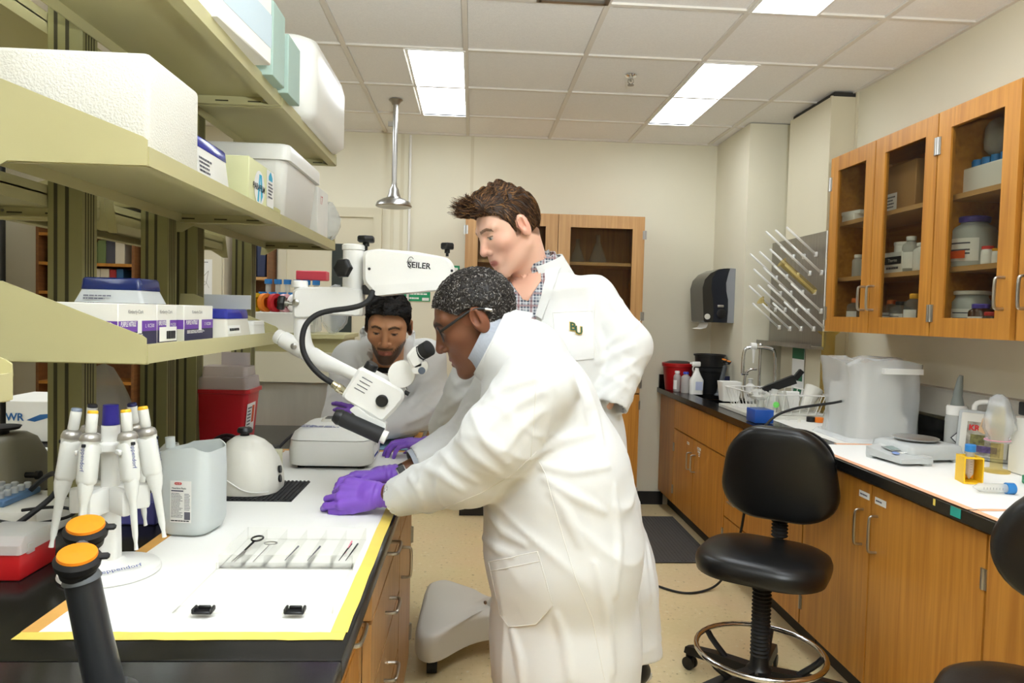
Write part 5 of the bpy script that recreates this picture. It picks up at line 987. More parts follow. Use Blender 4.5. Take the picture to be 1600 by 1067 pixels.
jl = [o for o in bpy.data.objects if o.get('label', '').startswith('white squeeze bottle')]
BC = thing('bagged_cylinder', 'plastic graduated cylinder with a clear bag over its top', 'cylinder', (1.925, 2.50, BZ+.002))
MB().lathe([(.045,0),(.045,.008),(.02,.014),(.02,.24),(.0,.24)], n=20).build('cylinder_body', 'amber', BC, local=True)
mb = MB(); mb.loft([[((r*(1+.2*math.sin(3*a+z*20)))*math.cos(a), (r*(1+.2*math.cos(2*a+z*13)))*math.sin(a), z) for a in [2*math.pi*k/20 for k in range(20)]] for r, z in ((.04,.11),(.034,.13),(.05,.16),(.048,.2),(.036,.24),(.03,.27),(.012,.285))], cap=False); mb.build('bag', 'film', BC, local=True, sharp=80); MB().tube([(.041*math.cos(a),.041*math.sin(a),.118) for a in [R(24*k) for k in range(15)]], .002, 6, True).build('zip_stripe', mat('zip_pink','d890a8',.5), BC, local=True)
# tube rack, tubes, green rack
OR = thing('tube_holder', 'yellow single tube holder with a blue-capped tube', 'holder', (1.70, 2.33, BZ+.002), R(-14)); my = mat('holder_yellow', 'f2c21c', .4)
MB().b2(-.03,.03,-.035,.035,0,.006).b2(-.03,-.026,-.035,.035,.006,.085).b2(.026,.03,-.035,.035,.006,.085).b2(-.026,.026,.031,.035,.006,.085).b2(-.03,.03,-.035,-.02,.085,.09).b2(-.03,.03,.02,.035,.085,.09).b2(-.03,-.017,-.02,.02,.085,.09).b2(.017,.03,-.02,.02,.085,.09).build('holder_body', my, OR, local=True); MB().b2(-.025,.025,.028,.03,.008,.08).build('back_tint', mat('holder_orange','f0a020',.4), OR, local=True)
def tube50(parent, M, s=1):
    T_ = MB().lathe([(.002,0),(.013*s,.018*s),(.0135*s,.1*s),(.012*s,.1*s)], M=M, n=18).build('tube', 'frost', parent, local=True); MB().lathe([(.017*s,.095*s),(.017*s,.118*s),(.015*s,.12*s),(0,.12*s)], M=M, n=24).build('cap', 'cap_blue', T_, local=True)
    for k in range(7): MB().box((0,-.0137*s,.025*s+k*.009*s), (.007,.0006,.0009), M=M).build('graduation', 'ink_soft', T_, local=True)
tube50(OR, Matrix.Translation((0,0,.012)), .98)
LT = thing('centrifuge_tube', 'loose blue-capped tube lying on the right counter paper', 'tube', (1.66, 2.18, BZ+.0195)); tube50(LT, Matrix.Rotation(R(-8),4,'Z') @ Matrix.Translation((-.05,0,0)) @ Matrix.Rotation(R(90),4,'Y'), 1.05)
GR = thing('tube_rack', 'green tube rack cut off by the right edge', 'rack', (1.93, 2.27, BZ+.002), R(-20)); MB().rbox((.05,0,.014), (.22,.09,.028), .003, 1).build('rack_body', mat('rack_green', '1f8a5c', .4), GR, local=True); MB().rbox((-.065,0,.02), (.012,.02,.008), .002, 1).build('tab', 'rack_green', GR, local=True)
for i in range(5):
    for j in range(2): MB().lathe([(.009,0),(.009,.0012),(.006,.0012)], (-.03+i*.035,-.02+j*.04,.028), n=12).build('hole_ring', 'deep_green', GR, local=True)
one('extension_lead', MB().tube([at(1318,626,Y=3.22),at(1305,629,Y=3.18),at(1275,633,Y=3.16),at(1240,638,Y=3.14),at(1208,650,Y=3.12),at(1184,680,Y=3.1),at(1172,715,Y=3.1),at(1169,760,Y=3.1),at(1163,800,Y=3.1),at(1156,840,Y=3.15),at(1145,875,Y=3.25),at(1128,908,Z=.03),at(1108,922,Z=.007),at(1075,928,Z=.007),at(1045,922,Z=.007),at(1000,905,Z=.007),at(960,890,Z=.007)], .006, 8, smooth=3), 'black_rubber', 'black power cord running from the counter down to the floor', 'cord')
fm = thing('floor_mat', 'dark grey ribbed floor mat by the sink cupboard', 'mat', (1.24, 4.55, 0)); MB().rbox((1.22,4.58,.006), (.52,.95,.011), .004, 1).build('sheet', mat('mat_grey', '4a4744', .8, var=.15, scale=40, stretch=(1,12,1)), fm)
for k in range(22): MB().b2(.975+k*.0225,.982+k*.0225,4.12,5.04,.0115,.0135).build('rib', 'mat_grey', fm)
# ---------------------------------------------------------------- stools
mat('vinyl_black', '131313', .32, bump=.04, bscale=220)
def cushion(w, d, t, r, n=10, bulge=.35, front=1.0):
    """upholstered pad: rounded outline, domed top; local XY outline, z thickness"""
    mb = MB(); ol = rrect(w, d, r, n); L = []
    for f, z in ((.90,-t*.5), (.98,-t*.42), (1.0,-t*.1), (1.0,t*.1), (.97,t*.36), (.90,t*.5), (.75,t*(.5+bulge*.35)), (.45,t*(.5+bulge*.6)), (.12,t*(.5+bulge*.65))):
        L.append([(x*f, y*f, z) for x, y in ol])
    return mb.loft(L)
def stool(label, loc, rz, seat_z=.555, bw=.42, bh=.385, sticker=None, backz=.83, small=False):
    C = thing('drafting_stool', label, 'stool', loc, rz, group='black drafting stools')
    for k in range(5):
        a = R(72*k+20); M = Matrix.Rotation(a, 4, 'Z')
        L = MB().loft([[(.03,-.026,.07),(.03,.026,.07),(.03,.024,.125),(.03,-.024,.125)],[(.18,-.022,.075),(.18,.022,.075),(.18,.02,.115),(.18,-.02,.115)],[(.30,-.02,.066),(.30,.02,.066),(.30,.016,.098),(.30,-.016,.098)],[(.325,-.016,.066),(.325,.016,.066),(.322,.012,.09),(.322,-.012,.09)]], M=M).build('leg', 'black_plastic', C, local=True, sharp=50)
        MB().cyl((.305,-.018,.027), (.305,-.006,.027), .026, n=18, M=M).cyl((.305,.006,.027), (.305,.018,.027), .026, n=18, M=M).rbox((.305,0,.05), (.04,.012,.035), .006, 1, M=M).build('caster', 'black_plastic', L, local=True)
        MB().tube([(.14,0,.11),(.205,0,.16),(.225,0,.185)], .012, 8, M=M, smooth=1).build('ring_bracket', 'black_plastic', C, local=True)
    MB().lathe([(.05,.065),(.05,.12),(.036,.135),(.03,.2),(0,.2)], n=24).build('hub', 'black_plastic', C, local=True)
    pr = []; z = .17
    while z < seat_z-.09: pr += [(.030,z),(.036,z+.006),(.030,z+.012)]; z += .0145
    MB().lathe([(.0,.16)]+pr+[(.02,seat_z-.075),(0,seat_z-.075)], n=24).build('column_bellows', 'black_rubber', C, local=True)
    MB().tube([(.235*math.cos(R(10*k)), .235*math.sin(R(10*k)), .19) for k in range(36)], .0105, 10, True).build('foot_ring', 'chrome', C, local=True)
    MB().rbox((0,0,seat_z-.065), (.2,.2,.03), .01, 1).build('seat_plate', 'black_plastic', C, local=True)
    T_ = Matrix.Translation((0,0,seat_z-.02)); cushion(.46,.44,.07,.16, bulge=.3).build
    m = cushion(.47,.44,.075,.16, bulge=.25); m.v = [tuple(T_ @ Vector(v)) for v in m.v]; m.build('seat', 'vinyl_black', C, local=True, sharp=70)
    MB().tube([(0,.16,seat_z-.065),(0,.25,seat_z-.06),(0,.285,seat_z-.02),(0,.285,backz)], .016, 10, smooth=2).build('back_bar', 'black_plastic', C, local=True)
    pr = []; z = seat_z+.0
    while z < backz-.05: pr += [(.028,z),(.034,z+.006),(.028,z+.012)]; z += .0145
    MB().lathe([(0,seat_z-.01)]+pr+[(0,z)], (0,.285,0), n=20).build('bar_bellows', 'black_rubber', C, local=True)
    m = cushion(bw,bh,.07,.15 if not small else .13, bulge=.15)
    Tb = Matrix.Translation((0,.225,backz)) @ Matrix.Rotation(R(8),4,'X') @ Matrix(((1,0,0,0),(0,0,-1,0),(0,1,0,0),(0,0,0,1)))
    out = []
    for v in m.v:
        x, y, z = v; x *= 1-.14*(y/(bh/2)); z += -.25*x*x*1.6      # narrower at top, wraps round the sitter
        out.append(tuple(Tb @ Vector((x, y, z+.02))))
    m.v = out; B_ = m.build('backrest', 'vinyl_black', C, local=True, sharp=70)
    sh = MB(); sh.prism(rrect(bw*.94,bh*.94,.14,8), .012, Tb @ Matrix.Translation((0,0,-.045))); sh.build('back_shell', 'black_plastic', C, local=True)
    return C
stool('black stool with chrome foot ring in front of the wooden drawers', (1.12, 2.62, 0), R(-35), bw=.44)
s2 = stool('black stool with a printed sticker, cut off by the right edge', (1.13, 1.24, 0), R(-45), seat_z=.70, bw=.34, bh=.26, backz=.985, small=True)
MB().rbox((0,.225,.80), (.13,.03,.16), .012, 2).build('bracket_cover', 'black_plastic', s2, local=True)
stk = frame((-.02,.2085,.83),(1,0,0),(0,-1,0)); card(stk, .07, .036, 'label_white', s2, 'sticker', .0008, True, .004); text('BIO', .022, stk @ Matrix.Translation((-.012,0,.0012)), 'ink_soft', s2, local=True); MB().lathe([(.008,0),(.008,.0006),(0,.0006)], stk @ Vector((.02,0,.001)), (0,-1,0), 18).build('sticker_mark', 'glove_purple', s2, local=True)
# ================================================================ operating microscope on its floor stand
mat('scope_white', 'f0efeb', .3, coat=.2); mat('scope_shell', 'f3f2ee', .35)
MS = thing('microscope', 'white operating microscope on a boom arm and floor stand', 'microscope', (.15, 3.05, 0))
def pxprism(poly, Y0, Y1, name, m, parent, sharp=35, bev=.0):
    """plate whose outline is known in the plane Y=Y0, with real depth to Y1"""
    pts = [at(x, y, Y=Y0) for x, y in poly]
    mb = MB(); M = Matrix(((1,0,0,0),(0,0,1,Y0),(0,1,0,0),(0,0,0,1)))
    q = [(p.x, p.z) for p in pts]
    if bev:
        cx, cz = sum(a for a, _ in q)/len(q), sum(b for _, b in q)/len(q); R_ = []
        for f, y in ((bev, 0), (0, bev), (0, Y1-Y0-bev), (bev, Y1-Y0)):
            ring = []
            for i, (a, b) in enumerate(q):
                d = Vector((a-cx, b-cz)); l = d.length; d = d*((l-f)/l) if l > 1e-6 else d
                ring.append((cx+d.x, Y0+y, cz+d.y))
            R_.append(ring)
        mb.loft(R_)
    else: mb.prism(q, Y1-Y0, M)
    return mb.build(name, m, parent, sharp=sharp)
def rpoly(pts, r=6, n=4):
    """round the corners of a pixel outline"""
    out = []; N = len(pts)
    for i in range(N):
        p = Vector(pts[i]).to_2d() if False else Vector(pts[i]); a = Vector(pts[i-1]); b = Vector(pts[(i+1) % N])
        da, db = (a-p), (b-p); ra = min(r, da.length*.45); rb = min(r, db.length*.45); s, e = p+da.normalized()*ra, p+db.normalized()*rb
        for k in range(n+1): t = k/n; out.append(tuple(s*(1-t)**2+p*2*t*(1-t)+e*t*t))
    return out
# floor stand
pl = []
for x, y in ((-.205,2.80),(-.19,3.36),(-.10,3.40),(.02,3.20),(.15,3.14),(.30,3.2),(.42,3.40),(.50,3.36),(.52,2.80),(.44,2.74),(.28,2.93),(.15,2.98),(.02,2.93),(-.13,2.74)): pl.append((x, y))
pl = rpoly(pl, .09, 4)
cxb, cyb = .15, 3.07
MB().loft([[(cxb+(x-cxb)*f, cyb+(y-cyb)*f, z) for x, y in pl] for f, z in ((.98,.07),(1.0,.085),(1.0,.14),(.975,.165),(.93,.175),(.5,.19))]).build('stand_base', mat('base_white', 'e6e2d8', .35), MS, sharp=50)
for k, (x, y) in enumerate(((-.13,2.83),(-.12,3.3),(.44,2.83),(.44,3.3))):
    MB().cyl((x-.02,y,.036), (x+.02,y,.036), .035, n=20).rbox((x,y,.06), (.03,.05,.03), .006, 1).build('caster', 'black_rubber', MS)
MB().lathe([(.06,.185),(.055,.2),(.04,.22),(.036,1.40),(.045,1.41),(.045,1.47),(.03,1.48)], (.15,3.05,0), n=28).build('column', 'scope_white', MS)
YA = 2.15
pv = at(699, 440, Y=2.2)
MB().tube([(.15,3.05,1.44), (.10,2.8,1.45), tuple(pv+Vector((.02,.12,-.005))), tuple(pv)], [.04,.036,.034,.036], 16).build('boom_link', 'scope_white', MS)
# spring arm with lettering
arm = pxprism(rpoly([(566,392),(590,388),(650,393),(700,402),(710,414),(710,446),(640,453),(582,459),(566,440)], 7), YA-.06, YA+.06, 'spring_arm', 'scope_shell', MS, bev=.01)
pxprism(rpoly([(584,446),(710,438),(710,450),(586,462)], 3), YA-.064, YA+.064, 'arm_skirt', 'scope_white', MS)
lm = at(655, 415, Y=YA-.061); text('SEILER', .0235, frame(lm, (1,0,-.06), (0,-1,0)), 'ink', arm, bold=.0005)
lp_ = at(642, 410, Y=YA-.061); MB().tube([lp_+Vector((.009*math.cos(a), -.0006, .016*math.sin(a))) for a in [R(20*k) for k in range(2, 15)]], .0009, 5).build('logo_ring', 'ink', arm); MB().tube([lp_+Vector((-.012,-.0006,.0)), lp_+Vector((.0,-.0006,.008)), lp_+Vector((.004,-.0006,-.012))], .0007, 5).build('logo_stroke', 'ink', arm)
for x, y in ((577,420),(706,423)): MB().lathe([(.004,0),(.004,.002),(0,.002)], at(x, y, Y=YA-.06), (0,-1,0), 10).build('screw', 'ink', arm)
def star_knob(px, py, Y, ax, r, name='star_knob', stem=.03, shaft=None):
    c = at(px, py, Y=Y); mb = MB(); ol = [(r*(1-.14*abs(math.sin(3*a)))*math.cos(a), r*(1-.14*abs(math.sin(3*a)))*math.sin(a)) for a in [2*math.pi*k/48 for k in range(48)]]
    M = frame(c, (0,1,0) if abs(ax[1]) < .9 else (1,0,0), ax)
    mb.loft([[(x*f, y*f, z) for x, y in ol] for f, z in ((.86,-.009),(1,-.006),(1,.006),(.86,.010),(.4,.011))], M=M)
    K = mb.build(name, 'black_plastic', MS, sharp=50); MB().lathe([(r*.38,-.02),(r*.36,-.009)], M=M, n=16).lathe([(r*.2,-stem),(r*.2,-.02)], M=M, n=12).build('stem', 'black_plastic' if shaft is None else shaft, K)
star_knob(572, 374, YA, (0,0,1), .027, stem=.035); star_knob(699, 385, YA+.02, (0,0,1), .022, stem=.03); star_knob(536, 419, YA-.085, (-.35,-.9,.15), .029, stem=.03)
# upright knuckle and carrier
MB().lathe([(.031,0),(.031,.19),(.034,.192),(.034,.205),(.03,.208),(0,.208)], at(551, 492, Y=YA), (0,0,1), 28).build('upright', 'scope_white', MS)
pxprism(rpoly([(566,445),(580,445),(587,459),(567,460)], 2), YA-.05, YA+.05, 'hinge_block', 'black_plastic', MS)
pxprism(rpoly([(456,453),(470,448),(540,448),(566,452),(566,494),(490,492),(486,497),(456,497)], 6), YA-.035, YA+.035, 'carrier_block', 'scope_white', MS, bev=.008)
MB().lathe([(.024,0),(.024,.016),(.022,.02),(0,.02)], at(468, 449, Y=YA), (0,0,1), 24).build('carrier_cap', 'scope_shell', MS)
star_knob(440, 473, YA, (-1,-.1,.1), .024, stem=.04, shaft='brushed'); MB().lathe([(.010,0),(.010,.004),(.006,.006),(0,.006)], at(462, 473, Y=YA-.036), (0,-1,0), 16).build('set_screw', 'steel', MS)
MB().tube([at(472,492,Y=YA), at(472,530,Y=YA-.01), at(480,552,Y=YA-.03), at(494,562,Y=YA-.05)], [.024,.024,.026,.025], 20, smooth=2).build('drop_tube', 'scope_white', MS)
e0 = at(432, 524, Y=YA); e1 = at(470, 545, Y=YA-.02)
MB().lathe([(.019,0),(.0215,.004),(.0215,.018),(.019,.02),(.024,.024),(.026,.07),(.026,.1)], e0, e1-e0, 24).build('elbow_cap', 'scope_shell', MS); MB().lathe([(.009,0),(.009,.004),(.005,.006),(0,.006)], at(459, 541, Y=YA-.045), (0,-1,0), 16).build('set_screw', 'steel', MS)
MB().tube([at(488,556,Y=YA-.04), at(505,566,Y=YA-.06), at(535,577,Y=YA-.10), at(566,592,Y=YA-.14)], [.027,.026,.018,.017], 16).build('tilt_arm', 'scope_shell', MS)
# optical head: slanted box, in its own frame
YH = 1.98
hd = [(561,573),(600,592),(630,610),(632,622),(619,640),(598,661),(575,648),(536,624),(533,618)]
HB = pxprism(rpoly(hd, 6), YH-.05, YH+.05, 'optical_head', 'scope_shell', MS, bev=.008)
a = at(545,612,Y=YH-.051)
for k in range(4):
    c0, c1 = at(566+(-4*k if 0 else 0)-k*4, 590+k*7.5 if 0 else 589+k*5.5, Y=YH-.0505), at(582-k*4, 598+k*5.5, Y=YH-.0505)
    MB().tube([c0, c1], .0012, 5).build('vent_slot', 'ink_soft', HB)
MB().lathe([(.0165,0),(.0165,.008),(.013,.011),(0,.011)], at(597,626,Y=YH-.05), (0,-1,0), 28).build('zoom_dial', 'black_plastic', HB)
MB().lathe([(.018,-.01),(.018,.018),(.015,.022),(0,.022)], at(577,578,Y=YH-.01), (.5,-.15,.85), 24).build('focus_knob', 'black_plastic', HB)
pxprism([(584,588),(626,611),(622,617),(581,596)], YH-.04, YH+.04, 'dovetail', 'black_plastic', HB)
MB().cyl(at(632,612,Y=YH-.02), at(639,616,Y=YH-.02), .006).build('lock_screw', 'black_plastic', HB)
ob = at(572,652,Y=YH); MB().lathe([(.04,0),(.042,.02),(.046,.035)], ob, (-.45,0,-.9), 28).build('objective', mat('lens_black', '1d1d24', .2), HB)
# handle bar under the head
h0, h1 = at(533,653,Y=YH-.075), at(596,681,Y=YH-.075)
MB().tube([h0, h0.lerp(h1,.05), h1], [.0195,.021,.0215], 24).build('grip', 'black_rubber', MS); MB().lathe([(.021,0),(.022,.006),(.016,.02),(0,.022)], h0, h0-h1, 20).build('grip_end', 'black_plastic', MS)
MB().lathe([(.018,0),(.018,.014),(0,.016)], h1, h1-h0, 20).build('grip_cap', 'scope_white', MS); pxprism(rpoly([(545,640),(556,634),(575,650),(603,662),(602,676),(592,680)], 4), YH-.06, YH-.02, 'grip_bracket', 'scope_shell', MS)
# binocular tube
MB().lathe([(.0,0),(.036,.002),(.037,.02),(.036,.045),(0,.047)], at(627,585,Y=YH-.045), (0,1,0), 32).build('inclination_drum', 'scope_white', MS)
pxprism(rpoly([(612,571),(624,566),(641,582),(640,600),(628,604),(611,597)], 6), YH-.04, YH+.03, 'prism_house', 'scope_white', MS, bev=.006)
bn = pxprism(rpoly([(634,556),(648,540),(661,566),(664,574),(649,580),(640,572)], 5), YH-.09, YH+.03, 'binocular_body', 'scope_white', MS, bev=.008)
pxprism(rpoly([(642,576),(666,563),(670,572),(664,584),(646,584)], 4), YH-.09, YH-.06, 'swivel_plate', 'scope_white', MS); MB().lathe([(.0095,0),(.0095,.003),(0,.003)], at(659,579,Y=YH-.091), (0,-1,0), 20).build('swivel_screw', mat('slate', '5a6474', .4), MS)
for dy, nm in ((-.062,'near'), (.004,'far')):
    p0, p1 = at(650,556,Y=YH+dy), at(685,535,Y=YH+dy-.04); d_ = p1-p0
    E_ = MB().lathe([(.0205,0),(.0205,.022),(.019,.023),(.019,.026),(.0215,.027),(.0215,.05),(.017,.052),(0,.052)], p0, d_, 26).build('eyepiece', 'black_rubber', MS); MB().lathe([(.0192,.0232),(.0196,.0242),(.0192,.0256)], p0, d_, 26).build('diopter_ring', 'label_white', E_)
pts = [at(x, y, Y=Y_) for x, y, Y_ in ((582,455,2.07),(578,468,2.05),(566,477,2.03),(545,482,2.02),(516,485,2.02),(494,491,2.01),(477,506,2.0),(471,530,1.99),(474,552,1.99),(486,572,1.98),(502,588,1.98),(518,598,1.98),(530,606,1.98))]
MB().tube(pts, .0078, 12, smooth=2).build('light_cable', 'black_rubber', MS); c0, c1 = at(519,599,Y=1.98), at(541,614,Y=1.98)
MB().lathe([(.009,0),(.0105,.004),(.0105,.016),(.013,.018),(.013,.03),(.0115,.032),(.0115,.045)], c0, c1-c0, 20).build('cable_plug', mat('nickel', 'c8c0a4', .25, 1), MS)
# ================================================================ people: implicit surfaces turned into one skin each
def S_cap(p, a, b, ra, rb):
    a = np.array(a, np.float32); b = np.array(b, np.float32); ba = b-a; pa = p-a
    t = np.clip(pa @ ba/max(1e-9, float(ba @ ba)), 0, 1)
    return np.linalg.norm(pa-t[:, None]*ba, axis=1)-(ra+(rb-ra)*t)
def S_ell(p, c, r, Rm=None):
    q = p-np.array(c, np.float32)
    if Rm is not None: q = q @ np.array(Rm, np.float32)
    r = np.array(r, np.float32); k0 = np.linalg.norm(q/r, axis=1); k1 = np.linalg.norm(q/(r*r), axis=1)+1e-6
    return k0*(k0-1)/k1
def smin(a, b, k):
    h = np.clip(.5+.5*(b-a)/k, 0, 1); return b*(1-h)+a*h-k*h*(1-h)
def smax(a, b, k): return -smin(-a, -b, k)
def chain(p, nodes, k=None):
    d = None
    for (a, ra), (b, rb) in zip(nodes[:-1], nodes[1:]):
        e = S_cap(p, a, b, ra, rb); d = e if d is None else (smin(d, e, k) if k else np.minimum(d, e))
    return d
def nets(fn, lo, hi, h):
    """surface nets over a box"""
    B = 5; lo = np.array(lo, float); nb = np.ceil((np.array(hi)-lo)/(h*B)).astype(int)+1; n = nb*B
    ce_ = [lo[i]+h*(np.arange(nb[i])*B+(B-1)/2) for i in range(3)]
    cg = np.stack(np.meshgrid(*ce_, indexing='ij'), -1).reshape(-1, 3).astype(np.float32)
    cv = fn(cg); near = np.abs(cv) < h*B*1.5
    V = np.empty((nb[0], nb[1], nb[2], B, B, B), np.float32); V[...] = cv.reshape(tuple(nb)+(1,1,1))
    of = (np.stack(np.meshgrid(*[np.arange(B)]*3, indexing='ij'), -1).reshape(-1, 3)-(B-1)/2)*h; Vf = V.reshape(-1, B*B*B); ids = np.nonzero(near)[0]
    for c0 in range(0, len(ids), 2500):
        k_ = ids[c0:c0+2500]; P = (cg[k_][:, None, :]+of[None]).reshape(-1, 3).astype(np.float32); Vf[k_] = fn(P).reshape(len(k_), -1)
    V = np.ascontiguousarray(V.transpose(0, 3, 1, 4, 2, 5)).reshape(tuple(n))
    S = V < 0
    c = [slice(None, -1), slice(1, None)]
    cnt = np.zeros(n-1, np.float32); acc = np.zeros(tuple(n-1)+(3,), np.float32)
    corners = [(i, j, k) for i in (0,1) for j in (0,1) for k in (0,1)]
    for a in corners:
        for axx in range(3):
            if a[axx]: continue
            b = list(a); b[axx] = 1; va = V[c[a[0]], c[a[1]], c[a[2]]]; vb = V[c[b[0]], c[b[1]], c[b[2]]]
            m = (va < 0) != (vb < 0)
            if not m.any(): continue
            t = np.where(m, va/np.where(m, va-vb, 1), 0)
            cnt += m
            for q in range(3): acc[..., q] += np.where(m, (t if q == axx else a[q]), 0)
    act = cnt > 0; idx = -np.ones(act.shape, np.int64); idx[act] = np.arange(act.sum())
    ijk = np.argwhere(act); vs = lo+(ijk+acc[act]/cnt[act][:, None])*h
    F_ = []
    for axx in range(3):
        o1, o2 = [(1,2),(2,0),(0,1)][axx]
        sl0 = [slice(None)]*3; sl1 = [slice(None)]*3; sl0[axx] = slice(None, -1); sl1[axx] = slice(1, None)
        m = S[tuple(sl0)] != S[tuple(sl1)]
        e = np.argwhere(m); inside = S[tuple(sl0)][m]
        ok = (e[:, o1] > 0) & (e[:, o2] > 0) & (e[:, o1] < n[o1]-1) & (e[:, o2] < n[o2]-1); e = e[ok]; inside = inside[ok]
        d1 = np.zeros(3, int); d1[o1] = 1; d2 = np.zeros(3, int); d2[o2] = 1
        q = [e-d1-d2, e-d2, e, e-d1]
        f = np.stack([idx[tuple(x.T)] for x in q], -1)
        f[~inside] = f[~inside][:, ::-1]; F_.append(f)
    return vs, np.concatenate(F_)
def mesh_np(name, vs, fs, M=None, col=None):
    me = bpy.data.meshes.new(name)
    if M is not None: vs = vs @ np.array(M.to_3x3()).T+np.array(M.translation)
    me.from_pydata(vs.tolist(), [], fs.tolist()); me.update()
    if col is not None:
        at_ = me.color_attributes.new('Col', 'FLOAT_COLOR', 'POINT'); at_.data.foreach_set('color', np.concatenate([col, np.ones((len(col), 1))], 1).astype(np.float32).ravel())
    return me
def join_np(parts):
    V = []; F_ = []; C = []; n = 0
    for v, f, c in parts: V.append(v); F_.append(f+n); C.append(c); n += len(v)
    return np.concatenate(V), np.concatenate(F_), np.concatenate(C)
def vcol_mat(name, rough=.5, sss=0, bump=0, bscale=200, spec=.4):
    m = mat(name, 'ffffff', rough, sss=sss, bump=bump, bscale=bscale, spec=spec); nt = m.node_tree; a = nt.nodes.new('ShaderNodeVertexColor'); a.layer_name = 'Col'
    nt.links.new(a.outputs[0], nt.nodes['Principled BSDF'].inputs['Base Color']); return m
vcol_mat('skin', .45, .12, .04, 500)
def wnoise(p, s, seed=0):
    """cheap smooth pseudo-noise"""
    x, y, z = p[:, 0]*s, p[:, 1]*s, p[:, 2]*s
    return (np.sin(x*1.0+1.7*np.sin(y*.8+seed)+seed)+np.sin(y*1.3+1.5*np.sin(z*.9+seed*2)+2)+np.sin(z*1.1+1.6*np.sin(x*.7+seed*3)+4))/3
def grad(sdf, P_, e=.004):
    g = np.stack([sdf((P_+np.eye(3)[i]*e).astype(np.float32))-sdf((P_-np.eye(3)[i]*e).astype(np.float32)) for i in range(3)], 1); return g/np.maximum(1e-6, np.linalg.norm(g, axis=1))[:, None]
# ---------------------------------------------------------------- head
def head_sdf(neck, P):
    w = P.get('w', 1.0); jaw = P.get('jaw', 1.0)
    def f(p):
        q = p.copy(); q[:, 0] = np.abs(q[:, 0]); L = np.linalg.norm
        d = S_ell(p, (0,-.014,.028), (.076*w,.097,.088))
        d = smin(d, S_ell(p, (0,.03,-.015), (.062*w,.062,.075)), .03)               # mid face
        d = smin(d, S_ell(p, (0,.034,-.068), (.05*w*jaw,.052,.048)), .03)            # jaw
        d = smin(d, S_cap(q, (.05*w*jaw,-.005,-.058), (.012,.07,-.103), .014, .017), .022)   # jaw line to chin
        d = smin(d, S_ell(p, (0,.077,-.104), (.019,.016,.016)), .015)
        d = smin(d, S_ell(q, (.043*w,.052,-.022), (.024,.026,.02)), .02)              # cheek bone
        d = smin(d, S_cap(q, (.012,.083,.028), (.046*w,.066,.030), .010, .010), .014)   # brow
        d = smax(d, -S_ell(q, (.031,.096,.006), (.017,.016,.0125)), .012)               # eye socket
        d = smin(d, S_ell(q, (.031,.0715,.005), (.0135,.0135,.0125)), .003)             # eyeball
        d = smin(d, S_cap(q, (.019,.079,.0115+P.get('lid',0)), (.044,.0715,.0095+P.get('lid',0)), .0044, .0038), .004)    # upper lid
        d = smin(d, S_cap(q, (.020,.0775,-.005), (.043,.071,-.004), .0035, .003), .004)  # lower lid
        nb = P.get('nose', 1.0)
        d = smin(d, S_cap(p, (0,.083,.018), (0,.105,-.026), .0075, .0105), .010)          # nose bridge
        d = smin(d, S_ell(p, (0,.1045,-.0305), (.0115*nb,.0105,.0095)), .006)
        d = smin(d, S_ell(q, (.0135*nb,.0945,-.034), (.0075*nb,.009,.0075)), .005)         # wings
        d = smax(d, -S_ell(q, (.0065*nb,.0985,-.0425), (.0036*nb,.0045,.003)), .003)       # nostrils
        lp_ = P.get('lips', 1.0); op = P.get('open', 0.)
        d = smin(d, S_ell(p, (0,.078,-.066), (.03,.016,.022)), .012)                       # muzzle
        d = smin(d, S_cap(q, (0,.0915,-.0625), (.021,.0815,-.066), .0045*lp_, .0022), .004)
        d = smin(d, S_cap(q, (0,.0905,-.0735-op), (.019,.081,-.0685-op*.4), .0055*lp_, .0022), .004)
        d = smax(d, -S_cap(q, (0,.0975,-.0678-op*.5), (.021,.0845,-.0675-op*.3), .0018+op*.4, .001), .002)
        e = S_ell(q, (.0785*w,-.010,-.004), (.011,.021,.034), ((.95,.3,0),(-.3,.95,.12),(0,-.12,.99)))   # ear
        e = smax(e, -S_ell(q, (.0925*w,-.003,.004), (.0125,.012,.021)), .003); e = smin(e, S_cap(q, (.086*w,-.012,.018), (.086*w,-.012,-.012), .0035, .0025), .003)
        d = smin(d, e, .006)
        nk = S_cap(p, (0,-.028,-.045), neck, .056*w*P.get('nk',1), .062*w*P.get('nk',1))
        d = smin(d, nk, .022)
        return d
    return f
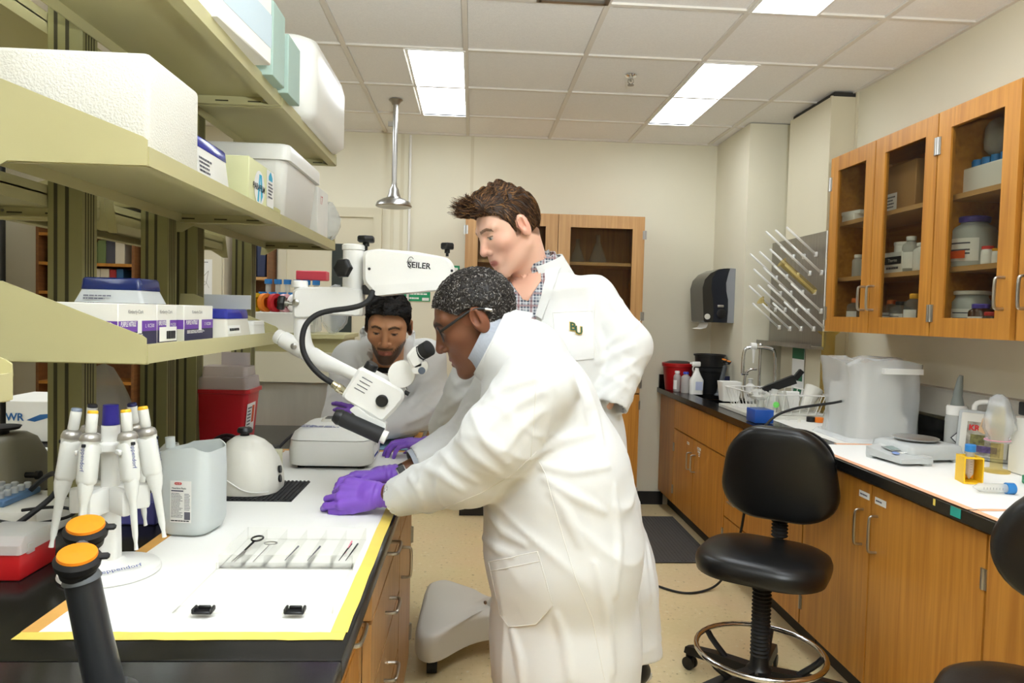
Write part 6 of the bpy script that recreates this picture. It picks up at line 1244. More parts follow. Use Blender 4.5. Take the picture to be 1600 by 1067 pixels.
def head_colors(v, P):
    """skin, brows, eyes, lips, stubble and ears as natural colours"""
    sk = np.array(srgb(P['skin'])[:3]); c = np.tile(sk, (len(v), 1)); x, y, z = np.abs(v[:, 0]), v[:, 1], v[:, 2]
    def mixin(m, col, s=1.0):
        nonlocal c; m = np.clip(m, 0, 1)[:, None]*s; c = c*(1-m)+np.array(srgb(col)[:3])*m
    g = lambda cx, cy, cz, r: np.exp(-(((x-cx)**2+(y-cy)**2+(z-cz)**2)/r**2))
    mixin(g(.045,.06,-.03,.03), P['flush'], .45); mixin(g(0,.105,-.03,.018), P['flush'], .55); mixin(((x > .071)*1.)*np.clip(1-np.abs(z+.004)/.05,0,1), P['flush'], .6)
    mixin(np.clip(P.get('stub',0)*np.clip((-.035-z)/.015,0,1)*np.clip((y+.005)/.02,0,1)*np.clip((.0-(z+.15))/.0+9,0,1), 0, 1), P['hair'], .5) if P.get('stub') else None
    if P.get('beard'):
        b = np.clip((-.054-z+.8*np.clip(x-.03,0,1)+.003*np.sin(x*900+z*300))/.012,0,1)*np.clip((y+.004)/.012,0,1)*np.clip((z+.135)/.01,0,1)
        side = np.clip((x-.055)/.006,0,1)*np.clip((.03-z)/.02,0,1)*np.clip((y+.002)/.008,0,1)*np.clip((.035-y)/.01,0,1)
        b = np.maximum(b, side); b *= 1-np.exp(-((x/.022)**4+((z+.069)/.0065)**4))
        mous = np.exp(-(((z+.053)/.006)**2))*np.clip((.032-x)/.006,0,1)*(y > .06)
        mixin(np.maximum(b, mous), P['hair'], .88)
    L = np.exp(-((x/.0215)**4))*np.clip(1-np.abs(z+.068)/.0105,0,1)*3*(y > .079); mixin(L, P['lip'], .8)
    zb = .0265+.004*np.sin(np.clip((x-.012)/.04,0,1)*3.1)-.006*np.clip((x-.036)/.015,0,1)
    mixin((np.abs(z-zb) < .0045)*(x > .012)*(x < .05)*(y > .045)*1., P['brow'], .85)
    ed = np.sqrt((x-.031)**2+(y-.0715)**2+(z-.005)**2); eye = (ed < .0146)*(z < .0086+P.get('lid',0))*(z > -.0016)*(x > .0205)*(x < .0415)*(y > .069)
    mixin(eye*1., P.get('sclera', 'c4bab2')); gx, gz = P.get('gaze', (0,0)); iris = eye*((x-(.031+gx))**2+(z-(.004+gz))**2 < .0058**2); mixin(iris*1., P['iris']); mixin(eye*((x-(.031+gx))**2+(z-(.004+gz))**2 < .0026**2)*1., '0a0808')
    lash = (np.abs(z-(.0096+P.get('lid',0))) < .0017)*(x > .02)*(x < .044)*(y > .066); mixin(lash*1., '2a1c16', .75)
    return c
def hair_sdf(P):
    style = P['style']; zy = P['line']
    def f(p):
        x, y, z = p[:, 0], p[:, 1], p[:, 2]; th = P.get('th', .008); w = P.get('w', 1.0)
        d = S_ell(p, (0,-.014,.030), (.076*w+th,.097+th,.088+th))
        if style == 'quiff':
            d = smin(d, S_cap(p, (.0,-.02,.112), (-.008,.075,.108), .030, .024), .03); d = smin(d, S_cap(p, (.03,-.01,.10), (.026,.078,.098), .025, .02), .025); d = smin(d, S_cap(p, (-.035,-.01,.10), (-.035,.075,.094), .022, .018), .025)
            d = smin(d, S_cap(p, (-.03,.085,.098), (.025,.088,.104), .018, .018), .02)
            d = d+.0035*np.sin(x*170+10*y+6*np.sin(y*40))*np.clip((z-.06)/.03,0,1)+.002*np.sin(x*330+y*60+3)
        elif style == 'swept':
            d = smin(d, S_cap(p, (-.05,.04,.085), (.05,.045,.09), .03, .03), .03); d = smin(d, S_cap(p, (0,-.03,.10), (0,.05,.10), .03, .028), .03); d = smin(d, S_cap(p, (-.02,.078,.075), (.055,.06,.062), .018, .018), .02)
            d = d+.003*np.sin(x*150+25*y+5*np.sin(y*50))*np.clip((z-.04)/.03,0,1)+.0018*np.sin(x*310-y*40)
        else: d = d+.0012*wnoise(p, 420)+.0010*wnoise(p, 260, 2)
        zl = np.interp(y, [a for a, _ in zy], [b for _, b in zy])
        zl = zl+np.where(y > .04, P.get('temple', .0)*np.clip((np.abs(x)-.035)/.03,0,1), 0)
        d = smax(d, (zl-z)*.75, .004)
        d = smax(d, -S_ell(np.stack([np.abs(x), y, z], 1), (.082*w,-.008,-.006), (.03,.024,.036)), .004)
        return d
    return f
vcol_mat('hair_fibre', .5, spec=.35)
def strands(sdf, hv, P):
    """locks lying along the hair surface"""
    rg = np.random.default_rng(5); st = P['style']; N = P.get('nstr', 2600); L = P.get('len', .03); K = 5; rad = P.get('rad', .0011)
    p = hv[rg.integers(0, len(hv), N)].copy(); x, y, z = p[:, 0], p[:, 1], p[:, 2]
    if st == 'crop': fl = rg.normal(size=(N, 3)); free = np.zeros(N)
    else:
        top = np.clip((z-.06)/.03, 0, 1)[:, None]; side = np.stack([0*x, -.35+0*x, -1+0*x], 1)
        tdir = np.stack([.25*np.ones(N), -1+0*x, .1+0*x], 1) if st == 'quiff' else np.stack([-.9-.0*x, -.35+0*x, .0*x], 1)
        fl = tdir*top+side*(1-top)
        fr = np.clip((y-.062)/.03, 0, 1)[:, None]*top*P.get('tuft', 0); fl = fl*(1-fr)+np.array([.12,.75,.55])*fr; free = fr[:, 0]
        fl = fl+rg.normal(size=(N, 3))*.22
    Ls = L*rg.uniform(.5, 1.1, N); path = [p.copy()]; q = p.copy()
    for k in range(1, K):
        g = grad(sdf, q, .003); t = fl-g*(np.sum(fl*g, 1))[:, None]*(1-free)[:, None]; t /= np.maximum(1e-6, np.linalg.norm(t, axis=1))[:, None]
        q = q+t*(Ls/(K-1))[:, None]+rg.normal(size=(N, 3))*(.0011 if st == 'crop' else .0005)
        d = sdf(q.astype(np.float32)); q = q-g*((d-.0012)*(1-free))[:, None]; path.append(q.copy())
    V = np.empty((N, K, 3, 3)); u = grad(sdf, p, .003); u = u+rg.normal(size=(N, 3))*.05; tt = path[-1]-path[0]; w = np.cross(u, tt); w /= np.maximum(1e-6, np.linalg.norm(w, axis=1))[:, None]; u = np.cross(tt, w); u /= np.maximum(1e-6, np.linalg.norm(u, axis=1))[:, None]
    for k in range(K):
        r = rad*(1-.75*(k/(K-1))**1.5)
        for j in range(3): a = 2*math.pi*j/3; V[:, k, j] = path[k]+r*(math.cos(a)*w+math.sin(a)*u)
    idx = np.arange(N*K*3).reshape(N, K, 3); fs = []
    for k in range(K-1):
        for j in range(3): fs.append(np.stack([idx[:, k, j], idx[:, k, (j+1) % 3], idx[:, k+1, (j+1) % 3], idx[:, k+1, j]], 1))
    cs = np.array([srgb(c)[:3] for c in P['hcols']]); pick = rg.choice(len(cs), N, p=P['hp']); col = np.repeat(cs[pick]*rg.uniform(.75, 1.25, (N, 1)), K*3, axis=0)
    return V.reshape(-1, 3), np.concatenate(fs), col
def build_head(person, O, fwd, up, P, neck_w, extra=None):
    """returns (verts, faces, colours) in room space of head+neck; adds hair as a child"""
    f = Vector(fwd).normalized(); u = Vector(up); u = (u-f*u.dot(f)).normalized(); r = f.cross(u)
    M = Matrix.Identity(4)
    for i in range(3): M[i][0], M[i][1], M[i][2], M[i][3] = r[i], f[i], u[i], O[i]
    s = P.get('s', 1.0); M = M @ Matrix.Scale(s, 4); Mi = M.inverted(); nk = Mi @ Vector(neck_w)
    fn = head_sdf(tuple(nk), P)
    lo = np.minimum((-.1,-.13,-.15), np.array(nk)-.07); hi = np.maximum((.1,.13,.13), np.array(nk)+.07)
    v, fc = nets(fn, lo, hi, .0021); c = head_colors(v, P)
    if P.get('hairtint'):          # scalp under short hair
        x, y, z = v[:, 0], v[:, 1], v[:, 2]; zl = np.interp(y, [a for a, _ in P['line']], [b for _, b in P['line']])
        m = (np.clip((z-zl+.006)/.008,0,1)*(np.abs(x) < .09)*(np.abs(x)+0 < .2))[:, None]*.85; ear = ((np.abs(x) > .0725*P.get('w',1))*(z < .03)*(y > -.035)*(y < .02))[:, None]
        m = m*(1-ear); c = c*(1-m)+np.array(srgb(P['hairtint'])[:3])*m
    hv, hf = nets(hair_sdf(P), (-.12,-.14,-.11), (.12,.14,.17), .0028)
    hs = hair_sdf(P); sv, sfc, scol = strands(hs, hv, P); ca = np.array(srgb(P['hcols'][0])[:3]); base = np.tile(ca, (len(hv), 1))
    hv2, hf2, hc2 = join_np([(hv, np.stack([hf[:, 0], hf[:, 1], hf[:, 2], hf[:, 3]], 1), base), (sv, sfc, scol)])
    link('hair', mesh_np('hair', hv2, hf2, M, hc2), 'hair_fibre', person, sharp=75)
    Mn = np.array(M.to_3x3())
    return (v @ Mn.T+np.array(M.translation), fc, c), M
# ---------------------------------------------------------------- gloved hand
def hand_caps(wrist, ydir, zdir, curl, spread=.08, thumb=(.6,.5), s=1.0, flip=1):
    """capsules of a hand: palm, four unequal bent fingers, thumb from the side of the palm; zdir = back of the hand"""
    y = Vector(ydir).normalized(); z = Vector(zdir); z = (z-y*z.dot(y)).normalized(); x = y.cross(z)*flip; W = Vector(wrist)
    def P_(a, b, c): return tuple(W+(x*a+y*b+z*c)*s)
    caps = []; kn = [(.031,.088), (.010,.094), (-.011,.090), (-.030,.080)]; ln = [(.042,.026,.021), (.046,.029,.022), (.043,.027,.021), (.034,.021,.019)]; rr = [.0098,.0102,.0097,.0086]
    for i in range(4):
        caps.append((P_(kn[i][0]*.55,.01,0), P_(kn[i][0],kn[i][1],.002), .0165*s, .0125*s))
        a = 0; px_, py_, pz_ = kn[i][0], kn[i][1], .002; cu = curl[i]
        for j in range(3):
            a += cu[j]; l = ln[i][j]; sp = spread*(1.5-i)*.5; nx, ny, nz = px_+l*sp*math.cos(a), py_+l*math.cos(a), pz_-l*math.sin(a)
            caps.append((P_(px_,py_,pz_), P_(nx,ny,nz), (rr[i]-.0007*j)*s, (rr[i]-.0007*(j+1))*s)); px_, py_, pz_ = nx, ny, nz
    t0 = (.022,.022,-.006); o, d = thumb
    t1 = (t0[0]+.040*math.sin(o), t0[1]+.040*math.cos(o), t0[2]-.040*math.sin(d)*.5); t2 = (t1[0]+.030*math.sin(o*.6), t1[1]+.032*math.cos(o*.6), t1[2]-.03*math.sin(d)); t3 = (t2[0]+.018*math.sin(o*.2), t2[1]+.024*math.cos(o*.2), t2[2]-.024*math.sin(d))
    caps += [(P_(*t0), P_(*t1), .0165*s, .0125*s), (P_(*t1), P_(*t2), .012*s, .0105*s), (P_(*t2), P_(*t3), .0105*s, .0085*s)]
    return caps
def glove(person, caps, wrist, arm_dir, name='glove', cuff=.05, r=.031):
    W = Vector(wrist); A = Vector(arm_dir).normalized(); lo = np.min([np.minimum(c[0], c[1]) for c in caps], 0)-.06; hi = np.max([np.maximum(c[0], c[1]) for c in caps], 0)+.06
    lo = np.minimum(lo, np.array(W-A*cuff)-.05); hi = np.maximum(hi, np.array(W-A*cuff)+.05)
    def f(p):
        d = None
        for i, c in enumerate(caps):
            e = S_cap(p, *c); d = e if d is None else smin(d, e, .006 if c[2] > .0124 else .0025)
        e = S_cap(p, tuple(W-A*cuff), tuple(W+A*.02), r*1.04, r*.9); e = np.maximum(e, -((p-np.array(W-A*(cuff-.004), np.float32)) @ np.array(A, np.float32)))
        d = smin(d, e, .014)
        ax = (p-np.array(W, np.float32)) @ np.array(A, np.float32)
        return d+.0009*np.sin(ax*420+30*p[:, 2]+20*p[:, 1])*np.clip((.025-ax)/.02,0,1)+.0004*wnoise(p, 150)
    v, fc = nets(f, lo, hi, .0026); return link(name, mesh_np(name, v, fc), 'nitrile', person, sharp=80)
mat('nitrile', '7a4fb8', .42, var=.05, scale=30, sss=.05)
# ---------------------------------------------------------------- cloth
mat('coat_cloth', 'dadad8', .82, bump=.05, bscale=900, sheen=.1)
def cloth_wrinkle():
    nt = MATS['coat_cloth'].node_tree; b = nt.nodes['Principled BSDF']; tc = nt.nodes.new('ShaderNodeTexCoord'); fine = b.inputs['Normal'].links[0].from_node
    n = nt.nodes.new('ShaderNodeTexNoise'); n.noise_type = 'RIDGED_MULTIFRACTAL'; n.inputs['Scale'].default_value = 9; n.inputs['Detail'].default_value = 2.5; n.inputs['Distortion'].default_value = .7
    nt.links.new(tc.outputs['Object'], n.inputs['Vector']); bp = nt.nodes.new('ShaderNodeBump'); bp.inputs['Strength'].default_value = .3; bp.inputs['Distance'].default_value = .008
    nt.links.new(n.outputs['Fac'], bp.inputs['Height']); nt.links.new(fine.outputs[0], bp.inputs['Normal']); nt.links.new(bp.outputs[0], b.inputs['Normal'])
cloth_wrinkle()
def folds(p, a, b, n, amp, ang=0., seed=0.):
    """creases wound round a sleeve between a and b"""
    a = np.array(a, np.float32); b = np.array(b, np.float32); ba = b-a; L = float(np.linalg.norm(ba)); u = ba/L; q = p-a; t = q @ u
    e1 = np.cross(u, (0.3,0.9,.2)); e1 /= np.linalg.norm(e1); e2 = np.cross(u, e1); th = np.arctan2(q @ e2, q @ e1)
    w = np.clip(t/(.25*L),0,1)*np.clip((L-t)/(.25*L),0,1)
    nz = wnoise(p, 17, seed); m1 = np.clip(.55+1.1*wnoise(p, 11, seed+5), 0, 1); m2 = np.clip(.45+1.1*wnoise(p, 13, seed+9), 0, 1)
    r1 = (1-np.abs(np.sin(np.pi*n*.45*t/L+th+1.6*nz+seed)))**2.2; r2 = (1-np.abs(np.sin(np.pi*n*.6*t/L-th+.8*np.sin(th)+1.8*nz+seed*2)))**2.6
    return -amp*w*(1.5*r1*m1+1.2*r2*m2-.3)
def sleeve(p, nodes, cuff_in=True, k=.03):
    d = chain(p, nodes, k); (a, ra), (b, rb) = nodes[-2], nodes[-1]; a, b = np.array(a, np.float32), np.array(b, np.float32); u = (b-a)/np.linalg.norm(b-a)
    near = np.linalg.norm(p-b, axis=1)-.16; cut = (p-b) @ u; d = np.where(near < 0, np.maximum(d, cut), d)
    inner = S_cap(p, tuple(b-u*.05), tuple(b+u*.05), rb-.007, rb-.005); return np.maximum(d, -inner)
def trace(sdf, px, py, t0, t1):
    """where the sight line through a pixel first meets a cloth surface (rooms coordinates)"""
    D = np.array([CC+CA*(a-800)/F+CB*(533.5-b)/F for a, b in zip(px, py)]); O_ = np.array([0,0,CZ]); t = np.full(len(D), float(t0))
    bt, bd = t.copy(), np.full(len(D), 9.)
    for _ in range(60):
        d = sdf((O_+D*t[:, None]).astype(np.float32)); q = np.abs(d) < bd; bd[q] = np.abs(d[q]); bt[q] = t[q]; t = np.clip(t+d*.7, t0, t1)
    hit = bd < .004
    if hit.any() and not hit.all(): bt[~hit] = np.clip(bt[~hit], bt[hit].min()-.01, bt[hit].max()+.01)
    return O_+D*bt[:, None]
def patch(poly, sdf, t0, t1, off, m, parent, name, cuts=5, thick=.004, puff=0):
    """cloth piece (pocket, lapel, placket) lying on a garment"""
    bm = bmesh.new(); bm.faces.new([bm.verts.new((x, y, 0)) for x, y in poly]); bmesh.ops.triangulate(bm, faces=bm.faces[:])
    for _ in range(cuts):
        es = [e for e in bm.edges if e.calc_length() > 7]
        if not es: break
        bmesh.ops.subdivide_edges(bm, edges=es, cuts=1); bmesh.ops.triangulate(bm, faces=bm.faces[:])
    bm.verts.index_update(); xy = np.array([(v.co.x, v.co.y) for v in bm.verts]); tr = [[v.index for v in f.verts] for f in bm.faces]; bd = [tuple(v.index for v in e.verts) for e in bm.edges if e.is_boundary]; bm.free()
    S_ = trace(sdf, xy[:, 0], xy[:, 1], t0, t1); g = grad(sdf, S_); n = len(S_); top = S_+g*off; bot = S_-g*thick
    fs = tr+[[i+n for i in t[::-1]] for t in tr]+[(a, b, b+n, a+n) for a, b in bd]
    mb = MB(); mb.add([tuple(v) for v in np.concatenate([top, bot])], [tuple(f) for f in fs]); return mb.build(name, m, parent, sharp=50)
def seam(pts, sdf, t0, t1, m, parent, name='seam', r=.001, off=.0):
    P_ = []
    for (a, b), (c, d) in zip(pts[:-1], pts[1:]):
        n = max(2, int(math.hypot(c-a, d-b)/6)); P_ += [(a+(c-a)*k/n, b+(d-b)*k/n) for k in range(n)]
    P_.append(pts[-1]); S_ = trace(sdf, [p[0] for p in P_], [p[1] for p in P_], t0, t1); g = grad(sdf, S_); S_ = S_+g*off
    return MB().tube([tuple(s) for s in S_], r, 6).build(name, m, parent)
def with_creases(base, lines, t0, t1, r=.0075, k=.015):
    """raised cloth creases running over a garment"""
    sets = []
    for pl in lines:
        P_ = []
        for (a, b), (c, d) in zip(pl[:-1], pl[1:]):
            n = max(2, int(math.hypot(c-a, d-b)/11)); P_ += [(a+(c-a)*i/n, b+(d-b)*i/n) for i in range(n)]
        P_.append(pl[-1]); S_ = trace(base, [p[0] for p in P_], [p[1] for p in P_], t0, t1); g = grad(base, S_, .008); N = len(S_)
        rr = [r*(.15+.85*math.sin(math.pi*(i+.35)/(N-.3))) for i in range(N)]; S_ = S_-g*np.array(rr)[:, None]*.45
        sets.append(([(tuple(S_[i]), rr[i]) for i in range(N)], S_.min(0)-.03, S_.max(0)+.03))
    def f(p):
        d = base(p)
        for nodes, lo, hi in sets:
            m = np.all((p > lo) & (p < hi), axis=1)
            if m.any(): d[m] = smin(d[m], chain(p[m], nodes), k)
        return d
    return f
def W_(px, py, Y): return tuple(at(px, py, Y=Y))
# ================================================================ the three people
def plaid():
    m = mat('plaid', 'b9bcc0', .8); nt = m.node_tree; b = nt.nodes['Principled BSDF']; tc = nt.nodes.new('ShaderNodeTexCoord'); last = None
    for k, (ax, s, thr, col, w) in enumerate((('X', 17, .62, '3a4152', .75), ('Z', 17, .62, '3a4152', .75), ('X', 34, .80, 'e6e6e6', .5), ('Z', 34, .80, 'e6e6e6', .5), ('X', 8.5, .93, '8c5a5a', .6), ('Z', 8.5, .93, '8c5a5a', .6))):
        wv = nt.nodes.new('ShaderNodeTexWave'); wv.bands_direction = ax; wv.inputs['Scale'].default_value = s; wv.inputs['Phase Offset'].default_value = k*.9; nt.links.new(tc.outputs['Object'], wv.inputs['Vector'])
        g = nt.nodes.new('ShaderNodeMath'); g.operation = 'GREATER_THAN'; g.inputs[1].default_value = thr; nt.links.new(wv.outputs['Fac'], g.inputs[0]); g2 = nt.nodes.new('ShaderNodeMath'); g2.operation = 'MULTIPLY'; g2.inputs[1].default_value = w; nt.links.new(g.outputs[0], g2.inputs[0])
        mx = nt.nodes.new('ShaderNodeMixRGB'); nt.links.new(g2.outputs[0], mx.inputs[0]); mx.inputs[2].default_value = srgb(col)
        if last is None: mx.inputs[1].default_value = srgb('9aa0a8')
        else: nt.links.new(last, mx.inputs[1])
        last = mx.outputs[0]
    nt.links.new(last, b.inputs['Base Color'])
plaid(); mat('shirt_grey', 'a9aeb8', .8, var=.06, scale=90, stretch=(1,8,1)); mat('shirt_black', '131315', .85); mat('trousers_dark', '23242b', .85); mat('trousers_khaki', '6e6250', .85); mat('shoe_white', 'd8d6d0', .6); mat('shoe_black', '1a1a1c', .45); mat('seam_thread', 'e2e0da', .85)
def body_rest(nodesets, h=.012):
    """limbs and trunk under the clothes"""
    allp = np.array([n[0] for ns in nodesets for n in ns]); lo, hi = allp.min(0)-.2, allp.max(0)+.2
    def f(p):
        d = None
        for ns in nodesets: e = chain(p, ns); d = e if d is None else smin(d, e, .02)
        return d
    return nets(f, lo, hi, h)
def legs(person, m, shoe, hips, knees, ankles, toes, r=.085):
    for k in range(2):
        ns = [(hips[k], r), (knees[k], r*.72), (ankles[k], r*.62)]
        lo = np.min([n[0] for n in ns], 0)-.13; hi = np.max([n[0] for n in ns], 0)+.13
        v, fc = nets(lambda p: chain(p, ns, .03)+.003*np.sin(p[:, 2]*60+3*np.sin(p[:, 0]*30)), lo, hi, .011)
        link('trouser_leg', mesh_np('trouser_leg', v, fc), m, person, sharp=80)
        a, t = Vector(ankles[k]), Vector(toes[k]); d = (t-a); d.z = 0; d.normalize(); zf = t.z
        hl = Vector((a.x, a.y, zf))-d*.05
        def sf(p):
            q = p.copy(); e = S_cap(q, tuple(hl+Vector((0,0,.04))), tuple(t+Vector((0,0,.03))), .04, .032); e = smin(e, S_cap(q, tuple(hl+Vector((0,0,.05))+d*.03), tuple(a+Vector((0,0,.02))), .042, .045), .03)
            return np.maximum(e, -(q[:, 2]-zf-.002))
        lo = np.minimum(np.array(hl), np.array(t))-.09; hi = np.maximum(np.array(hl), np.array(t))+.09; hi[2] = max(hi[2], a.z+.08)
        v, fc = nets(sf, lo, hi, .007); S_ = link('shoe', mesh_np('shoe', v, fc), shoe[0], person, sharp=70)
        MB().loft([[tuple(Vector((p.x, p.y, zf+z))) for p in [hl-d*.045+Vector((-d.y,d.x,0))*.03, hl-d*.045-Vector((-d.y,d.x,0))*.03, t-Vector((-d.y,d.x,0))*.034, t+d*.034, t+Vector((-d.y,d.x,0))*.034]] for z in (.001,.022)]).build('sole', shoe[1], S_)
# ---------------------------------------------------------------- man looking through the microscope
OP = thing('person', 'man in a white lab coat and glasses leaning over to the eyepieces', 'person', (.25, 1.80, 0))
OY = 1.80
PO = dict(sclera='7a6a60', skin='6b432c', flush='7a4630', lip='8a4a44', brow='1c1411', iris='1e120c', hair='2a2320', style='crop', th=.006, w=1.0, nose=1.25, lips=1.25, open=.003, hairtint='3a302b', hcols=['221d1a','38322e','6e6864','a8a4a0'], hp=[.4,.3,.2,.1], nstr=9000, len=.0045, rad=.0008, lid=-.003, gaze=(0,-.003), s=1.03,
          line=[(-.13,-.045),(-.06,-.04),(-.02,-.02),(-.008,.03),(.012,.03),(.03,.028),(.045,.04),(.062,.058),(.075,.07),(.1,.072)])
oO = at(741, 500, Y=OY); onk = at(800, 556, Y=OY)
skin_o, MO = build_head(OP, oO, (-.89,-.02,-.455), (-.455,0,.89), PO, onk)
o_lw, o_le, o_ls = at(604,772,Y=1.86), at(735,738,Y=1.67), at(838,606,Y=1.63)
o_rw, o_re, o_rs = at(622,742,Y=2.02), at(735,688,Y=2.08), at(800,590,Y=1.99)
tor = [(W_(820,565,OY), .105), (W_(842,640,OY), .140), (W_(868,740,OY), .168), (W_(880,850,OY), .183), (W_(888,1000,OY), .184)]
bv, bf = body_rest([[(t[0], t[1]-.035) for t in tor[:4]], [(tuple(o_ls), .05), (tuple(o_le), .04), (tuple(o_lw), .026)], [(tuple(o_rs), .05), (tuple(o_re), .04), (tuple(o_rw), .026)], [(tuple(onk), .05), (tor[0][0], .06)]], .009)
bc = np.tile(np.array(srgb(PO['skin'])[:3]), (len(bv), 1)); V_, F2, C2 = join_np([skin_o, (bv, bf, bc)])
link('body', mesh_np('body', V_, F2, col=C2), 'skin', OP, sharp=80)
skt = [(W_(868,740,OY), .172), (W_(876,850,OY), .187), (W_(880,1000,OY), .184), (W_(882,1140,OY), .186)]
lsl = [(tuple(o_ls), .092), (W_(782,685,1.61), .086), (tuple(o_le), .077), (W_(622,776,1.845), .051)]
rsl = [(tuple(o_rs), .095), (tuple(o_re), .075), (W_(650,724,2.03), .050)]
hemz = .47; c_ring = np.array(at(766, 533, Y=OY)); ring_ax = np.array((-.9,0,.43)); ring_ax /= np.linalg.norm(ring_ax)
def coat_old(p):
    q = p.copy(); q[:, 1] = (q[:, 1]-OY)*.80+OY
    d = chain(q, tor[:4], .05); d = smin(d, chain(q, skt, .04), .05)
    e = S_cap(q, tor[0][0], tuple(c_ring-ring_ax*.0), .098, .084); e = np.maximum(e, (p-c_ring.astype(np.float32)) @ ring_ax.astype(np.float32)); d = smin(d, e, .03)
    z, y = p[:, 2], p[:, 1]
    ang = np.arctan2(p[:, 1]-OY, p[:, 0]-tor[3][0][0]); sk_ = np.clip((1.02-z)/.3,0,1)
    d = d+sk_*(.006*np.sin(ang*4+z*2.2)-.009*(1-np.abs(np.sin(ang*3.2+z*1.5+.6*wnoise(p, 6, 2))))**2.2)
    d = d-.010*np.clip(1-np.abs(z-1.0)/.2,0,1)*np.clip(.5+wnoise(p, 12, 3),0,1)*(1-np.abs(np.sin((p[:, 0]*.7+z)*26+1.5*np.sin(p[:, 1]*9)+.8*wnoise(p, 15, 1))))**1.8
    l = sleeve(p, lsl)+folds(p, lsl[1][0], lsl[3][0], 8, .0035, .6, 1.)+folds(p, lsl[0][0], lsl[2][0], 6, .003, .5, 2.)
    r = sleeve(p, rsl)+folds(p, rsl[0][0], rsl[2][0], 8, .003, .5, .4)
    d = smin(d, l, .028); d = smin(d, r, .02)
    d = np.maximum(d, hemz-z)
    return d
coat_old = with_creases(coat_old, [[(737,642),(758,688),(792,722)], [(712,684),(738,712),(778,738)], [(690,704),(708,728),(745,752)], [(660,728),(690,742),(720,764)], [(640,745),(655,765),(662,790)], [(850,640),(812,668),(790,704)], [(846,612),(800,634),(765,668)], [(835,590),(790,604),(760,624)],
    [(840,708),(872,690),(925,676)], [(846,728),(895,736),(950,728)], [(852,748),(890,772),(945,800)], [(862,770),(885,800),(905,850)], [(905,575),(930,640),(940,690)], [(880,560),(905,620),(912,660)], [(845,700),(860,640),(858,600)], [(960,760),(968,850),(962,930)], [(930,880),(950,960),(958,1050)], [(800,985),(812,1030),(815,1067)], [(870,960),(885,1010),(890,1060)], [(762,800),(785,830),(820,850)], [(755,840),(775,858),(800,866)]], 1.2, 2.1)
v, fc = nets(coat_old, (-.32,1.40,.44), (.56,2.25,1.48), .0056)
OC = link('lab_coat', mesh_np('lab_coat', v, fc), 'coat_cloth', OP, sharp=80)
seam([(842,722),(852,740),(860,770),(880,840),(900,905),(925,965),(945,1062)], coat_old, 1.2, 2.1, 'seam_thread', OC); seam([(625,805),(690,796),(752,770),(800,742),(838,706)], coat_old, 1.2, 2.1, 'seam_thread', OC)
patch([(766,877),(840,862),(863,945),(838,973),(797,978),(784,960)], coat_old, 1.2, 2.1, .0035, 'coat_cloth', OC, 'pocket'); seam([(765,878),(783,960),(796,979),(838,974),(864,945),(841,861),(765,878)], coat_old, 1.2, 2.1, 'seam_thread', OC, 'pocket_stitching', .0012, .003); seam([(769,892),(844,876)], coat_old, 1.2, 2.1, 'seam_thread', OC, 'pocket_stitching', .001, .004)
seam([(829,720),(835,650),(838,600)], coat_old, 1.2, 2.1, 'seam_thread', OC, 'seam', .0013)
MB().lathe([(.005,0),(.005,.003),(0,.004)], trace(coat_old, [759], [941], 1.2, 2.1)[0], (-.6,-.8,0), 12).build('button', 'steel', OC)
# turned collar of coat and the shirt collar inside it
def ringmesh(c, ax, r0, r1, h0, h1, th, sy=1.0, n=40, arc=None):
    c = Vector(c); M = frame(c, (0,1,0), ax); prof = []; R_ = []
    for r, h in ((r0, h0), (r1, h1), (r1+th, h1), (r0+th, h0)):
        A = [2*math.pi*k/n for k in range(n)] if arc is None else [R(arc[0]+(arc[1]-arc[0])*k/(n-1)) for k in range(n)]
        R_.append([tuple(M @ Vector((r*math.cos(a)*sy, r*math.sin(a), h))) for a in A])
    mb = MB()
    if arc is None: mb.loft(R_+[R_[0]], cap=False)
    else: mb.loft([[R_[j][k] for j in range(4)] for k in range(n)])
    return mb
ringmesh(c_ring-ring_ax*.03, ring_ax, .086, .076, 0, .062, .005, 1.0).build('shirt_collar', 'shirt_grey', OP, sharp=60)
ringmesh(c_ring-ring_ax*.05, ring_ax, .106, .087, -.012, .052, .006, 1.06).build('coat_collar', 'coat_cloth', OC, sharp=60)
# gloves, watch
CF = [(.5,.6,.4)]*4
hl = hand_caps(o_lw+Vector((-.022,.006,-.004)), (-1,.12,.02), (.05,-.82,.55), [(.35,.75,.5),(.6,.85,.6),(.9,.95,.6),(1.1,1.0,.6)], .0, (.35,.2), 1.06, -1)
glove(OP, hl, o_lw+Vector((-.022,.006,-.004)), (-1,.12,.02))
rw2 = o_rw+Vector((-.03,-.01,0)); hr = hand_caps(rw2, (-1,-.28,.0), (.1,.35,.9), [(.3,.75,.5),(.5,.8,.5),(.7,.8,.5),(.8,.8,.5)], .05, (.4,.4), 1.0, -1)
glove(OP, hr, rw2, (-1,-.28,.0), cuff=.035)
wd = (o_rw-o_re).normalized(); wp = o_rw+Vector((.012,0,0)); Mw = frame(wp, (0,-.8,.6), wd); WT = MB().lathe([(.030,-.011),(.0325,-.011),(.0325,.011),(.030,.011),(.030,-.011)], M=Mw, n=28).build('wristwatch', 'black_rubber', OP)
MB().rbox((.034,0,0), (.008,.026,.026), .003, 2, M=Mw).build('watch_case', 'steel', WT); MB().rbox((.0385,0,0), (.002,.02,.02), .001, 1, M=Mw).build('watch_face', 'black_plastic', WT)
ringmesh(at(650,724,Y=2.03), (at(650,724,Y=2.03)-o_re), .042, .040, -.02, .012, .003).build('shirt_cuff', 'shirt_grey', OP, sharp=60)
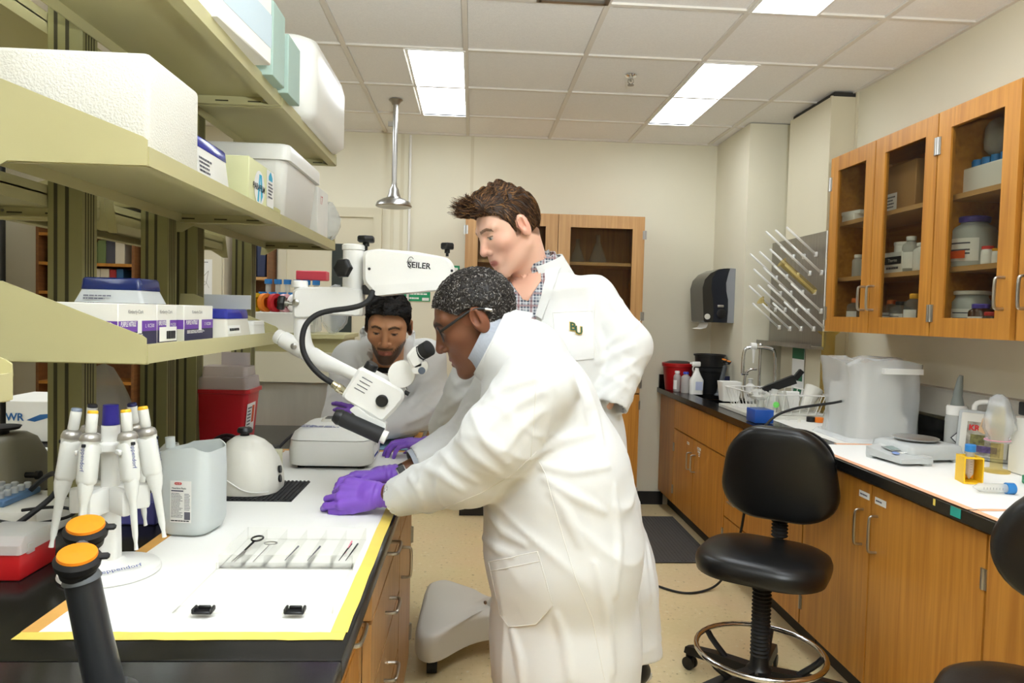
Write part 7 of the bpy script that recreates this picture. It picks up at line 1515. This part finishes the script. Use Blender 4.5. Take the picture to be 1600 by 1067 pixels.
# glasses
GL = MB()
for s_ in (-1, 1):
    GL.tube([MO @ Vector((s_*(.034+.026*math.cos(a)), .089-.006*abs(math.cos(a))*.6, .004+.018*math.sin(a))) for a in [R(20*k) for k in range(18)]], .0022, 6, True)
GLo = GL.tube([MO @ Vector((-.008,.094,.008)), MO @ Vector((.008,.094,.008))], .002, 6).build('glasses', 'black_plastic', OP)
for s_ in (-1, 1): MB().tube([MO @ Vector((s_*.062,.086,.010)), MO @ Vector((s_*.078,.04,.018)), MO @ Vector((s_*.083,-.005,.026)), MO @ Vector((s_*.086,-.035,.012))], [.0034,.0034,.003,.0036], 8, smooth=1).build('temple', 'black_plastic', GLo); MB().tube([MO @ Vector((s_*.0865,-.032,.013)), MO @ Vector((s_*.087,-.045,.004))], .0037, 8).build('temple_tip', 'brushed', GLo)
legs(OP, 'trousers_dark', ('shoe_black', 'shoe_black'), ((.22,1.72,.8), (.24,1.9,.8)), ((.20,1.70,.46), (.22,1.92,.46)), ((.25,1.69,.12), (.27,1.93,.12)), ((.06,1.67,0), (.08,1.95,0)))
mat('skin_tone', 'e0ae96', .5, sss=.1)
# ---------------------------------------------------------------- tall young man behind
YP = thing('person', 'tall young man in a lab coat and plaid shirt looking down from behind', 'person', (.36, 2.3, 0)); YY = 2.22
PY = dict(skin='e6b8a0', flush='d98f7c', lip='b8625c', brow='5a3c28', iris='4a5a5c', hair='4a3322', style='quiff', th=.004, w=1.0, nose=1.0, lips=.9, open=.002, hairtint='6b4a36', hcols=['2c1d12','4a3220','6b4a2c','8a6238'], hp=[.3,.4,.2,.1], nstr=4200, len=.034, rad=.0012, tuft=1, gaze=(.001,-.004), lid=-.003, s=1.02, temple=.012,
          line=[(-.13,-.055),(-.06,-.05),(-.035,-.035),(-.012,-.0),(.006,-.022),(.02,-.022),(.026,.02),(.045,.045),(.06,.062),(.08,.078),(.11,.085)])
yO = at(794, 359, Y=2.17); ynk = at(836, 452, Y=2.25)
skin_y, MYh = build_head(YP, yO, (-.80,-.40,-.47), (-.42,-.12,.90), PY, ynk)
y_rs, y_re, y_rw = at(782,490,Y=2.22), at(735,610,Y=2.36), at(684,690,Y=2.60)
y_ls, y_le, y_lw = at(925,470,Y=2.25), at(980,542,Y=2.17), at(945,630,Y=2.12)
ytor = [(W_(856,470,YY), .105), (W_(872,560,YY), .150), (W_(888,680,YY), .165), (W_(905,800,YY), .182), (W_(924,900,YY), .200), (W_(938,1020,YY), .206)]
bv, bf = body_rest([[(t[0], t[1]-.04) for t in ytor[:4]], [(tuple(y_rs), .05), (tuple(y_re), .04), (tuple(y_rw), .027)], [(tuple(y_ls), .05), (tuple(y_le), .04), (tuple(y_lw), .027)], [(tuple(ynk), .052), (ytor[0][0], .07)]], .009)
bc = np.tile(np.array(srgb(PY['skin'])[:3]), (len(bv), 1)); V_, F2, C2 = join_np([skin_y, (bv, bf, bc)]); link('body', mesh_np('body', V_, F2, col=C2), 'skin', YP, sharp=80)
yrs = [(tuple(y_rs), .09), (tuple(y_re), .078), (W_(692,672,2.55), .058)]; yls = [(tuple(y_ls), .078), (tuple(y_le), .072), (W_(952,636,2.10), .056)]
hz2 = at(1000, 996, Y=YY).z
def coat_young(p):
    q = p.copy(); d = chain(q, ytor, .05); z = p[:, 2]
    d = smin(d, S_cap(p, tuple(y_rs), tuple(y_ls), .075, .075), .06)
    ang = np.arctan2(p[:, 1]-YY, p[:, 0]-ytor[3][0][0]); sk_ = np.clip((1.0-z)/.35,0,1); d = d+sk_*(.010*np.sin(ang*5+z*2+1)+.005*np.sin(ang*11-z*4))
    d = d-.006*np.clip(.4+wnoise(p, 10, 3),0,1)*(1-np.abs(np.sin((p[:, 0]*.4-z)*24+1.2*wnoise(p, 12, 1))))**2
    l = sleeve(p, yls)+folds(p, yls[0][0], yls[1][0], 5, .003, .5, 1.)+folds(p, yls[1][0], yls[2][0], 6, .003, .4, 3.); r = sleeve(p, yrs)+folds(p, yrs[0][0], yrs[2][0], 11, .003, .5, .7)
    d = smin(d, l, .022); d = smin(d, r, .025)
    nkc = S_cap(p, tuple(ynk+Vector((-.02,-.03,.10))), tuple(ynk+Vector((0,0,-.04))), .072, .062); d = smax(d, -nkc, .012)
    return np.maximum(d, hz2-z)
coat_young = with_creases(coat_young, [[(990,540),(955,556),(932,566)], [(996,562),(960,584),(930,606)], [(985,585),(955,606),(936,622)], [(975,605),(955,622),(942,634)], [(1002,500),(975,520),(945,540)], [(940,440),(960,480),(990,510)], [(930,470),(926,520),(934,560)], [(758,598),(725,620),(696,640)], [(752,622),(715,646),(688,662)], [(745,648),(712,668),(690,680)], [(755,575),(735,590),(712,602)],
    [(905,600),(925,640),(960,660)], [(955,700),(975,760),(990,820)], [(990,780),(1005,860),(1015,940)], [(960,760),(985,860),(1000,960)], [(1012,850),(1022,920),(1032,985)]], 1.7, 2.8)
v, fc = nets(coat_young, (-.20,1.85,.40), (.74,2.72,1.62), .0062); YC = link('lab_coat', mesh_np('lab_coat', v, fc), 'coat_cloth', YP, sharp=80)
T0, T1 = 1.7, 2.8
patch([(783,428),(790,428),(806,452),(822,472),(844,440),(845,398),(858,392),(860,415),(848,470),(836,502),(815,490),(795,472),(779,448)], coat_young, T0, T1, .005, 'plaid', YP, 'plaid_shirt')
patch([(786,424),(800,408),(845,398),(846,440),(826,470),(818,468),(803,450)], coat_young, T0, T1, .0075, 'skin_tone', YP, 'open_neck')
patch([(851,412),(864,404),(884,414),(868,420),(872,426),(848,500),(838,494),(852,440)], coat_young, T0, T1, .012, 'coat_cloth', YC, 'lapel'); patch([(779,424),(769,430),(752,448),(764,462),(776,470),(806,492),(800,478),(786,452)], coat_young, T0, T1, .011, 'coat_cloth', YC, 'lapel')
patch([(864,489),(926,486),(928,560),(872,566)], coat_young, T0, T1, .003, 'coat_cloth', YC, 'chest_pocket'); seam([(864,489),(926,486),(928,560)], coat_young, T0, T1, 'seam_thread', YC, 'pocket_stitching', .0012, .003); seam([(864,489),(868,530)], coat_young, T0, T1, 'seam_thread', YC, 'pocket_stitching', .0012, .003)
seam([(846,500),(852,560),(868,600)], coat_young, T0, T1, 'seam_thread', YC, 'placket_edge', .0018); seam([(926,430),(930,470),(928,520)], coat_young, T0, T1, 'seam_thread', YC, 'seam', .0013); seam([(950,745),(985,830),(1005,900)], coat_young, T0, T1, 'seam_thread', YC, 'seam', .0012)
ringmesh(ynk+Vector((.004,-.008,.045)), (-.35,-.2,.9), .080, .072, -.03, .05, .005, arc=(165,430)).build('shirt_collar', 'plaid', YP, sharp=60)
ringmesh(ynk+Vector((.012,-.002,.038)), (-.35,-.15,.92), .108, .085, -.05, .045, .006, arc=(175,420)).build('coat_collar', 'coat_cloth', YC, sharp=60)
# embroidered crossed letters on the pocket
bp_ = trace(coat_young, [894, 903], [512, 518], T0, T1); g_ = grad(coat_young, bp_)
mat('thread_green', '1f4a38', .7); mat('thread_gold', 'd8b04a', .7)
for k, (ch_, i) in enumerate((('B', 0), ('U', 1))):
    nrm = Vector(g_[i]); rt = Vector((1,0,0)); upv = nrm.cross(rt).normalized(); Mt = frame(Vector(bp_[i])+nrm*.0055, rt, nrm)
    text(ch_, .036, Mt, 'thread_gold', YC, 'emblem_outline', bold=.0026); text(ch_, .036, Mt @ Matrix.Translation((0,0,.0012)), 'thread_green', YC, 'emblem_letter', bold=.0009)
wv_ = Vector((-1,.25,-.0)); wy = at(676,694,Y=2.62)
hy = hand_caps(wy, (-1,-.02,.02), (.05,-.05,1), [(.15,.75,.35),(.15,.7,.35),(.2,.7,.35),(.25,.7,.35)], .12, (.75,.8), 1.05, 1)
glove(YP, hy, wy, (-1,-.02,.02), cuff=.03, r=.033)
legs(YP, 'trousers_dark', ('shoe_black', 'shoe_white'), ((.30,2.25,.85), (.42,2.36,.85)), ((.32,2.30,.48), (.52,2.5,.48)), ((.34,2.38,.12), (.66,2.70,.20)), ((.17,2.30,0), (.56,2.58,.012)))
# ---------------------------------------------------------------- bearded man leaning on the far bench end
TP = thing('person', 'bearded dark-haired man in a lab coat leaning on the far bench end', 'person', (-.36, 3.5, 0)); TY = 2.95
PT = dict(sclera='8f7d70', skin='bb8761', flush='b07050', lip='a05a50', brow='17110e', iris='22140c', hair='17120f', style='swept', th=.006, w=.98, nose=1.1, lips=.95, beard=True, hairtint='1d1613', hcols=['0d0a09','15110f','241d18','382e26'], hp=[.4,.35,.2,.05], nstr=3600, len=.036, rad=.0012, gaze=(0,-.003), lid=-.0035, s=1.05, jaw=.95,
          line=[(-.13,-.05),(-.05,-.045),(-.02,-.03),(-.008,-.01),(.008,-.012),(.022,-.01),(.03,.025),(.045,.055),(.06,.07),(.08,.078),(.11,.085)])
tO = at(607, 509, Y=2.76); tnk = at(605, 588, Y=2.93)
skin_t, MT = build_head(TP, tO, (-.02,-.93,-.37), (.03,-.37,.93), PT, tnk)
t_ls, t_le, t_lw = at(551,565,Y=2.98), at(533,655,Y=2.90), at(588,664,Y=2.80); t_rs, t_re, t_rw = at(664,562,Y=2.98), at(676,640,Y=2.92), at(568,672,Y=2.80)
ttor = [(W_(605,582,2.98), .13), (W_(605,640,3.08), .155), ((-.36,3.30,1.02), .15), ((-.36,3.49,.86), .16), ((-.36,3.52,.5), .17)]
bv, bf = body_rest([[(t[0], t[1]-.035) for t in ttor[:4]], [(tuple(t_ls), .05), (tuple(t_le), .04), (tuple(t_lw), .027)], [(tuple(t_rs), .05), (tuple(t_re), .04), (tuple(t_rw), .027)], [(tuple(tnk), .05), (ttor[0][0], .06)]], .01)
bc = np.tile(np.array(srgb(PT['skin'])[:3]), (len(bv), 1)); V_, F2, C2 = join_np([skin_t, (bv, bf, bc)]); link('body', mesh_np('body', V_, F2, col=C2), 'skin', TP, sharp=80)
tls = [(tuple(t_ls), .085), (tuple(t_le), .072), (tuple(t_lw), .055)]; trs = [(tuple(t_rs), .085), (tuple(t_re), .075), (tuple(t_rw), .058)]
def coat_third(p):
    d = chain(p, ttor, .05); d = smin(d, S_cap(p, tuple(t_ls), tuple(t_rs), .085, .085), .05); d = d-.004*np.clip(.4+wnoise(p, 10, 3),0,1)*(1-np.abs(np.sin((p[:, 0]*.4-p[:, 2])*30+1.2*wnoise(p, 14, 1))))**2
    l = sleeve(p, tls)+folds(p, tls[0][0], tls[1][0], 7, .003, .5, 1.)+folds(p, tls[1][0], tls[2][0], 5, .003, .5, 2.); r = sleeve(p, trs)+folds(p, trs[0][0], trs[1][0], 7, .003, .6, .3)+folds(p, trs[1][0], trs[2][0], 6, .003, .5, 1.4)
    d = smin(d, l, .02); d = smin(d, r, .02); nkc = S_cap(p, tuple(tnk+Vector((0,-.05,.08))), tuple(tnk+Vector((0,-.03,-.02))), .07, .05); d = smax(d, -nkc, .01)
    return np.maximum(d, np.maximum(.48-p[:, 2], np.where(p[:, 1] < 3.29, .916-p[:, 2], -1)))
coat_third = with_creases(coat_third, [[(690,600),(668,622),(645,642)], [(692,625),(670,645),(640,660)], [(684,580),(660,600),(640,628)], [(530,602),(548,618),(566,628)], [(538,572),(556,590),(572,612)], [(650,570),(644,600),(640,630)], [(690,650),(660,668),(625,676)], [(560,560),(570,590),(575,615)]], 2.2, 3.3)
v, fc = nets(coat_third, (-.72,2.52,.45), (.06,3.74,1.48), .007); TC_ = link('lab_coat', mesh_np('lab_coat', v, fc), 'coat_cloth', TP, sharp=80)
patch([(578,545),(595,560),(615,562),(634,548),(628,575),(612,600),(606,618),(596,590),(584,568)], coat_third, 2.2, 3.3, .004, 'shirt_black', TP, 'black_shirt')
patch([(569,512),(562,520),(566,565),(584,572),(603,622),(607,616),(586,560),(576,530)], coat_third, 2.2, 3.3, .010, 'coat_cloth', TC_, 'lapel'); patch([(641,515),(649,522),(645,560),(630,575),(609,622),(606,612),(625,570),(636,535)], coat_third, 2.2, 3.3, .010, 'coat_cloth', TC_, 'lapel')
ringmesh(tnk+Vector((0,-.035,.045)), (0,-.45,.9), .088, .0655, -.09, .03, .005).build('crew_neck', 'shirt_black', TP, sharp=60)
ringmesh(tnk+Vector((0,-.01,.02)), (0,-.45,.9), .098, .086, -.03, .045, .006, arc=(-55,235)).build('coat_collar', 'coat_cloth', TC_, sharp=60)
wt_ = at(576,655,Y=2.80); ht = hand_caps(wt_, (-.9,.05,.22), (-.2,-.75,.5), [(.15,.35,.3),(.35,.6,.4),(.6,.7,.5),(.8,.8,.5)], .1, (.35,.4), .95, 1); glove(TP, ht, wt_, (-.9,.05,.22), cuff=.03)
legs(TP, 'trousers_khaki', ('shoe_black', 'shoe_black'), ((-.47,3.52,.8), (-.33,3.52,.8)), ((-.50,3.53,.46), (-.36,3.53,.46)), ((-.52,3.60,.12), (-.38,3.60,.12)), ((-.52,3.42,0), (-.38,3.42,0)))
# ================================================================ far-left background seen between the posts
BK = thing('bookcase', 'wooden bookcase by the back wall seen between the shelf posts', 'bookcase', (-2.6, 5.2, 0))
MB().b2(-3.0,-2.98,5.1,5.42,0,2.1).b2(-2.36,-2.34,5.1,5.42,0,2.1).b2(-2.98,-2.36,5.4,5.42,0,2.1).build('case', 'oak_in', BK)
for z in (.1,.5,.9,1.3,1.52,1.72,1.92,2.08): MB().b2(-2.98,-2.36,5.1,5.4,z-.02,z).build('shelf', 'oak', BK)
rnd = random.Random(3)
for zi, z in enumerate((1.3,1.52,1.72)):
    x = -2.95; used = set()
    for k in range(9):
        w = rnd.uniform(.03,.075); h = rnd.uniform(.12,.17)
        if x+w > -2.4: break
        c_ = ['c8762a','2f5f8a','a83232','d8cfb8','4a4a52','6a7a4a'][(k*5+zi*2+k//6) % 6]
        nm = {'c8762a':'orange','2f5f8a':'blue','a83232':'red','d8cfb8':'cream','4a4a52':'dark grey','6a7a4a':'olive'}[c_]
        one('binder', MB().rbox((x+w/2,5.25,z+h/2), (w-.003,.2,h), .003, 1), mat('binder_'+nm.replace(' ','_'), c_, .6), '%s binder, %s from the left on the %s bookcase shelf' % (nm, ('first','second','third','fourth','fifth','sixth','seventh','eighth','ninth')[k], ('lowest seen','middle','upper')[zi]), 'binder', 'binders in the wooden bookcase'); x += w
LC = thing('tall_cabinet', 'cream tall cabinet at the left of the back wall with a taped drawing', 'cabinet', (-1.95, 5.25, 0))
MB().b2(-2.3,-1.75,5.15,5.42,.02,2.3).build('body', 'panel_paint', LC); MB().b2(-2.29,-2.03,5.13,5.148,.1,2.25).build('door', 'panel_paint', LC); MB().b2(-2.02,-1.76,5.13,5.148,.1,2.25).build('door', 'panel_paint', LC)
dw = thing('paper_drawing', 'white sheet with a pencil drawing taped on the cream cabinet', 'paper', (-1.9, 5.12, 1.6)); M = frame((-1.885,5.1285,1.63),(1,0,0),(0,-1,0)); card(M, .12, .28, 'paper', dw, 'sheet', .0008); greek(M @ Matrix.Translation((0,.12,.001)), .07, .01, 1, 'ink_soft', dw)
MB().tube([M @ Vector(p) for p in ((.035,.06,.001),(.0,.02,.001),(-.03,-.03,.001),(-.02,-.06,.001),(.02,-.03,.001),(.035,.06,.001))], .002, 5).tube([M @ Vector(p) for p in ((-.035,.0,.001),(.02,-.02,.001),(.04,-.06,.001))], .0016, 5).build('drawing_lines', mat('pencil','b4b0a8',.8), dw)
BS = thing('binder_shelf', 'narrow shelf unit with navy binders near the back door', 'shelf', (-1.57, 5.3, 1.4)); MB().b2(-1.68,-1.67,5.2,5.42,1.3,2.0).b2(-1.47,-1.46,5.2,5.42,1.3,2.0).b2(-1.67,-1.47,5.41,5.42,1.3,2.0).build('case', 'oak_in', BS)
for z in (1.32,1.66,1.99): MB().b2(-1.67,-1.47,5.2,5.41,z-.02,z).build('shelf_board', 'maple', BS)
for k in range(3): one('binder', MB().rbox((-1.637+.063*k,5.3,1.66+.12), (.058,.2,.235), .004, 1), mat('navy_binder','2b3350',.5), ['left navy binder on the narrow shelf unit','middle navy binder on the narrow shelf unit','right navy binder on the narrow shelf unit'][k], 'binder', 'navy binders')
for k in range(2): one('carton', MB().rbox((-1.62+.09*k,5.3,1.32+.06), (.08,.16,.118), .003, 1), 'carton_white', ['left small white carton under the navy binders','right small white carton under the navy binders'][k], 'box')
WH = thing('wall_cabinet', 'cream wall cabinet with a black edge strip at the far left', 'cabinet', (-3.1, 3.6, 1.2)); MB().b2(XL+.005,-2.75,2.6,4.2,.0,2.2).build('body', 'panel_paint', WH); MB().b2(-2.75,-2.73,4.14,4.2,.0,2.2).build('edge_strip', 'black_plastic', WH)
NS = thing('dark_shelf_tray', 'dark grey tray under the cut-off shelf at the left edge', 'tray', (-.62, .90, 1.27)); MB().rbox((-.655,.93,1.305), (.06,.1,.03), .006, 2).build('tray_body', mat('dk_grey','3c3d3f',.5), NS)
bpy.context.view_layer.update()
